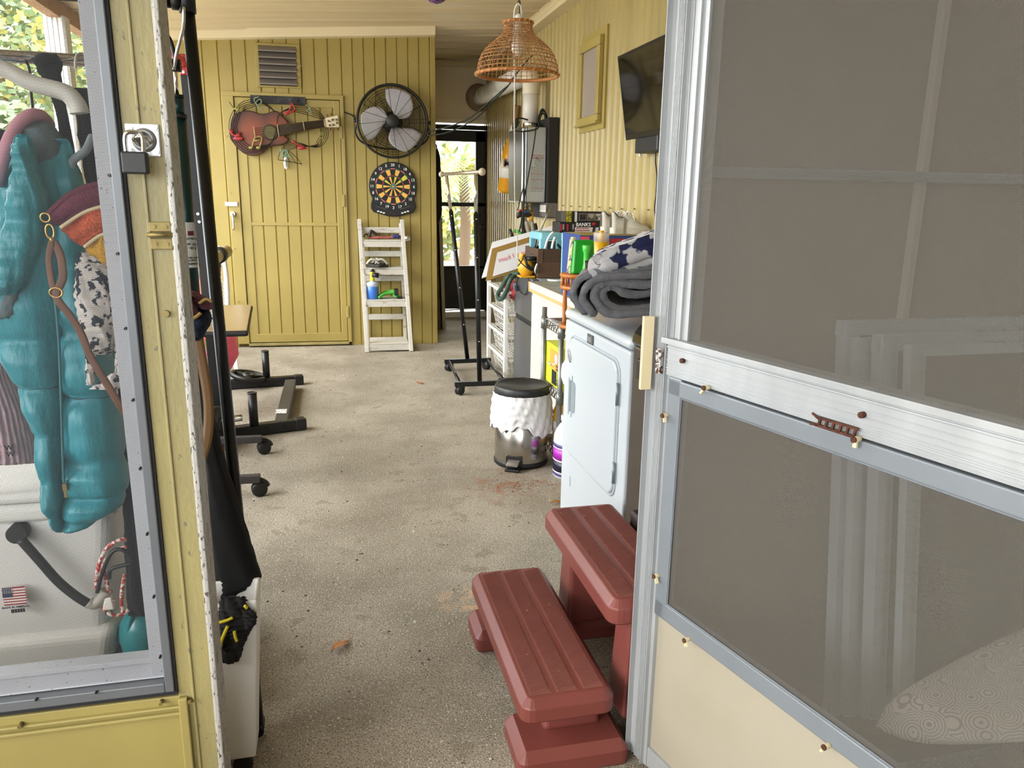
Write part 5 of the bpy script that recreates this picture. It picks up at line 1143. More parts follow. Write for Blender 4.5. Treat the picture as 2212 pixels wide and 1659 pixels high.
# purple ornament at ceiling
po = thing('hanging_ornament', 'purple patterned hanging glass ornament at the top edge near the lamp', 'ornament', P(942, 0, Y=3.0))
q = P(942, -19, Y=3.0); MB().sphere(q, (.045, .045, .042), 20, 12).build('globe', mat('purple_glass', '#5a2f66', .25, col2='#b89ab8', vs=70, lo=.5, hi=.56), po); MB().cyl(q+V((0, 0, .04)), (q.x, q.y, CZ(q.x)), .0015, n=5).build('thread', BLKP, po)
# water heater
hy0, hy1 = 5.72, 6.22; xh1 = P(1180, 340, Y=hy0).x; xh0 = P(1131, 340, Y=hy0).x; hz0 = P(1155, 437, Y=hy0).z; hz1 = P(1155, 274, Y=hy0).z
wh = thing('water_heater', 'grey tankless water heater with printed instruction label on a black wall board', 'water heater', (xh0, 6, hz0))
HG2 = mat('heater_grey', '#b3b6b7', .4, .25)
MB().box(xh0+.02, xh1, hy0, hy1, hz0, hz1).build('casing', HG2, wh, bev=.012, seg=4)
MB().box(xh0-.004, xh0+.03, hy0+.03, hy1-.02, hz0-.004, hz1+.002).build('front_cover', STL, wh, bev=.014, seg=4)
MB().box(xh0+.022, xh0+.027, hy0-.0015, hy0+.02, hz0, hz1).build('seam', mat('seam_dark', '#3a3c3e', .6), wh)
ix = lambda px, py: P(px, py, Y=hy0-.002)
la = ix(1146, 330); lb = ix(1176, 420)
ilo = reg(MB().box(la.x, lb.x, hy0-.0016, hy0+.001, lb.z, la.z).build('instruction_label', mat('label_pale', '#b5b7b5', .5), wh))
it = []; rw = random.Random(3)
MT = lambda px, py: frame(ix(px, py)+V((0, -.001, 0)), (1, 0, 0))
b = MB(); b.mi = 1
wid = lb.x-la.x
for k in range(26):
    z = la.z-.02-(la.z-lb.z-.03)*k/26; x = la.x+.006
    while x < lb.x-.012:
        ww = rw.uniform(.006, .018); ww = min(ww, lb.x-.006-x)
        if 3 <= k <= 7 and x < la.x+.03+.0: x += ww; continue
        b.mi = 0 if k in (0, 2, 13, 17, 23) and x < la.x+wid*.9 else 1
        b.box(x, x+ww, hy0-.0024, hy0-.001, z, z+(.0055 if b.mi == 0 else .0035)); x += ww+.004
b.build('label_print', [mat('print_red', '#9b3a34', .6), mat('print_grey', '#5d5f60', .6)], ilo)
b = MB(); q = ix(1163, 345); b.bar((q.x-.02, hy0-.002, q.z+.012), (q.x+.012, hy0-.002, q.z-.006), .008, .002); b.bar((q.x-.024, hy0-.002, q.z+.01), (q.x-.01, hy0-.002, q.z+.018), .012, .002); b.build('label_picture', BLKP, ilo)
q = P(1160, 438, Y=hy0)
MB().box(xh1+.002, 1.69, hy0-.05, hy1+.25, P(1190, 470, X=1.69).z-.0, P(1196, 258, X=1.69).z).build('backing_board', mat('board_black', '#191613', .75), wh, bev=.003)
b = MB(); b.lathe([(.062, 0), (.064, .015), (.058, .02), (.058, .05), (.062, .055)], (P(1146, 270, Y=6.0).x, 6.0, hz1), n=24); b.build('flue_collar', CHR, wh)
fx = P(1146, 250, Y=6.0).x
vp = thing('vent_pipe', 'white plastic vent pipe with elbow running from the heater to the end wall', 'pipe', (fx, 6.0, hz1))
VW = mat('pipe_white', '#cfcac0', .4, var=.08, vs=4)
zE = P(1146, 180, Y=6.0).z; fl_ = P(1034, 211, Y=YE-.02)
hub_ = V((fx, 6.0, zE))
MB().cyl((fx, 6.0, hz1+.05), (fx, 6.0, zE-.04), .060, n=28).build('riser', VW, vp)
MB().tube([(fx, 6.0, zE-.08), (fx, 6.0, zE), (fx-.0, 6.03, zE+.05), (fx, 6.12, zE+.085), (fx, 6.25, zE+.09)], .066, 24, 5).build('elbow', mat('pipe_cream', '#c9bfa8', .45), vp)
he = V((fl_.x, YE-.02, fl_.z)); hs_ = V((fx, 6.2, zE+.09)); dv2 = he-hs_
MB().cyl(hs_, he, .078, n=28).build('run', VW, vp)
b = MB()
for t in (.12, .2, .38, .7, .85): q = hs_+dv2*t; b.cyl(q-dv2.normalized()*.012, q+dv2.normalized()*.012, .081, n=28)
b.build('coupling', VW, vp)
MB().lathe([(.135, 0), (.14, .012), (.10, .03), (.085, .035)], he, tuple(-dv2.normalized()), 28).build('flange', mat('flange_brown', '#8d7a66', .6), vp)
# cords on heater
hc = thing('heater_cord', 'dark green extension cord coiled on top of the heater and run to the wall fan', 'cord', (fx+.1, 5.9, hz1))
DG2 = mat('cord_green', '#15221c', .6)
for k in range(7):
    o = V((P(1172, 258, Y=5.85).x, 5.85, hz1+.055+.004*k)); a = rnd.uniform(0, .6); rx, rz = rnd.uniform(.02, .04), rnd.uniform(.05, .075)
    MB().tube([o+V((rx*math.cos(t)+.02*math.sin(t)*math.sin(a), .02*math.sin(t+a), rz*math.sin(t))) for t in [i*math.pi/8 for i in range(16)]], .0055, 6, 1, True).build('coil', DG2, hc)
MB().tube([P(1164, 270, Y=5.69), P(1160, 278, Y=5.68), P(1140, 283, Y=5.67), P(1118, 284, Y=5.67), P(1108, 278, Y=5.7), P(1112, 262, Y=5.75), P(1122, 255, Y=5.8), P(1140, 259, Y=5.85)], .006, 6, 5).build('wrap', DG2, hc)
MB().tube([P(1118, 262, Y=5.7), P(1112, 275, Y=5.68)], .016, 8).build('plug', DG2, hc)
MB().tube([P(1158, 275, Y=5.69), P(1152, 320, Y=5.69), P(1143, 370, Y=5.69), P(1134, 420, Y=5.69), P(1131, 450, Y=5.65), P(1127, 475, Y=5.6), P(1122, 500, Y=5.5)], .005, 6, 4).build('drop', DG2, hc)
MB().tube([P(1131, 285, Y=5.68), P(1132, 330, Y=5.68), P(1131, 400, Y=5.68), P(1132, 440, Y=5.68), P(1130, 470, Y=5.66), P(1128, 500, Y=5.6), P(1128, 520, Y=5.6)], .005, 6, 4).build('drop', DG2, hc)
for pts in ([(920, 285, 6.75), (960, 276, 6.6), (1010, 258, 6.45), (1050, 226, 6.3), (1085, 195, 6.2), (1102, 180, 6.1), (1130, 140, 6.05), (1150, 120, 6.0)], [(916, 294, 6.75), (960, 288, 6.6), (1000, 272, 6.5), (1035, 250, 6.4), (1070, 214, 6.3), (1096, 188, 6.2), (1110, 165, 6.1), (1140, 130, 6.0)]):
    MB().tube([P(x, y, Y=yy) for x, y, yy in pts], .0055, 6, 4).build('fan_lead', DG2, hc)
MB().tube([P(1131, 440, Y=5.66), P(1132, 400, Y=5.7), P(1118, 455, Y=5.6)], .004, 6, 3).build('tail', DG2, hc)
# pipes and valves under heater
vv = thing('valve_set', 'water pipes with red and blue valve handles under the heater', 'valves', (fx, 5.9, 1.1))
VY = 5.8
def pt(x, y): return P(x, y, Y=VY)
b = MB()
for x0_, x1_ in ((1135, 1133), (1146, 1152)): b.tube([pt(x0_, 436), pt(x0_, 470), pt(x1_, 500), pt(x1_, 560)], .013, 8, 3)
b.build('pipe', mat('pipe_grey', '#8c8478', .5, .3), vv)
b = MB(); b.cyl(pt(1145, 437), pt(1145, 444), .02, n=10); b.cyl(pt(1145, 445), pt(1147, 458), .016, n=10); b.cyl(pt(1135, 446), pt(1135, 456), .016, n=10); b.build('fitting', BRASS, vv)
b = MB(); b.tube([pt(1118, 464), pt(1148, 464)], .02, 10); b.cyl(pt(1118, 460), pt(1124, 466), .03, n=10); b.build('valve_body', mat('valve_dark', '#2a2420', .5), vv)
MB().box(pt(1119, 455).x, pt(1127, 455).x, VY-.04, VY-.02, pt(1119, 456).z, pt(1119, 452).z).build('red_handle', RED, vv, bev=.004)
MB().box(pt(1130, 455).x, pt(1141, 455).x, VY-.05, VY-.02, pt(1119, 460).z, pt(1119, 455).z).build('blue_handle', mat('blue_handle', '#1f3f78', .5), vv, bev=.004)
MB().cyl(pt(1147, 458), pt(1147, 477), .017, n=12).build('gas_tag', mat('gas_orange', '#d49a2c', .5), vv)
b = MB(); b.tube([pt(1136, 478), pt(1141, 500), pt(1147, 520)], .02, 8, 3); b.tube([pt(1148, 478), pt(1151, 500), pt(1153, 520)], .018, 8, 3); b.build('insulation', mat('insul_grey', '#a29b8c', .8), vv)
b = MB(); b.tube([pt(1130, 470), pt(1129, 485), pt(1133, 505), pt(1136, 520)], .016, 8, 3); b.tube([pt(1155, 483), pt(1158, 495), pt(1156, 510)], .015, 8, 3); b.build('hose', BLKP, vv)
ou = thing('outlet_box', 'weathered grey outlet box with white clip at the foot of the black board', 'outlet box', P(1180, 458, X=1.64))
q0 = P(1167, 438, X=1.62); q1 = P(1186, 470, X=1.62); MB().box(1.60, 1.69, q1.y+.02, q0.y-.06, q1.z, q0.z).build('box', mat('box_weathered', '#77726c', .8, var=.5, vs=20, stretch=(1,4,.4)), ou, bev=.004)
b = MB(); yy = (q0.y+q1.y)/2-.04
for k in range(4): b.box(1.592, 1.60, yy-.07+k*.04, yy-.05+k*.04, q0.z-.055, q0.z-.015)
b.box(1.592, 1.60, yy-.08, yy+.08, q0.z-.065, q0.z-.055); b.build('clip', WHT, ou)
# hanging bottle sign
bs_ = thing('bottle_bank', 'big yellow plastic beer bottle with white label hanging behind the heater', 'bottle', P(1090, 350, Y=6.9))
A = P(1116, 228, Y=6.9); Bq = P(1095, 418, Y=6.9); ax_ = (A-Bq); LB = ax_.length; ax_.normalize()
rb_ = .085
b = MB(); b.lathe([(rb_*.7, 0), (rb_, .02), (rb_, LB*.42), (rb_*.92, LB*.5), (rb_*.6, LB*.60), (rb_*.42, LB*.66)], Bq, ax_, 28); b.build('body', mat('amber_plastic', '#c58a1d', .25), bs_)
b = MB(); b.lathe([(rb_*.42, LB*.655), (rb_*.44, LB*.70)], Bq, ax_, 20); b.build('gold_band', mat('gold_band', '#c9a21e', .4), bs_)
b = MB(); b.lathe([(rb_*.45, LB*.70), (rb_*.4, LB*.78)], Bq, ax_, 20); b.build('neck_label', mat('label_white', '#cfcac0', .5), bs_)
b = MB(); b.lathe([(rb_*.40, LB*.78), (rb_*.34, LB*.9), (rb_*.38, LB*.92), (rb_*.38, LB*.99), (rb_*.3, LB)], Bq, ax_, 20); b.build('cap', mat('cap_brown', '#8a6a45', .5), bs_)
b = MB(); b.lathe([(rb_+.002, LB*.17), (rb_+.002, LB*.385)], Bq, ax_, 28); b.build('label', mat('label_white'), bs_)
MB().tube([A, A+V((0, 0, .14)), A+V((.0, .01, .2))], .004, 6).build('cord', BLKP, bs_)
rgt = V((1, 0, -.1)).normalized()
text([('M', .085, frame(P(1096, 354, Y=6.9-rb_-.004), rgt, ax_))], mat('print_navy', '#1d2436', .5), bs_, 'lettering')
b = MB(); q = P(1089, 352, Y=6.9-rb_+.006); b.bar(q+V((0, -.006, .035)), q+V((.0, -.006, -.03)), .022, .004); b.sphere(q+V((.004, -.006, .03)), (.014, .005, .014), 8, 6); b.bar(q+V((-.016, -.006, -.038)), q+V((.05, -.012, -.045)), .006, .004); b.build('emblem', mat('gold_print', '#b98b25', .5), bs_)
# ------------------------------------------------------------ dryer and washer
DX = .885
d0 = P(1222, 686, X=DX); d1 = P(1362, 759, X=DX); dzs = (d0.z+d1.z)/2; dy0, dy1 = d1.y, d0.y
dz1 = P(1222, 666, X=DX+.02).z
dr_ = thing('dryer', 'white front loading dryer with recessed door handle beside the red steps', 'dryer', (DX+.35, (dy0+dy1)/2, 0))
DW = mat('enamel_white', '#bdc5cb', .28, coat=.3)
MB().box(DX, DX+.70, dy0, dy1, .02, dzs-.004).build('cabinet', DW, dr_, bev=.008, seg=3)
MB().box(DX-.006, DX+.71, dy0-.004, dy1+.004, dzs, dz1+.012).build('top', DW, dr_, bev=.02, seg=5)
MB().box(DX+.58, DX+.70, dy0, dy1, dz1+.01, dz1+.10).build('console', DW, dr_, bev=.02, seg=3)
def Dp(x, y, d=0): return P(x, y, X=DX-d)
def frontpoly(pts, d0_, d1_, name, m, parent, bev=0, k=3):
    q = [Dp(x, y) for x, y in pts]; c_ = catmull(q+[q[0]], k)[:-1] if k > 1 else q
    b = MB(); b.prism([(w.y, w.z) for w in c_], lambda a, c: (DX-d1_, a, c), lambda a, c: (DX-d0_, a, c)); return b.build(name, m, parent, bev=bev, seg=3)
def rrect(y0, y1, z0, z1, r, n=6):
    o = []
    for cy, cz, a0 in ((y1-r, z1-r, 0), (y0+r, z1-r, 90), (y0+r, z0+r, 180), (y1-r, z0+r, 270)):
        for i in range(n+1): a = R(a0+90*i/n); o.append((cy+r*math.cos(a), cz+r*math.sin(a)))
    return o
py1 = Dp(1232, 800).y; py0 = Dp(1336, 860).y; pz1 = Dp(1240, 725).z+.0; pz0 = Dp(1232, 965).z
pz1 = (Dp(1245, 727).z+Dp(1320, 778).z)/2; pz0 = (Dp(1240, 990).z+Dp(1325, 1066).z)/2
rr1 = rrect(py0, py1, pz0, pz1, .05); 
b = MB(); b.prism(rr1, lambda a, c: (DX-.010, a, c), lambda a, c: (DX+.002, a, c)); dro = reg(b.build('door', DW, dr_, bev=.006, seg=3))
oy = sum(p[0] for p in rr1)/len(rr1); oz = sum(p[1] for p in rr1)/len(rr1)
b = MB(); b.tube([(DX-.001, oy+(a-oy)*1.035, oz+(c-oz)*1.025) for a, c in rr1], .0045, 6, 1, True); b.build('door_gasket', mat('gasket_grey', '#aab2b8', .5), dr_)
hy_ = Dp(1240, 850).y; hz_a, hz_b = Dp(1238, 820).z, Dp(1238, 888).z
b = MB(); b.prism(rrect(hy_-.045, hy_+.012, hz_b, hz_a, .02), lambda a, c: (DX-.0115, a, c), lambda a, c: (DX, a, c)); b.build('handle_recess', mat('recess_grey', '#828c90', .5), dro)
b = MB(); b.box(DX-.022, DX-.009, hy_+.006, hy_+.022, hz_b-.012, hz_a+.012); b.box(DX-.016, DX-.009, hy_-.01, hy_+.02, hz_a, hz_a+.02); b.box(DX-.016, DX-.009, hy_-.01, hy_+.02, hz_b-.02, hz_b); b.build('handle', DW, dro, bev=.004, seg=3)
b = MB()
for pa_, pb_ in ((823, 870), (1000, 1044)):
    A = Dp(1333, pa_); C = Dp(1330, pb_); b.cyl((DX-.008, py0-.010, A.z), (DX-.008, py0-.010, C.z), .006, n=8)
b.build('hinge', mat('hinge_grey', '#7b8285', .4, .4), dro)
q = Dp(1277, 733); MB().box(DX-.006, DX, q.y-.028, q.y+.028, q.z-.017, q.z+.017).build('badge', mat('badge_grey', '#55585a', .4, .3), dr_, bev=.002); bgo = reg(dr_.children[-1])
b = MB()
for k in range(5): b.box(DX-.0075, DX-.0055, q.y+.02-k*.009, q.y+.023-k*.009, q.z-.009, q.z+.009)
b.build('badge_marks', mat('badge_light', '#a9abac', .4), bgo)
q = Dp(1236, 768); b = MB(); b.lathe([(.030, 0), (.030, .001), (0, .0012)], (DX-.0105, q.y, q.z), (-1,0,0), 24, 1, .62); b.build('round_sticker', mat('sticker_grey', '#83878a', .4, spots=[('#c9cccd', 120, .56)]), dro)
q = Dp(1229, 1036); MB().box(DX-.004, DX, q.y-.02, q.y+.004, q.z-.022, q.z+.02).build('latch_tab', DW, dr_, bev=.001)
# washer
ws = thing('washing_machine', 'dark stainless washing machine with glossy curved top panel beside the dryer', 'washing machine', (DX+.36, 1.8, 0))
WS = mat('dark_stainless', '#6a625a', .3, .75, var=.35, vs=3.5, bump=.03, bs=40); wy0, wy1 = 1.50, dy0-.008; wz1 = P(1385, 676, X=DX+.06).z; wz0 = P(1370, 745, X=DX).z
MB().box(DX+.004, DX+.70, wy0, wy1, .03, wz0).build('cabinet', WS, ws, bev=.01, seg=3)
b = MB(); pp = [(DX+.0, wz0-.004)]+[(DX-.004+.10*(1-math.cos(a))*.9, wz0+.01+(wz1-wz0-.01)*math.sin(a)) for a in [i*math.pi/2/8 for i in range(9)]]+[(DX+.69, wz1), (DX+.69, wz0-.004)]
b.prism(pp, lambda a, c: (a, wy0, c), lambda a, c: (a, wy1, c), True); b.build('top_panel', mat('bronze_gloss', '#2a231a', .12, .6), ws, bev=.012, seg=3)
b = MB(); b.box(DX+.06, DX+.5, wy0+.06, wy1-.06, wz1-.004, wz1+.006); b.build('lid', mat('lid_glass', '#1a1712', .06, .3), ws, bev=.004)
q = P(1389, 800, X=DX-.02); b = MB(); b.box(DX-.03, DX+.004, q.y-.05, q.y+.03, q.z-.03, q.z+.03); b.build('latch', BLKP, ws, bev=.006)
# blanket and towels on the dryer
GB_ = mat('grey_fleece', '#808186', .95, var=.25, vs=18, bump=.35, bs=90)
gk = thing('grey_blanket', 'thick grey fleece blanket folded and rolled on top of the dryer', 'blanket', (1.2, 2.45, dz1+.012))
BYf = 2.30
def slab(path, th, y0, y1, name, m, parent, wr=.004, k=6, ph=0):
    c_ = catmull(path, k); n = len(c_); nr = []; sh_ = .42
    for i in range(n):
        t = (c_[min(i+1, n-1)]-c_[max(i-1, 0)]); t.y = 0; t.normalize(); nr.append(V((-t.z, 0, t.x)))
    loop = [c_[i]+nr[i]*th/2 for i in range(n)]+[c_[-1]+(c_[-1]-c_[-2]).normalized()*th*.5]+[c_[i]-nr[i]*th/2 for i in range(n-1, -1, -1)]+[c_[0]+(c_[0]-c_[1]).normalized()*th*.5]
    b = MB(); N = len(loop); nv = 14
    def fn(u, v):
        q = loop[int(round(u*N)) % N].copy(); ins = (1-min(1, 6*v+.35, 6*(1-v)+.35))*th*.3
        y = y0+(y1-y0)*v+.006*fbm(u*20, 3, ph); cc = c_[min(n-1, int(round(abs((u*N % N)-(0 if u*N < n else N)) )))] if False else None
        q.x += wr*fbm(u*16, v*7, ph); q.z += wr*fbm(u*21+3, v*6, ph); q.y = y; q.x += (y-y0)*sh_; return q
    b.grid(fn, N, nv, True); o = len(b.v)-N*(nv+1)
    for j in (0, nv):
        for i in range(n-1):
            a1, a2 = i, i+1; c1, c2 = 2*n-i, 2*n-i-1
            b.f.append([o+j*N+a1, o+j*N+a2, o+j*N+c2, o+j*N+c1]); b.m.append(0); b.s.append(True)
        b.f.append([o+j*N+n-1, o+j*N+n, o+j*N+n+1]); b.m.append(0); b.s.append(True)
        b.f.append([o+j*N, o+j*N+2*n, o+j*N+2*n+1]); b.m.append(0); b.s.append(True)
    return b.build(name, m, parent)
def B3(x, y): return P(x, y, Y=BYf)
def sq(pts): return [B3(x, 676-(676-y)*.90) for x, y in pts]
fold1 = sq(((1470, 655), (1425, 662), (1380, 666), (1340, 668), (1318, 662), (1304, 648), (1298, 632), (1304, 618), (1316, 612), (1330, 618), (1345, 628), (1380, 632), (1425, 625), (1470, 620)))
fold2 = sq(((1470, 672), (1400, 673), (1330, 677), (1300, 668), (1285, 650), (1280, 628), (1288, 608), (1305, 600), (1340, 602), (1390, 606), (1425, 600), (1470, 598)))
fold3 = sq(((1275, 676), (1262, 660), (1252, 640), (1256, 618), (1272, 600), (1300, 588), (1350, 586), (1400, 583), (1430, 580), (1470, 578)))
fold4 = sq(((1262, 674), (1246, 655), (1236, 632), (1240, 608), (1258, 590), (1290, 577), (1350, 574), (1400, 570), (1470, 566)))
for i, (f_, th, ya_, yb_) in enumerate(((fold1, .026, 2.29, 2.62), (fold2, .026, 2.28, 2.64), (fold3, .024, 2.27, 2.65), (fold4, .022, 2.29, 2.66))):
    slab(f_, th, ya_, yb_, 'fold', GB_, gk, .004, 5, i*1.7)
NVW = mat('navy_white_pattern', '#cfcfd2', .95, spots=[('#262a55', 12, .495)], bump=.4, bs=220, stretch=(1.15,.9,1.3))
tn = thing('patterned_towel', 'navy and white patterned beach towel folded on the grey blanket', 'towel', (1.2, 2.5, 1.07))
tf = [P(x, y, Y=2.34) for x, y in ((1330, 578), (1290, 584), (1274, 580), (1274, 568), (1300, 556), (1340, 540), (1385, 524), (1430, 512), (1470, 505))]
slab(tf, .046, 2.29, 2.60, 'fold', NVW, tn, .004, 5, 3)
tf2 = [P(x, y, Y=2.34) for x, y in ((1290, 573), (1340, 557), (1385, 541), (1430, 530), (1470, 522))]
slab(tf2, .036, 2.28, 2.60, 'fold', NVW, tn, .003, 5, 8)
tw2 = thing('white_towel', 'plain white towel folded between the patterned towel and the grey blanket', 'towel', (1.3, 2.5, 1.03))
slab([P(x, y, Y=2.34) for x, y in ((1300, 584), (1350, 571), (1400, 560), (1440, 552), (1480, 545))], .026, 2.29, 2.60, 'fold', mat('towel_white', '#d4d4d2', .95, bump=.4, bs=220), tw2, .003, 5, 6)
bt2 = thing('brown_cloth', 'dark brown cloth corner hanging at the left end of the patterned towel', 'cloth', P(1272, 580, Y=2.35))
clothtube([(563, 1264, 1272), (572, 1264, 1276), (582, 1266, 1280), (593, 1270, 1278)], 2.355, .012, 'corner', mat('brown_weave', '#3d2a24', .9, col2='#8a5a44', vs=50, lo=.5, hi=.6), bt2, nv=14, nu=20)
# ------------------------------------------------------------ red double step
st = thing('red_double_step', 'dusty red plastic double step with ribbed treads at the doorway', 'step', (.6, 1.8, 0))
RS = mat('step_red', '#773c35', .42, var=.12, vs=6, bump=.06, bs=30); RT = mat('tread_red', '#814a41', .7, var=.1, vs=14, spots=[('#a98d80', 60, .72)])
SY0, SY1 = 1.455, 2.105
def chamfer_block(x0, x1, y0, y1, z0, z1, ch, r, name, m):
    b = MB(); n = 4
    def loop(i, z):
        o = []
        for cx_, cy_, a0 in ((x1-r, y1-r, 0), (x0+r, y1-r, 90), (x0+r, y0+r, 180), (x1-r, y0+r, 270)):
            for k in range(n+1): a = R(a0+90*k/n); o.append((cx_+(r-i)*math.cos(a), cy_+(r-i)*math.sin(a), z))
        return o
    L_ = [loop(.004, z0), loop(0, z0+.006), loop(0, z1-ch), loop(ch*.9, z1)]; N = len(L_[0]); vs = sum(L_, [])
    fs = [list(range(N))[::-1], list(range(3*N, 4*N))]
    for j in range(3): fs += [(j*N+i, j*N+(i+1) % N, (j+1)*N+(i+1) % N, (j+1)*N+i) for i in range(N)]
    b.add(vs, fs); return b.build(name, m, st, bev=.003)
TX0, TX1, TZ = .383, .612, .195
UX0, UX1, UZ = .608, .838, .385
chamfer_block(TX0, TX1, SY0, SY1, TZ-.058, TZ, .020, .032, 'lower_tread', RS)
chamfer_block(UX0, UX1, SY0+.06, SY1, UZ-.062, UZ, .020, .032, 'upper_tread', RS)
def pads(x0, x1, y0, y1, z, name):
    m = .026; w_ = (x1-x0-2*m-2*.014)/3
    for k in range(3):
        xa_ = x0+m+k*(w_+.014); b = MB(); nr = 78; L_ = y1-y0-2*m
        b.box(xa_, xa_+w_, y0+m, y1-m, z-.002, z+.0006)
        for i in range(nr):
            y = y0+m+.004+(L_-.008-.016)*i/(nr-1); h_ = .0034; wv = .0050
            b.add([(xa_+.003, y, z), (xa_+w_-.003, y+.012, z), (xa_+w_-.003, y+.012+wv, z), (xa_+.003, y+wv, z), (xa_+.003, y+wv*.3, z+h_), (xa_+w_-.003, y+.012+wv*.3, z+h_), (xa_+w_-.003, y+.012+wv*.7, z+h_), (xa_+.003, y+wv*.7, z+h_)],
                  [(4,5,6,7),(0,1,5,4),(1,2,6,5),(2,3,7,6),(3,0,4,7)])
        b.build('tread_pad', RT, st)
pads(TX0, TX1, SY0, SY1, TZ, 'l'); pads(UX0, UX1, SY0+.06, SY1, UZ, 'u')
for y0_, y1_ in ((1.445, 1.62), (1.965, 2.125)):
    b = None; chamfer_block(.378, .648 if y0_ < 1.5 else .838, y0_, y1_, 0, .062, .022, .02, 'base', RS)
for y0_, y1_ in ((1.535, 1.62), (1.98, 2.07)):
    MB().hexa([(.455, y0_-.012, .058), (.60, y0_-.012, .058), (.60, y1_+.012, .058), (.455, y1_+.012, .058)], [(.47, y0_, TZ-.05), (.59, y0_, TZ-.05), (.59, y1_, TZ-.05), (.47, y1_, TZ-.05)]).build('lower_leg', RS, st, bev=.012, seg=3)
    MB().hexa([(.655, y0_-.012, .058), (.84, y0_-.012, .058), (.84, y1_+.012, .058), (.655, y1_+.012, .058)], [(.665, y0_, UZ-.05), (.83, y0_, UZ-.05), (.83, y1_, UZ-.05), (.665, y1_, UZ-.05)]).build('upper_leg', RS, st, bev=.012, seg=3)
s3 = thing('dark_step', 'dark brown ribbed plastic step squeezed between the red steps and the washer', 'step', (.865, 1.75, 0))
DB = mat('step_dark', '#2b1f20', .5); xa_, xb_ = .842, .884
MB().box(xa_, xb_, 1.50, 1.99, .0, .405).build('body', DB, s3, bev=.012, seg=3)
b = MB()
for i in range(40): b.box(xa_+.008, xb_-.004, 1.52+i*.0115, 1.526+i*.0115, .404, .408)
b.build('rib', DB, s3)
# ------------------------------------------------------------ trash can
q = P(1128, 1012, Z=.0); tx, ty = q.x+.02, q.y+.11
tcn = thing('pedal_bin', 'round stainless pedal bin with black lid and overhanging white liner', 'bin', (tx, ty, 0))
tr = (P(1182, 960, Y=ty).x-P(1072, 960, Y=ty).x)/2; tzl = P(1128, 858, Y=ty-tr).z
b = MB(); b.lathe([(tr*.985, .02), (tr, .03), (tr, tzl)], (tx, ty, 0), n=48); b.build('body', mat('bin_steel', '#b5b1ab', .22, 1, spots=[('#6a4630', 34, .70)]), tcn)
b = MB(); b.lathe([(tr*1.0, 0), (tr*1.03, .005), (tr*1.03, .024), (tr*.99, .03)], (tx, ty, 0), n=48); b.build('base_ring', BLKP, tcn)
b = MB(); b.lathe([(tr*1.0, tzl-.02), (tr*1.035, tzl-.015), (tr*1.035, tzl+.022), (tr*.99, tzl+.034), (tr*.93, tzl+.034), (tr*.90, tzl+.028), (0, tzl+.026)], (tx, ty, 0), n=48); lio = reg(b.build('lid', mat('lid_black', '#232325', .45), tcn))
b = MB(); b.box(tx-.09, tx+.06, ty+tr-.01, ty+tr+.025, tzl-.03, tzl+.03); b.build('hinge', BLKP, lio, bev=.006)
a_ = R(-118); pxv = V((math.cos(a_), math.sin(a_), 0)); sdv = V((-pxv.y, pxv.x, 0)); q = V((tx, ty, 0))+pxv*tr
b = MB(); b.bar(q+V((0, 0, .042)), q+pxv*.004+V((0, 0, .042)), .085, .05); pso = reg(b.build('pedal_slot', BLKP, tcn, bev=.003))
b = MB(); b.bar(q-pxv*.01+V((0, 0, .05)), q+pxv*.055+V((0, 0, .035)), .06, .008); b.build('pedal', mat('pedal_steel', '#8d8780', .4, .6), pso, bev=.002)
b = MB(); b.bar(q-pxv*.005+V((0, 0, .012)), q+pxv*.05+V((0, 0, .008)), .075, .014); b.build('foot', BLKP, tcn, bev=.005)
LN = mat('liner_white', '#dcdcdd', .35, bump=.25, bs=34)
lo_ = [0]*1
b = MB()
def lf(u, v):
    a = 2*math.pi*u; fl = (.5+.5*math.sin(a*2+2.4))*.03+.015*math.sin(a*5+1)+.02*max(0, math.cos(a+.95))**2+.008*math.sin(a*17)
    z = tzl-.004-v*(.155+fl); r = tr*(1.05+.05*math.sin(math.pi*v))+.003*abs(math.sin(a*9+v*3))*v+.005*fbm(u*40, v*6)+.014*v*max(0, math.cos(a))+.012*v*max(0, -math.cos(a))
    return (tx+r*math.cos(a), ty+r*math.sin(a), z)
b.grid(lf, 160, 26, True); b.build('liner', LN, tcn, solid=.0012)
# jug
jq = P(1206, 1036, Z=0); jx, jy = jq.x+.045, jq.y+.05
jg = thing('detergent_jug', 'white jug with purple and navy label on the floor beside the dryer', 'jug', (jx, jy, 0))
jz = P(1208, 905, Y=jy).z; JW = mat('jug_white', '#c9cbd4', .35)
def jbody(z0, z1, name, m, o=0): 
    b = MB(); pr = [(0, .88), (.02, 1), (.62, 1), (.72, .95), (.82, .75), (.9, .5), (.93, .34), (1, .34)]
    pts = [(.055*f+o, h*jz) for h, f in pr if z0-1e-6 <= h <= z1+1e-6]; 
    b.lathe(pts, (jx, jy, 0), n=24, sx=1, sy=1.35); return b.build(name, m, jg)
jbo = reg(jbody(0, 1, 'body', JW))
for z0_, z1_, m in ((.05, .10, mat('jug_lavender', '#4a3f78', .4)), (.10, .12, WHT), (.12, .30, mat('label_navy', '#161430', .4)), (.30, .325, WHT), (.325, .52, mat('label_purple', '#a32aa8', .4)), (.52, .54, WHT), (.54, .60, mat('liquid_violet', '#4b477c', .35))):
    b = MB(); b.lathe([(.0562, z0_*jz), (.0562, z1_*jz)], (jx, jy, 0), n=24, sy=1.35); b.build('label_band', m, jbo)
MB().tube([(jx-.01, jy-.05, jz*.83), (jx-.005, jy-.075, jz*.80), (jx-.005, jy-.085, jz*.68)], .012, 8, 4).build('handle', JW, jg)
MB().cyl((jx, jy, jz*.97), (jx, jy, jz*1.06), .024, n=16).build('cap', WHT, jg)
b = MB()
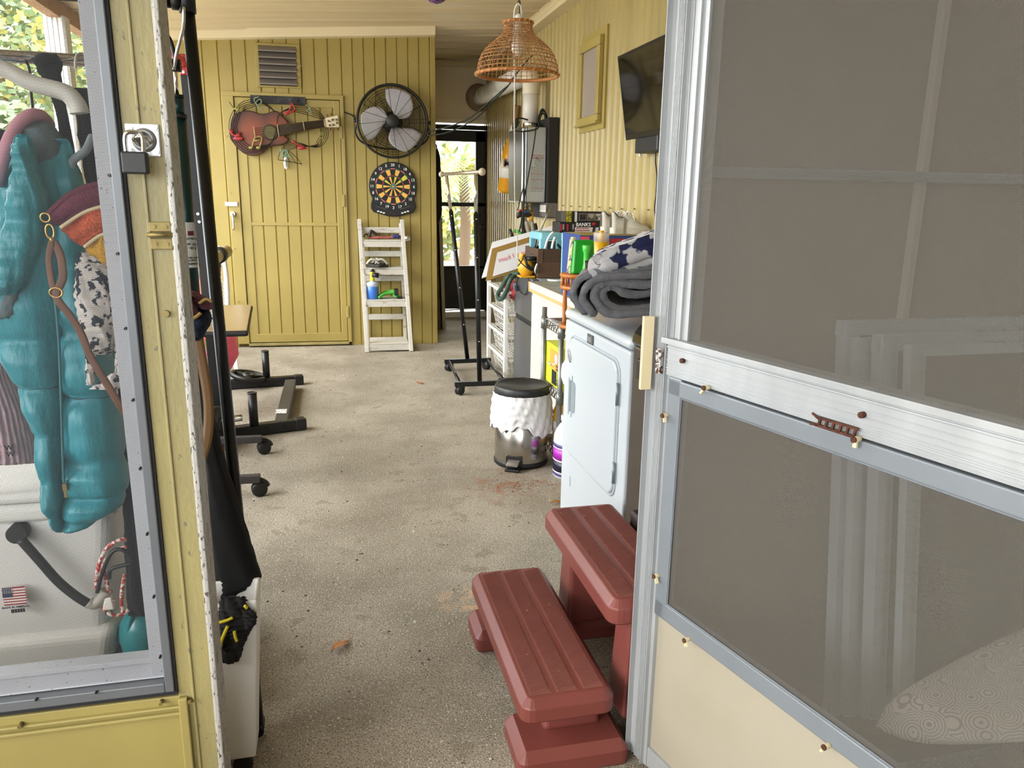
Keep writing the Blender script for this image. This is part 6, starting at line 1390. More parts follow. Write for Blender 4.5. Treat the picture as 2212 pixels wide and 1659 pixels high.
for k in range(9): a = R(-98+ (k % 2)*3); b.box(jx+.0565*math.cos(a)-.003, jx+.0565*math.cos(a)+.004, jy+1.35*.0565*math.sin(a)-.002, jy+1.35*.0565*math.sin(a)+.002, jz*(.135+.017*k), jz*(.135+.017*k)+.004)
b.build('label_marks', WHT, jbo)
# ============================================================ cabinet, fridge, baskets and what stands on them
FXc = 1.27
ca = P(1144, 608, X=FXc-.02); cn = P(1219, 640, X=FXc-.02); ctz = (ca.z+cn.z)/2; cy1 = ca.y; cy0 = 3.42
kc = thing('white_cabinet', 'white kitchen cabinet base with worn wood-edged laminate top beside the fridge', 'cabinet', (1.48, (cy0+cy1)/2, 0))
CWH = mat('cabinet_white', '#bfbcb3', .5, var=.05, vs=3)
MB().box(FXc, 1.66, cy0, cy1, .0, ctz-.07).build('carcass', CWH, kc, bev=.004)
b = MB(); b.box(FXc-.006, FXc, cy0+.01, cy0+.66, .1, ctz-.09); b.box(FXc-.006, FXc, cy0+.67, cy1-.01, .1, ctz-.09); b.build('door', CWH, kc, bev=.002)
MB().box(FXc-.02, 1.67, cy0-.01, cy1+.01, ctz-.045, ctz-.002).build('worktop', mat('worn_edge', '#bfbbb0', .5, spots=[('#77674f', 60, .68)]), kc, bev=.002)
MB().box(FXc-.018, 1.668, cy0-.008, cy1+.008, ctz-.002, ctz).build('laminate', mat('old_laminate', '#a39a89', .5, var=.3, vs=9, spots=[('#5d5446', 30, .66)]), kc)
MB().box(FXc-.024, FXc+.01, cy0-.01, cy1+.012, ctz-.062, ctz-.045).build('wood_strip', mat('wood_edge', '#c99f66', .5), kc, bev=.003)
MB().box(FXc-.024, FXc-.016, cy1-.004, cy1+.014, ctz-.062, ctz).build('wood_corner', mat('wood_edge'), kc)
# fridge
fz = P(1111, 588, X=FXc).z; fy1 = P(1111, 640, X=FXc).y; fy0 = cy1+.02
fr = thing('mini_fridge', 'grey two-door mini fridge between the wire baskets and the white cabinet', 'fridge', (1.5, (fy0+fy1)/2, 0))
FG = mat('fridge_grey', '#6d6e70', .32, .6, var=.1, vs=4, spots=[('#a3a4a5', 9, .74)])
MB().box(FXc+.05, 1.69, fy0, fy1, .02, fz).build('body', mat('fridge_side', '#8a8b8c', .5), fr, bev=.006)
zsplit = P(1128, 688, X=FXc).z
MB().box(FXc, FXc+.048, fy0, fy1, zsplit+.012, fz).build('freezer_door', FG, fr, bev=.008, seg=3); MB().box(FXc, FXc+.048, fy0, fy1, .03, zsplit-.022).build('fridge_door', FG, fr, bev=.008, seg=3)
MB().box(FXc+.012, FXc+.048, fy0+.004, fy1-.004, zsplit-.03, zsplit+.016).build('grip_recess', BLKP, fr)
# wire basket tower
bx0, bx1 = 1.225, 1.62; by0, by1 = fy1+.06, 5.92
wt = thing('wire_basket_tower', 'white frame tower of four wire mesh baskets holding a red cloth and green hose', 'storage', (1.4, 5.6, 0))
ztop = P(1046, 600, X=bx0).z
WB2 = mat('white_wire', '#d9d8d2', .4)
for x in (bx0, bx1):
    for y in (by0, by1): MB().box(x-.014, x+.014, y-.018, y+.018, 0, ztop).build('post', WB2, wt, bev=.003)
for k, zz in enumerate((ztop-.015, ztop*.74, ztop*.49, ztop*.24)):
    b = MB()
    for y in (by0, by1): b.box(bx0, bx1, y-.012, y+.012, zz-.02, zz)
    b.box(bx0-.006, bx0+.006, by0, by1, zz-.02, zz); b.box(bx1-.006, bx1+.006, by0, by1, zz-.02, zz); b.build('runner', WB2, wt)
    b = MB(); x0, x1, y0, y1 = bx0+.02, bx1-.02, by0+.03, by1-.03; zd = zz-.17; r_ = .0022
    i_ = .03
    for t in range(13):
        f = t/12; x = x0+(x1-x0)*f; xi = x0+i_+(x1-x0-2*i_)*f
        b.tube([(x, y0, zz), (xi, y0+i_, zd), (xi, y1-i_, zd), (x, y1, zz)], r_, 4)
    for t in range(13):
        f = t/12; y = y0+(y1-y0)*f; yi = y0+i_+(y1-y0-2*i_)*f
        b.tube([(x0, y, zz), (x0+i_, yi, zd), (x1-i_, yi, zd), (x1, y, zz)], r_, 4)
    for t in range(5):
        f = t/4; ii = i_*f; zc = zz+(zd-zz)*f
        b.tube([(x0+ii, y0+ii, zc), (x1-ii, y0+ii, zc), (x1-ii, y1-ii, zc), (x0+ii, y1-ii, zc)], r_*1.2, 4, 1, True)
    b.build('basket', WB2, wt)
rc = thing('red_cloth', 'crumpled red fabric in the top wire basket', 'cloth', (1.35, 5.5, ztop-.05))
MB().grid(lambda u, v: V((1.36, 5.42, ztop-.03))+V((.11*math.sin(math.pi*v)*math.cos(2*math.pi*u), .28*math.sin(math.pi*v)*math.sin(2*math.pi*u), -.07*math.cos(math.pi*v)+.016*fbm(u*11, v*7))), 36, 20, True).build('heap', mat('red_fabric', '#8e1f26', .8, bump=.2, bs=60), rc)
gh = thing('green_hose', 'dark green ribbed hose drooping out of the top wire basket', 'hose', P(1085, 630, X=1.2))
hp_ = [P(1122, 592, X=1.27), P(1108, 592, X=1.25), P(1096, 600, X=1.21), P(1086, 618, X=1.2), P(1076, 634, X=1.2), P(1078, 646, X=1.2), P(1087, 642, X=1.2), P(1095, 626, X=1.2), P(1103, 604, X=1.22), P(1116, 592, X=1.27)]
hc_ = catmull(hp_, 16); b = MB(); b.tube(hc_, lambda t: .015+.0022*math.sin(t*520), 10); b.build('hose', mat('hose_green', '#33493c', .6), gh)
# foam boards
bd = thing('foam_board', 'large white foam board lying tilted across the wire baskets', 'board', P(1100, 550, X=1.35))
def sheet(c4, th, name, m, parent):
    n = (c4[1]-c4[0]).cross(c4[3]-c4[0]).normalized()
    b = MB(); b.hexa(c4, [p+n*th for p in c4]); return b.build(name, m, parent)
c4 = [P(1041, 602, X=1.19), P(1064, 524, X=1.36), P(1212, 486, X=1.60), P(1190, 560, X=1.45)]
c4 = [P(1041, 602, Y=5.38), P(1064, 525, Y=5.54), P(1206, 486, Y=5.48)]; c4.append(c4[0]+c4[2]-c4[1])
sheet([p+V((0, .006, .0)) for p in c4], -.010, 'sheet', mat('foam_white', '#c9c9cb', .5), bd)
b2 = thing('brown_board', 'brown backing board with white sheet and faint red handwriting leaning on the foam board', 'board', P(1120, 560, X=1.3))
d4 = [P(1049, 607, Y=5.33), P(1063, 537, Y=5.47), P(1172, 503, Y=5.43)]; d4.append(d4[0]+d4[2]-d4[1])
sheet(d4, .004, 'backing', mat('board_brown', '#7d6128', .6), b2)
ux = (d4[2]-d4[1]); uz = (d4[1]-d4[0]); nn_ = ux.cross(uz).normalized()
if nn_.dot(CP-d4[0]) < 0: nn_ = -nn_
o4 = d4[0]+nn_*.006
e4 = [o4+ux*.13+uz*.06, o4+ux*.13+uz*.80, o4+ux*.98+uz*.80, o4+ux*.98+uz*.06]
sheet(e4, .0012, 'paper', mat('paper_grey', '#b9b8b8', .5), b2)
text([('read I seed', .050, frame(o4+nn_*.004+ux*.47+uz*.52, ux, uz))], mat('marker_red', '#c98a90', .7), b2, 'handwriting')
# lime tool peeking over the boards
gt = thing('garden_clippers', 'black and lime green garden clippers peeking above the foam board', 'tool', P(1115, 500, Y=5.7))
b = MB(); b.tube([P(1101, 495, Y=5.6), P(1106, 508, Y=5.6), P(1112, 520, Y=5.6)], .012, 8); b.build('blade', BLKP, gt)
b = MB(); b.tube([P(1110, 498, Y=5.6), P(1115, 500, Y=5.6), P(1120, 500, Y=5.6), P(1124, 506, Y=5.6), P(1122, 520, Y=5.6)], .012, 8, 3); b.build('grip', mat('lime_grip', '#4fae3c'), gt)
# yellow blower and antenna on the fridge
bw = thing('yellow_blower', 'small yellow electric air pump on top of the grey fridge', 'air pump', P(1138, 590, Y=fy0+.15))
by_ = fy0+.14; q = P(1137, 572, Y=by_); YB = mat('blower_yellow', '#d29a1f', .4)
qz = fz+.066
b = MB(); b.sphere((q.x, by_, qz), (.057, .052, .062), 24, 16); b.build('housing', YB, bw)
b = MB(); b.tube([(q.x-.022, by_, qz+.03), (q.x-.032, by_-.01, qz+.065), (q.x-.028, by_-.01, qz+.088)], .022, 12, 3); b.build('spout', YB, bw)
b = MB(); b.cyl((q.x+.025, by_-.02, qz+.045), (q.x+.025, by_-.02, qz+.07), .034, n=20); b.build('motor_cap', BLKP, bw)
b = MB()
for k in range(5): b.bar((q.x+.02, by_-.054, qz+.035-k*.012), (q.x+.06, by_-.042, qz+.035-k*.012), .004)
b.build('grille', BLKP, bw)
b = MB(); b.box(q.x-.05, q.x+.05, by_-.05, by_+.05, fz, fz+.012); b.build('foot', YB, bw, bev=.004)
bc = bw
for pts in ([(1120, 560), (1128, 570), (1140, 580), (1150, 586)], [(1118, 575), (1126, 566), (1132, 552), (1140, 570), (1156, 585)], [(1125, 588), (1118, 605), (1116, 618), (1125, 632), (1134, 636), (1140, 625), (1142, 600)]):
    MB().tube([P(x, y, Y=by_-.085 if y < 588 else fy0+.1, ) if y < 588 else P(x, y, X=FXc-.012) for x, y in pts], .0035, 6, 5).build('cord', BLKP, bc)
MB().tube([P(1134, 556, Y=by_-.09), P(1140, 575, Y=by_-.1), P(1152, 583, Y=by_-.08)], .009, 8, 4).build('hose', BLKP, bc)
q = P(1117, 622, X=FXc-.014); MB().box(q.x-.012, q.x+.004, q.y-.025, q.y+.02, q.z-.02, q.z+.02).build('plug', BLKP, bc, bev=.004)
MB().bar(P(1113, 612, X=FXc-.004), P(1114, 625, X=FXc-.004), .03, .003).build('tag', mat('tag_blue', '#8fa9c4', .6), bc)
an = thing('rabbit_antenna', 'rabbit ear antenna with thin telescopic rods behind the air pump', 'antenna', P(1150, 545, Y=fy0+.2))
q = P(1152, 548, Y=fy0+.22); b = MB(); b.box(q.x-.05, q.x+.05, fy0+.18, fy0+.28, fz, fz+.10); b.cyl((q.x, fy0+.22, fz+.1), (q.x, fy0+.22, q.z), .02, n=12); b.build('base', BLKP, an, bev=.006)
b = MB(); b.tube([q, P(1165, 498, Y=fy0+.2), P(1190, 446, Y=fy0+.1)], (.0045, .0022), 6); b.tube([q+V((.01, 0, 0)), P(1168, 500, Y=fy0+.25), P(1187, 455, Y=fy0+.25)], (.0045, .0022), 6); b.build('rod', STL, an)
# brown carton
kb_ = P(1160, 605, Y=fy0+.1).x
cb = thing('brown_carton', 'dark brown open carton holding a light blue plastic stool', 'box', (kb_+.15, fy0+.2, fz))
BRC = mat('carton_brown', '#4a3524', .75, var=.1, vs=4)
kx0 = P(1160, 600, Y=fy0+.08).x; kx1 = kx0+.34; ky0, ky1 = fy0+.06, fy0+.40; kz1 = P(1170, 538, Y=ky0).z
b = MB(); t_ = .006
b.box(kx0, kx1, ky0, ky0+t_, fz, kz1); b.box(kx0, kx1, ky1-t_, ky1, fz, kz1); b.box(kx0, kx0+t_, ky0, ky1, fz, kz1); b.box(kx1-t_, kx1, ky0, ky1, fz, kz1); b.box(kx0, kx1, ky0, ky1, fz, fz+.008); b.build('shell', BRC, cb)
z_ = P(1200, 567, Y=ky0).z; b = MB(); b.box(kx0-.004, kx0+.03, ky0-.004, ky0+.01, fz, kz1+.002); b.box(kx0+.03, kx1, ky0-.003, ky0, fz+.003, z_); b.build('flap', mat('flap_brown', '#583f2c', .75), cb)
bl_ = thing('blue_stool', 'light blue plastic step stool with oval handle holes standing in the brown carton', 'stool', (kx0+.17, ky0+.15, fz+.02))
BLU = mat('stool_blue', '#7fbccb', .45, var=.06, vs=6); sz1 = P(1190, 502, Y=ky0+.06).z
sx0, sx1, sy0, sy1 = P(1168, 520, Y=ky0+.04).x, kx1-.012, ky0+.03, ky1-.02
b = MB(); b.hexa([(sx0-.006, sy0, sz1-.05), (sx1, sy0, sz1-.05), (sx1, sy1, sz1-.05), (sx0-.006, sy1, sz1-.05)], [(sx0, sy0+.006, sz1), (sx1, sy0+.006, sz1), (sx1, sy1, sz1), (sx0, sy1, sz1)]); b.build('top', BLU, bl_, bev=.012, seg=4)
for xx_, yy_ in ((sx0, sy0), (sx0+.11, sy0), (sx1-.05, sy0), (sx0, sy1-.04), (sx1-.05, sy1-.04)): MB().box(xx_-.006, xx_+.045, yy_, yy_+.035, fz+.012, sz1-.04).build('leg', BLU, bl_, bev=.006)
b = MB(); b.lathe([(0, 0), (.02, .001)], (sx0+.125, sy0-.002, sz1-.09), (0,-1,0), 18, .4, 1.4); b.build('handle_hole', BLKP, bl_)
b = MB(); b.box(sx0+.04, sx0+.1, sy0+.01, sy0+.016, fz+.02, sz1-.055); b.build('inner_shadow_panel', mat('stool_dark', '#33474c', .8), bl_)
wc2 = thing('white_cable', 'white power cable looping over the blue stool and out across the cabinet top', 'cable', P(1190, 520, Y=ky0-.02))
MB().tube([P(1215, 495, Y=ky0+.05), P(1195, 502, Y=ky0+.0), P(1184, 515, Y=ky0+.01), P(1177, 537, Y=ky0+.01)], .007, 8, 5).build('cable', WHT, wc2)
MB().tube([P(1160, 570, Y=ky0-.015), P(1156, 585, Y=ky0-.02), P(1163, 597, Z=ctz+.006), P(1185, 605, Z=ctz+.006), P(1215, 606, Z=ctz+.006), P(1240, 603, Z=ctz+.006)], .006, 8, 5).build('cable', WHT, wc2)
MB().tube([P(1199, 512, Y=ky0-.0), P(1195, 522, Y=ky0-.0), P(1192, 537, Y=ky0)], .008, 8, 3).build('cable', WHT, wc2)
# boxes of tape and staple gun
byb = 4.46; zB = P(1260, 503, Y=byb).z
ba = P(1209, 500, Y=byb); bb2 = P(1307, 502, Y=byb)
h1 = P(1240, 480, Y=byb).z-zB; 
pbx = thing('pale_blue_box', 'pale blue box on the cabinet under the staple gun carton', 'box', (1.5, byb+.15, ctz))
pbo = reg(MB().box(P(1231, 520, Y=byb).x, 1.685, byb+.012, byb+.17, ctz, zB-.001).build('carton', mat('pale_blue_card', '#86bfce', .5, var=.06, vs=5), pbx, bev=.003))
MB().box(P(1231, 520, Y=byb).x-.001, 1.686, byb+.010, byb+.172, zB-.05, zB-.0008).build('lid', mat('pale_blue_card'), pbo)
sg = thing('staple_gun_box', 'black and white staple gun carton with large pale lettering on the blue stool', 'box', (ba.x+.1, byb+.05, zB))
bx_ = (ba.x, bb2.x, byb, byb+.16, zB, zB+h1)
MB().box(*bx_).build('carton', mat('carton_black', '#1c1a1b', .45), sg, bev=.002); sgo = reg(sg.children[-1])
xs = P(1242, 490, Y=byb).x; wzz = P(1260, 491, Y=byb).z
MB().box(xs, bb2.x-.001, byb-.001, byb+.001, zB+.003, wzz).build('white_band', mat('band_white', '#cfcbc6', .5), sgo)
text([('BANKS', .030, frame((P(1260, 485.5, Y=byb).x, byb-.0015, P(1260, 485.5, Y=byb).z), (1,0,0)))], WHT, sgo)
text([('BRAD NAILER &', .011, frame((P(1258, 497, Y=byb).x, byb-.0018, zB+.026), (1,0,0))), ('CROWN STAPLER', .011, frame((P(1258, 500, Y=byb).x, byb-.0018, zB+.013), (1,0,0)))], mat('print_red2', '#a8252c', .5), sgo)
b = MB(); q = P(1288, 491, Y=byb); b.bar((q.x-.02, byb-.002, q.z+.02), (q.x+.03, byb-.002, q.z+.012), .022, .002); b.bar((q.x-.012, byb-.002, q.z+.01), (q.x-.018, byb-.002, q.z-.035), .016, .002); b.bar((q.x+.024, byb-.002, q.z+.01), (q.x+.018, byb-.002, q.z-.02), .010, .002); b.build('tool_picture', mat('pic_black', '#222222', .5), sgo)
b = MB(); q = P(1283, 484, Y=byb); b.sphere((q.x, byb-.002, q.z), (.012, .002, .010), 8, 6); b.build('picture_dot', RED, sgo)
b = MB()
for k, px in enumerate((1212, 1217, 1226, 1238)): q = P(px, 491, Y=byb); b.mi = k % 2; b.box(q.x-.005, q.x+.005, byb-.001, byb+.001, zB+.012+.006*(k % 2), zB+h1-.012)
b.build('end_print', [mat('print_red2'), mat('print_grey2', '#8c8784', .5)], sgo)
at_ = thing('tape_box', 'black and yellow tape carton with three picture windows on the staple gun carton', 'box', (ba.x+.1, byb+.05, zB+h1))
tx0 = P(1214, 470, Y=byb).x; tx1 = P(1310, 470, Y=byb).x; tzb = zB+h1; tzt = P(1260, 457, Y=byb).z
ato = reg(MB().box(tx0, tx1, byb+.005, byb+.14, tzb, tzt).build('carton', mat('carton_black'), at_, bev=.002))
for pa_, pb_, m in ((1224, 1235, mat('tape_yellow', '#cfc22a', .5)), (1306, 1310, mat('tape_yellow')), (1214, 1223, mat('tape_grey', '#6d6b62', .5)), (1242, 1247, mat('print_white', '#c9c9c6', .5))):
    MB().box(P(pa_, 470, Y=byb).x, P(pb_, 470, Y=byb).x, byb+.003, byb+.006, tzb+.002, tzt-.002).build('panel', m, ato)
text([('ALIEN', .021, frame((P(1227.5, 468, Y=byb).x, byb+.002, (tzb+tzt)/2), (0,0,1), (-1,0,0))), ('TAPE', .021, frame((P(1233.5, 468, Y=byb).x, byb+.002, (tzb+tzt)/2), (0,0,1), (-1,0,0)))], BLKP, ato)
for px, c_ in ((1259, '#54392f'), (1277, '#9a8f82'), (1294, '#b9b9b6')):
    q = P(px, 468, Y=byb); MB().box(q.x-.023, q.x+.023, byb+.003, byb+.006, tzb+.010, tzt-.010).build('window_frame', mat('frame_grey', '#77726c', .5), ato)
    MB().box(q.x-.019, q.x+.019, byb+.002, byb+.006, tzb+.014, tzt-.014).build('picture', mat('pic_'+c_, c_, .5, col2='#161412', vs=24, lo=.45, hi=.6), ato)
# support carton on cabinet + game box + shoes
gy = 3.86
gb = thing('game_box', 'blue and red printed carton on the cabinet carrying the white sneakers', 'box', (1.42, gy+.1, ctz))
gx0 = P(1252, 515, Y=gy).x; gx1 = 1.68; gz1 = P(1300, 507, Y=gy).z
MB().box(gx0, gx1, gy, gy+.30, ctz, gz1).build('carton', mat('game_blue', '#22407f', .5), gb, bev=.003); gbo2 = reg(gb.children[-1])
b = MB(); q = P(1318, 525, Y=gy); MB().box(q.x, gx1-.02, gy-.001, gy+.001, gz1-.2, gz1-.02).build('red_panel', mat('game_red', '#a5222c', .5), gbo2)
q0 = P(1254, 511, Y=gy); q1 = P(1273, 522, Y=gy); MB().box(q0.x, q1.x, gy-.0015, gy+.001, q1.z, q0.z).build('pink_panel', mat('game_pink', '#d04f6c', .5), gbo2)
q1 = P(1282, 522, Y=gy); MB().box(q0.x+.0, gx1-.002, gy-.0012, gy+.29, gz1-.004, gz1+.001).build('yellow_top', mat('game_yellow', '#9c8a4a', .5), gbo2)
def sneaker(px0, px1, yy, label):
    A = P(px0, 512, Y=yy).x; Bq = P(px1, 512, Y=yy).x; Lg = Bq-A; t = thing('sneaker', label, 'shoe', (A, yy, gz1+.001), 0, 'white sneakers on the printed carton')
    Mx = Matrix.Translation((A, yy, gz1+.001)); n = 24
    def half(s): return .5*(.062+.026*math.sin(math.pi*min(1, max(0, (s-.35)/.65))**.9)+.0)*(1 if s < .9 else math.sqrt(max(.0, 1-((s-.9)/.105)**2)))*(1 if s > .08 else math.sqrt(max(0, 1-((.08-s)/.085)**2)))
    so = [(s_/n*Lg, half(s_/n)) for s_ in range(n+1)]; out = so+[(a, -c) for a, c in so[::-1]]
    b = MB(Mx); b.prism(out, lambda a, c: (a, c, .0+.012*max(0, a/Lg-.8)), lambda a, c: (a, c, .034-.010*a/Lg+.012*max(0, a/Lg-.8)*1.5)); b.build('sole', mat('sole_white', '#c9c4b6', .6, var=.15, vs=30), t, bev=.003)
    top = [(0, .105), (.06, .118), (.16, .092), (.28, .086), (.40, .100), (.52, .090), (.64, .070), (.8, .052), (.92, .044), (1, .030)]
    def hz(s):
        for (a, h_), (c, k) in zip(top, top[1:]):
            if s <= c: return h_+(k-h_)*(s-a)/(c-a)
        return .03
    def up(u, v):
        s = v; a = math.pi*u; h_ = hz(s); w_ = half(min(.985, max(.015, s)))*.96; z0 = .030-.010*s
        return (Lg*s, w_*math.cos(a)*(1 if True else 0), z0+(h_-z0)*math.sin(a)**.7 if math.sin(a) > 0 else z0)
    b = MB(Mx); b.grid(up, 16, 28); upo = reg(b.build('upper', mat('shoe_white', '#cdc9bd', .8, bump=.3, bs=160, var=.08, vs=30), t))
    b = MB(Mx); b.grid(lambda u, v: (Lg*(.07+.22*v), half(.2)*.7*math.cos(2*math.pi*u)*.0+half(.2)*.72*(2*u-1), hz(.07+.22*v)-.002+.004*math.sin(math.pi*u)), 6, 6); b.build('opening', mat('shoe_inside', '#4c4840', .9), upo)
    b = MB(Mx)
    for k in range(6): s = .36+k*.05; b.tube([(Lg*s, -half(s)*.55, hz(s)-.004), (Lg*(s+.02), 0, hz(s)+.006), (Lg*s, half(s)*.55, hz(s)-.004)], .0028, 6, 3)
    for sg_ in (-1, 1): b.tube([(Lg*.4, 0, hz(.4)+.004), (Lg*.36, sg_*.02, hz(.4)+.016), (Lg*.42, sg_*.03, hz(.4)+.012), (Lg*.46, sg_*.02, hz(.4)+.004)], .0035, 6, 4); b.tube([(Lg*.4, 0, hz(.4)+.004), (Lg*.48, sg_*.03, hz(.45)+.016), (Lg*.52, sg_*.045, hz(.5)-.02)], .003, 6, 4)
    b.build('laces', mat('lace_white', '#dcd9cf', .8), upo)
    b = MB(Mx); b.box(.27*Lg, .33*Lg, -half(.3)-.003, -half(.3)+.004, .002, .085); b.build('tag', mat('shoe_tag', '#8f897c', .5), upo)
sneaker(1318, 1402, gy+.08, 'nearer white sneaker with grey tag standing on the printed carton')
sneaker(1297, 1385, gy+.21, 'farther white sneaker half hidden behind the nearer one on the printed carton')
# cards leaning right
pc = thing('flat_case', 'pale flat case poking out to the right of the sneakers', 'case', P(1415, 498, Y=gy+.02))
q0 = P(1388, 508, Y=gy+.02); q1 = P(1424, 498, Y=gy+.02); MB().bar((q0.x, gy+.03, q0.z+.012), (q1.x, gy+.03, q1.z), .08, .018).build('case', mat('case_beige', '#b0a58f', .5), pc, bev=.003)
# wire rack, chrome with rust
rx0, rx1 = 1.05, 1.22; ra = P(1176, 697, X=rx0); rb = P(1213, 716, X=rx0); ry1, ry0 = ra.y, rb.y
wr_ = thing('wire_shelf_rack', 'rusty chrome wire shelf rack between the cabinet and the dryer', 'rack', (1.13, (ry0+ry1)/2, 0))
RC = mat('rusty_chrome', '#8a8a88', .35, .8, col2='#5f3b27', vs=26, lo=.5, hi=.62)
rzA = (ra.z+rb.z)/2; rzB = (P(1213, 862, X=rx0).z+P(1188, 845, X=rx0).z)/2
topL = P(1174, 662, X=rx0).z
for x in (rx0, rx1):
    for y, zt3 in ((ry0, rzA+.05), (ry1, topL)): MB().cyl((x, y, 0), (x, y, zt3), .0125, n=14).build('post', mat('grey_post', '#7f817f', .4, .6, var=.2, vs=30), wr_)
for zz in (rzA, rzB, .08):
    b = MB(); r_ = .003
    for dz in (.018, -.018):
        b.tube([(rx0, ry0, zz+dz), (rx1, ry0, zz+dz), (rx1, ry1, zz+dz), (rx0, ry1, zz+dz)], r_, 5, 1, True)
    for (A, C, n_) in (((rx0, ry0), (rx0, ry1), 14), ((rx1, ry0), (rx1, ry1), 14), ((rx0, ry0), (rx1, ry0), 6), ((rx0, ry1), (rx1, ry1), 6)):
        pts = [(A[0]+(C[0]-A[0])*i/n_, A[1]+(C[1]-A[1])*i/n_, zz+(.016 if i % 2 else -.016)) for i in range(n_+1)]; b.tube(pts, r_*.8, 5)
    for i in range(1, 26): y = ry0+(ry1-ry0)*i/26; b.tube([(rx0, y, zz+.02), (rx1, y, zz+.02)], .002, 4)
    b.build('wire_shelf', RC, wr_)
    b = MB()
    for x in (rx0, rx1):
        for y in (ry0, ry1): b.cyl((x, y, zz-.03), (x, y, zz+.03), .018, .016, 12)
    b.build('collar', mat('grey_post'), wr_)
# yellow boxed appliance
yx = thing('yellow_box', 'lime yellow and orange appliance carton standing in the wire rack', 'box', (1.13, (ry0+ry1)/2, rzB+.02))
yz0 = rzB+.024; YY = mat('lime_yellow', '#c4cc26', .5); yf = ry0+.06
yx0, yx1 = rx0+.012, rx1-.02; yz1 = P(1180, 735, X=yx0).z; yyb = P(1179, 760, X=yx0).y
yxo = reg(MB().box(yx0, yx1, yf, yyb, yz0, yz1).build('carton', YY, yx, bev=.002))
b = MB(); b.box(yx0-.001, yx0+.001, yf+.015, yyb-.08, yz0+(yz1-yz0)*.42, yz1-.02); b.build('orange_panel', mat('panel_orange', '#d99440', .5), yxo)
b = MB(); b.prism([(yf+.05, yz1-.08), (yf+.10, yz1-.1), (yf+.2, yz0+(yz1-yz0)*.5), (yf+.17, yz0+(yz1-yz0)*.46)], lambda a, c: (yx0-.0018, a, c), lambda a, c: (yx0, a, c)); b.build('picture', mat('pic_pale', '#c4c8d0', .5), yxo)
b = MB(); b.lathe([(.022, 0), (.024, .001)], (yx0-.001, yf+.05, yz1-.06), (-1,0,0), 18); b.lathe([(0, 0), (.014, .0015)], (yx0-.001, yf+.05, yz1-.06), (-1,0,0), 14); b.build('badge', mat('pic_pale'), yxo)
b = MB(); b.box(yx0-.0012, yx0+.001, yf+.04, yf+.12, yz0+.01, yz0+(yz1-yz0)*.4); b.build('black_panel', BLKP, yxo)
text([('Shark', .05, frame((yx0-.0012, yf+.012, yz0+.07), (0,0,1), (0,1,0))), ('Shark', .045, frame((yx0+.05, yf-.001, yz0+.06), (0,0,1), (-1,0,0))), ('S3', .034, frame((yx0-.0016, yf+.035, yz0+(yz1-yz0)*.5), (0,0,1), (0,1,0)))], BLKP, yxo)
pb = thing('paper_bag', 'crumpled white paper packet stuffed in the wire rack next to the dryer', 'bag', (1.1, ry0-.05, rzB+.1))
q = P(1215, 805, X=1.05); MB().grid(lambda u, v: V((q.x+.03, q.y, q.z))+V((.035*math.sin(math.pi*v)*math.cos(2*math.pi*u), .04*math.sin(math.pi*v)*math.sin(2*math.pi*u), -.065*math.cos(math.pi*v)+.012*fbm(u*9, v*9))), 20, 12, True, sm=False).build('packet', mat('packet_white', '#cfcdc8', .7), pb)
ob = thing('orange_bottle', 'yellow and white bottle on the lowest shelf of the wire rack behind the bin', 'bottle', (1.1, ry0+.05, .1))
b = MB(); o = V((rx0+.05, ry0+.12, .105)); b.lathe([(.04, 0), (.042, .01), (.042, .17), (.03, .2), (.015, .22), (.015, .25)], o, n=18); b.build('body', mat('bottle_yellow', '#d0a038', .5), ob); b = MB(); b.lathe([(.043, .05), (.043, .12)], o, n=18); b.build('label', WHT, ob)
# wooden spindle stand
sx_ = rx0-.015; sy_ = ry0-.02; zs0 = rzA+.022; 
zs1 = P(1228, 590, Y=sy_).z
so = thing('spindle_stand', 'orange wood spindle stand with round plates on the wire rack', 'stand', (sx_, sy_, zs0))
OW = mat('orange_wood', '#b06a2e', .4, var=.2, vs=14, stretch=(1,1,.3)); cx_ = P(1236, 682, Y=sy_).x; c_ = V((cx_+.03, sy_, 0))
b = MB(); b.lathe([(.085, zs0), (.09, zs0+.006), (.09, zs0+.014), (.082, zs0+.02)], c_, n=32); b.build('base_plate', OW, so)
b = MB(); b.lathe([(.085, zs1-.02), (.092, zs1-.012), (.092, zs1-.006), (.085, zs1)], c_, n=32); b.build('top_plate', OW, so)
b = MB(); b.lathe([(.08, zs1-.075), (.088, zs1-.07), (.088, zs1-.058), (.08, zs1-.054)], c_, n=32); b.build('ring_plate', OW, so)
for k in range(3):
    a = R(185+k*120); p = c_+V((.07*math.cos(a), .07*math.sin(a), 0)); b = MB(); L2 = zs1-.07-zs0-.02
    b.lathe([(.008, 0), (.011, L2*.1), (.008, L2*.2), (.012, L2*.5), (.009, L2*.8), (.011, L2*.9), (.008, L2)], p+V((0, 0, zs0+.02)), n=12); b.build('spindle', OW, so)
b = MB()
for k in range(16): a = 2*math.pi*k/16; b.cyl((c_.x+.082*math.cos(a), c_.y+.082*math.sin(a), zs1-.056), (c_.x+.082*math.cos(a), c_.y+.082*math.sin(a), zs1-.018), .005, n=8)
b.build('gallery_spindle', OW, so)
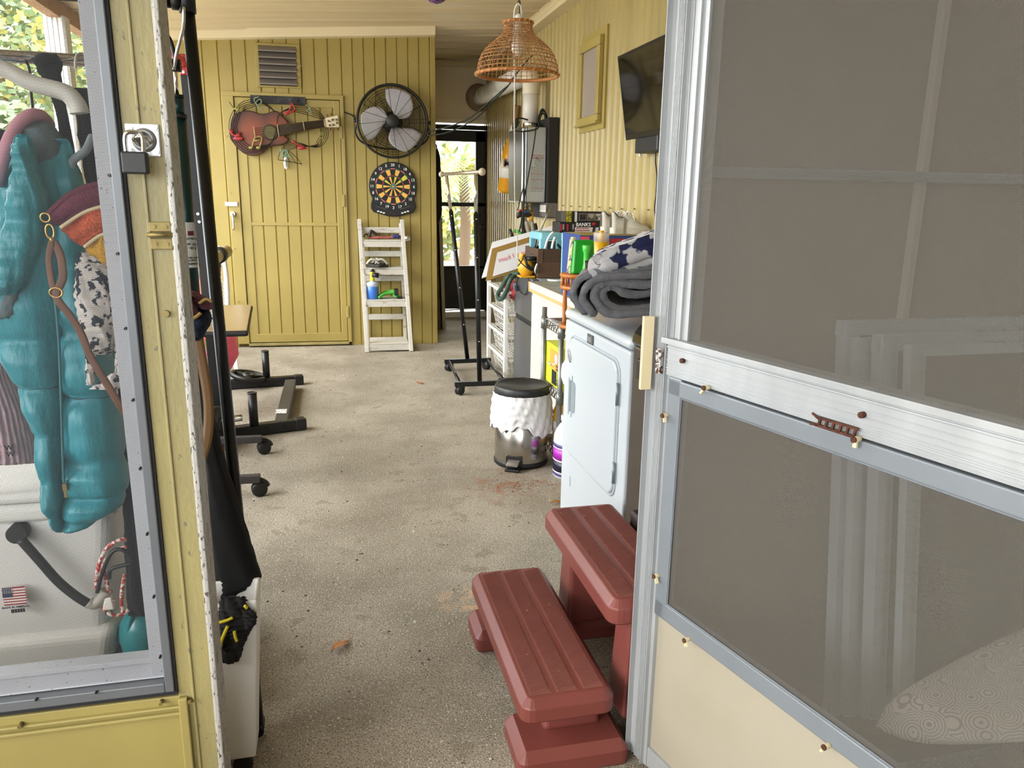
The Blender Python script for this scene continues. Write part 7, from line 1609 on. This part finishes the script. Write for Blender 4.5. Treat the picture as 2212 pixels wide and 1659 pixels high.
# green pack on stand
gp = thing('green_flashlight_pack', 'bright green plastic blister pack with a green flashlight on the spindle stand', 'package', (c_.x, c_.y, zs1))
GRP = mat('pack_green', '#1f9a2c', .22); yp = sy_-.03
g0 = P(1232, 588, Y=yp).x; g1 = P(1281, 588, Y=yp).x; gzt = P(1250, 518, Y=yp).z; gz0_ = zs1+.001
b = MB(); b.hexa([(g0, yp-.03, gz0_), (g1, yp-.03, gz0_), (g1, yp+.04, gz0_), (g0, yp+.04, gz0_)], [(g0+.012, yp-.015, gzt), (g1-.004, yp-.015, gzt), (g1-.004, yp+.03, gzt), (g0+.012, yp+.03, gzt)]); b.build('blister', GRP, gp, bev=.010, seg=4)
b = MB(); b.hexa([(g0-.004, yp-.0, gz0_), (g0+.004, yp-.0, gz0_), (g0+.004, yp+.045, gz0_), (g0-.004, yp+.045, gz0_)], [(g0+.008, yp+.0, gzt+.012), (g0+.02, yp+.0, gzt+.012), (g0+.02, yp+.045, gzt+.012), (g0+.008, yp+.045, gzt+.012)]); b.build('card', mat('card_print', '#b9b98a', .5, spots=[('#4b3a6a', 40, .55)]), gp)
b = MB(); q = V((P(1261, 560, Y=yp).x, yp-.035, gz0_)); H_ = gzt-gz0_; b.lathe([(.016, .01), (.017, H_*.2), (.013, H_*.3), (.013, H_*.62), (.019, H_*.72), (.02, H_*.85), (.018, H_*.86)], q, n=18); b.build('flashlight', mat('torch_green', '#4fc04a', .25), gp)
# yellow bottle with clear cap
yb_ = thing('yellow_bottle', 'squat yellow bottle under a clear dome cap beside the green pack', 'bottle', P(1298, 540, Y=3.62))
yy_ = 3.64; q = P(1298, 540, Y=yy_); rY = (P(1314.5, 530, Y=yy_).x-P(1281.5, 530, Y=yy_).x)/2; zt4 = P(1298, 502, Y=yy_).z; zm = P(1298, 523, Y=yy_).z
b = MB(); b.lathe([(rY, ctz), (rY, zm), (rY*.9, zm+.004)], (q.x, yy_, 0), n=28); b.build('body', mat('paint_yellow', '#cf9f1c', .3), yb_)
b = MB(); b.lathe([(rY*.45, zm), (rY*.45, zm+.03), (rY*.3, zm+.045), (rY*.3, zm+.055), (0, zm+.056)], (q.x, yy_, 0), n=18); b.build('nozzle', mat('paint_yellow'), yb_)
b = MB(); b.lathe([(rY*.98, zm), (rY*.98, zt4-.006), (rY*.9, zt4), (0, zt4)], (q.x, yy_, 0), n=28)
cm = bpy.data.materials.new('clear_cap'); cm.use_nodes = True; pb2 = cm.node_tree.nodes['Principled BSDF']; pb2.inputs['Base Color'].default_value = (.9, .88, .85, 1); pb2.inputs['Roughness'].default_value = .15; pb2.inputs['Alpha'].default_value = .3
b.build('clear_cap', cm, yb_)
# ------------------------------------------------------------ behind the open door: window frames and ironing board
FRM = mat('screen_frame', '#9aa0a4', .45, .2, var=.1, vs=10)
fy_ = 1.30
def leaning(pxl, pxr, py_top, py_bot, yt, ybt, wf_, label, k):
    A = P(pxl, py_top, Y=yt); Bq = P(pxl-50, py_bot, Y=ybt); Wd = .62
    t = thing('window_screen_frame', label, 'screen frame', (A.x, ybt, Bq.z), 0, 'old screen frames leaning behind the door')
    z0, z1 = max(0.0, Bq.z), A.z; x0 = A.x; x1 = x0+Wd
    f = lambda x, z: (x, ybt+(yt-ybt)*(z-z0)/(z1-z0), z)
    b = MB()
    b.bar(f(x0+wf_/2, z0), f(x0+wf_/2, z1), wf_, .02, (1,0,0)); b.bar(f(x1, z0), f(x1, z1), wf_, .02, (1,0,0)); b.bar(f(x0, z1-wf_/2), f(x1, z1-wf_/2), .02, wf_); b.bar(f(x0, z0+wf_/2), f(x1, z0+wf_/2), .02, wf_)
    for dx in (.006,): b.bar(f(x0+wf_+dx, z0), f(x0+wf_+dx, z1), .004, .03, (1,0,0))
    b.build('frame', FRM, t)
    b = MB(); b.add([f(x0+wf_, z0+wf_), f(x1, z0+wf_), f(x1, z1-wf_), f(x0+wf_, z1-wf_)], [(0,1,2,3)]); b.build('screen', DMESH, t)
leaning(1812, 2212, 692, 1545, 1.41, 1.30, .032, 'farthest of the leaning screen frames, leftmost upright behind the door mesh', 0)
leaning(1845, 2212, 730, 1548, 1.37, 1.26, .024, 'second of the leaning screen frames, slightly shorter, behind the door mesh', 1)
leaning(1890, 2212, 722, 1552, 1.33, 1.22, .034, 'third leaning screen frame with a wide bright upright behind the door mesh', 2)
leaning(1960, 2212, 745, 1550, 1.29, 1.18, .022, 'nearest leaning screen frame, rightmost upright behind the door mesh', 3)
q = P(1810, 1550, Y=1.24); zsup = max(.05, q.z-.0)
bn = thing('storage_bench', 'low dark bench behind the open door carrying the leaning frames', 'bench', (1.4, 1.26, 0))
b = MB(); zlow = min([o.location.z for o in COL.objects if o.name.startswith('window_screen_frame')])
b.box(.86, 2.2, 1.17, 1.40, zlow-.04, zlow-.002); b.build('top', mat('bench_dark'), bn)
for x in (.9, 2.15):
    for y in (1.20, 1.37): MB().box(x-.02, x+.02, y-.02, y+.02, 0, zlow-.04).build('leg', mat('bench_dark'), bn)
ib = thing('ironing_board', 'ironing board nose with grey paisley cover behind the lower door screen', 'ironing board', (1.2, .98, 0))
PAI = bpy.data.materials.new('paisley_cover'); PAI.use_nodes = True; nt = PAI.node_tree; N = nt.nodes; bsdf = N['Principled BSDF']; bsdf.inputs['Roughness'].default_value = .9
tc = N.new('ShaderNodeTexCoord'); vo = N.new('ShaderNodeTexVoronoi'); vo.inputs['Scale'].default_value = 21; nt.links.new(tc.outputs['Object'], vo.inputs['Vector'])
wv = N.new('ShaderNodeMath'); wv.operation = 'MULTIPLY'; wv.inputs[1].default_value = 62; nt.links.new(vo.outputs['Distance'], wv.inputs[0])
sn = N.new('ShaderNodeMath'); sn.operation = 'SINE'; nt.links.new(wv.outputs[0], sn.inputs[0])
gt_ = N.new('ShaderNodeMath'); gt_.operation = 'GREATER_THAN'; gt_.inputs[1].default_value = .45; nt.links.new(sn.outputs[0], gt_.inputs[0])
mx = N.new('ShaderNodeMix'); mx.data_type = 'RGBA'; mx.inputs[6].default_value = lin('#a39c92'); mx.inputs[7].default_value = lin('#6e6963'); nt.links.new(gt_.outputs[0], mx.inputs[0]); nt.links.new(mx.outputs[2], bsdf.inputs['Base Color'])
n0_ = P(1893, 1560, Y=1.0); n1_ = P(2260, 1450, Y=.92)
axd = (n1_-n0_); La = .95; ax3 = V((axd.x, axd.y, 0)).normalized(); sd3 = V((-ax3.y, ax3.x, 0))
slope = axd.z/V((axd.x, axd.y, 0)).length
def ibp(u, v):
    s = v; w_ = .15*min(1, (s/.35+.0001)**.55) if s < .35 else .15
    if s > .98: w_ *= .9
    a = 2*math.pi*u; c0 = n0_+ax3*(La*s)
    return c0+sd3*(w_*math.cos(a))+V((0, 0, slope*La*s*.9+.03*math.sin(a)*min(1, s*12+.1)-.01))
b = MB(); b.grid(ibp, 28, 30, True); b.build('cover', PAI, ib)
b = MB()
mid = n0_+ax3*.5+V((0, 0, slope*.45-.03))
b.bar(mid+sd3*.12, (mid.x+.05, mid.y-.05+.1, 0), .022); b.bar(mid-sd3*.12, (mid.x+.3, mid.y-.1, 0), .022); b.build('leg', ALUG, ib)
# ------------------------------------------------------------ litter on the floor
for nm, lab, px, py, col in (('dry_leaf', 'curled orange dry leaf on the floor in the middle distance', 905, 828, '#b5652f'), ('dry_leaf', 'pale orange leaf scrap on the floor left of the red steps', 735, 1398, '#c08a5c'), ('dry_leaf', 'small brown leaf beside the dryer foot', 1205, 1088, '#a8763f')):
    q = P(px, py, Z=.002); t = thing(nm, lab, 'leaf', q, group=None); a = rnd.uniform(0, 3)
    MB().grid(lambda u, v: q+V(((v-.5)*.07*math.cos(a)-(u-.5)*.03*math.sin(math.pi*v)*math.sin(a), (v-.5)*.07*math.sin(a)+(u-.5)*.03*math.sin(math.pi*v)*math.cos(a), .004+.012*abs(u-.5)+.005*math.sin(v*5))), 4, 8).build('blade', mat('leaf_'+col, col, .8), t, solid=.001)
    MB().tube([q+V((.035*math.cos(a), .035*math.sin(a), .004)), q+V((.06*math.cos(a+.3), .06*math.sin(a+.3), .003))], .0012, 5).build('stem', mat('leaf_'+col), t)
rp = MB(); 
for k in range(170):
    px = rnd.gauss(1110, 42); py = rnd.gauss(1048, 9); q = P(px, py, Z=.0015); r_ = rnd.uniform(.0015, .006)
    rp.lathe([(0, 0), (r_*.7, .0012), (r_, 0)][::-1], q-V((0, 0, .001)), (0, 0, 1), 7, 1, rnd.uniform(.3, .7))
rd = rp.build('rust_crumbs', mat('rust_crumb', '#8a5f43', .95), None); tag(rd, 'scattered rust crumbs on the floor in front of the pedal bin', 'debris'); rd['kind'] = 'stuff'
gp_ = MB()
for k in range(700):
    q = V((rnd.uniform(-.5, 1.1), rnd.uniform(1.5, 6.8), 0)); r_ = rnd.uniform(.0012, .0055)
    gp_.lathe([(r_, 0), (r_*.7, r_*.6), (0, r_*.8)], q, (0,0,1), 5, 1, rnd.uniform(.5, 1.2))
gr_ = gp_.build('floor_grit', mat('grit', '#b9b09f', .9, col2='#5b5346', vs=3, lo=.5, hi=.55), None); tag(gr_, 'loose pale and dark grit scattered over the concrete floor', 'debris'); gr_['kind'] = 'stuff'
# ------------------------------------------------------------ outside
LEAF = [mat('leaf_a', '#8b9a62', .6, var=.3, vs=2), mat('leaf_b', '#b5ac58', .6), mat('leaf_c', '#73895e', .6)]
def bush(name, label, cx, cy, z0, rx, ry, rz, n, sz, mats, seed, trunk=True, cat_n='tree'):
    r = random.Random(seed); t = thing(name, label, cat_n, (cx, cy, 0)); b = MB()
    for i in range(n):
        a = r.uniform(0, 2*math.pi); ph = math.acos(r.uniform(-1, 1)); q = r.uniform(.55, 1)
        p = V((cx+rx*q*math.sin(ph)*math.cos(a), cy+ry*q*math.sin(ph)*math.sin(a), z0+rz*q*math.cos(ph)))
        d = V((r.gauss(0, 1), r.gauss(0, 1), r.gauss(-.2, .6))).normalized(); s = d.orthogonal().normalized()*sz*.35; b.mi = r.randrange(len(mats))
        b.add([p, p+d*sz*.5+s, p+d*sz, p+d*sz*.5-s], [(0,1,2,3)])
    o = b.build('foliage', mats, t, recalc=False); o['kind'] = 'stuff'
    if trunk: MB().tube([(cx, cy, -.12), (cx+.05, cy, z0*.6), (cx, cy+.05, z0)], (.12, .07), 10, 3).build('trunk', mat('bark', '#5d4c3a', .9), t)
bush('garden_tree', 'tall yellow green tree beyond the side screens at left', -3.9, 11.6, 2.7, 1.3, 1.5, 1.7, 7000, .13, LEAF, 1)
bush('garden_tree', 'dark green shrub beyond the side screens behind the clothes', -2.95, 8.3, 1.35, .75, .9, .8, 5000, .1, [LEAF[2], LEAF[0]], 2)
bush('garden_tree', 'yellow shrub low outside the side screens', -6.9, 15.2, 2.2, 1.7, 1.5, 2.4, 5000, .17, [LEAF[1], LEAF[0]], 3)
def palm(label, cx, cy, h, n, L_, seed):
    r = random.Random(seed); t = thing('palm', label, 'palm', (cx, cy, 0))
    MB().tube([(cx, cy, -.12), (cx+.05, cy, h*.5), (cx, cy, h)], (.11, .08), 10, 3).build('trunk', mat('bark'), t)
    for k in range(n):
        a = 2*math.pi*k/n+r.uniform(-.2, .2); e = r.uniform(.1, .9); b = MB(); m = 11
        sp_ = [V((cx+math.cos(a)*L_*s*.95, cy+math.sin(a)*L_*s*.95, h+L_*(e*s-(.6+e*.5)*s*s))) for s in [i/m for i in range(m+1)]]
        b.tube(sp_, (.012, .003), 5)
        sd_ = V((-math.sin(a), math.cos(a), 0))
        for i in range(1, m+1):
            for q_ in range(2):
                p = sp_[i-1].lerp(sp_[i], q_*.5+.25); ll = L_*.30*(1-.5*abs(i/m-.4))
                for s_ in (-1, 1):
                    tip = p+sd_*s_*ll*.8+(sp_[i]-sp_[i-1]).normalized()*ll*.5-V((0, 0, ll*.35)); w_ = (sp_[i]-sp_[i-1]).normalized()*.022
                    b.add([p-w_, p+w_, tip], [(0, 1, 2)])
        b.build('frond', LEAF[k % 2], t, recalc=False)
palm('feathery palm outside the far screen door', 2.3, 13.4, 1.7, 18, 1.3, 5)
palm('smaller palm left of the other outside the far door', .55, 15.2, 1.0, 14, 1.0, 8)
bush('garden_hedge', 'yellow green hedge beyond the palms outside the far door', 2.6, 17.8, 1.2, 3.6, .8, 1.35, 2600, .26, [LEAF[1], LEAF[0]], 4, False, 'hedge')
fe = thing('brick_edging', 'low pinkish block wall across the yard outside the far door', 'wall', (2.4, 15.0, 0))
PKB = mat('pink_block', '#b59684', .9, var=.1, vs=6); bk0 = None
for r_ in range(4):
    for k in range(9):
        if bk0 is None: bk0 = MB().box(-.195, .195, -.09, .09, 0, .17).build('block', PKB, fe, bev=.008); bk0.location = (-1.6, 0, -.12)
        else: inst(bk0, Matrix.Translation((-1.6+k*.4+(.2 if r_ % 2 else 0), 0, -.12+r_*.18)), fe)
tr_ = thing('white_trailer_tongue', 'stack of long pale boards lying in the yard outside the far door', 'boards', (2.0, 10.2, 0))
for k in range(5):
    MB().bar((1.0, 9.6+k*.2, -.09+.045*k), (3.6, 10.4+k*.2, -.04+.045*k), .16, .04).build('plank', mat('board_white', '#c9c9c4', .6), tr_)
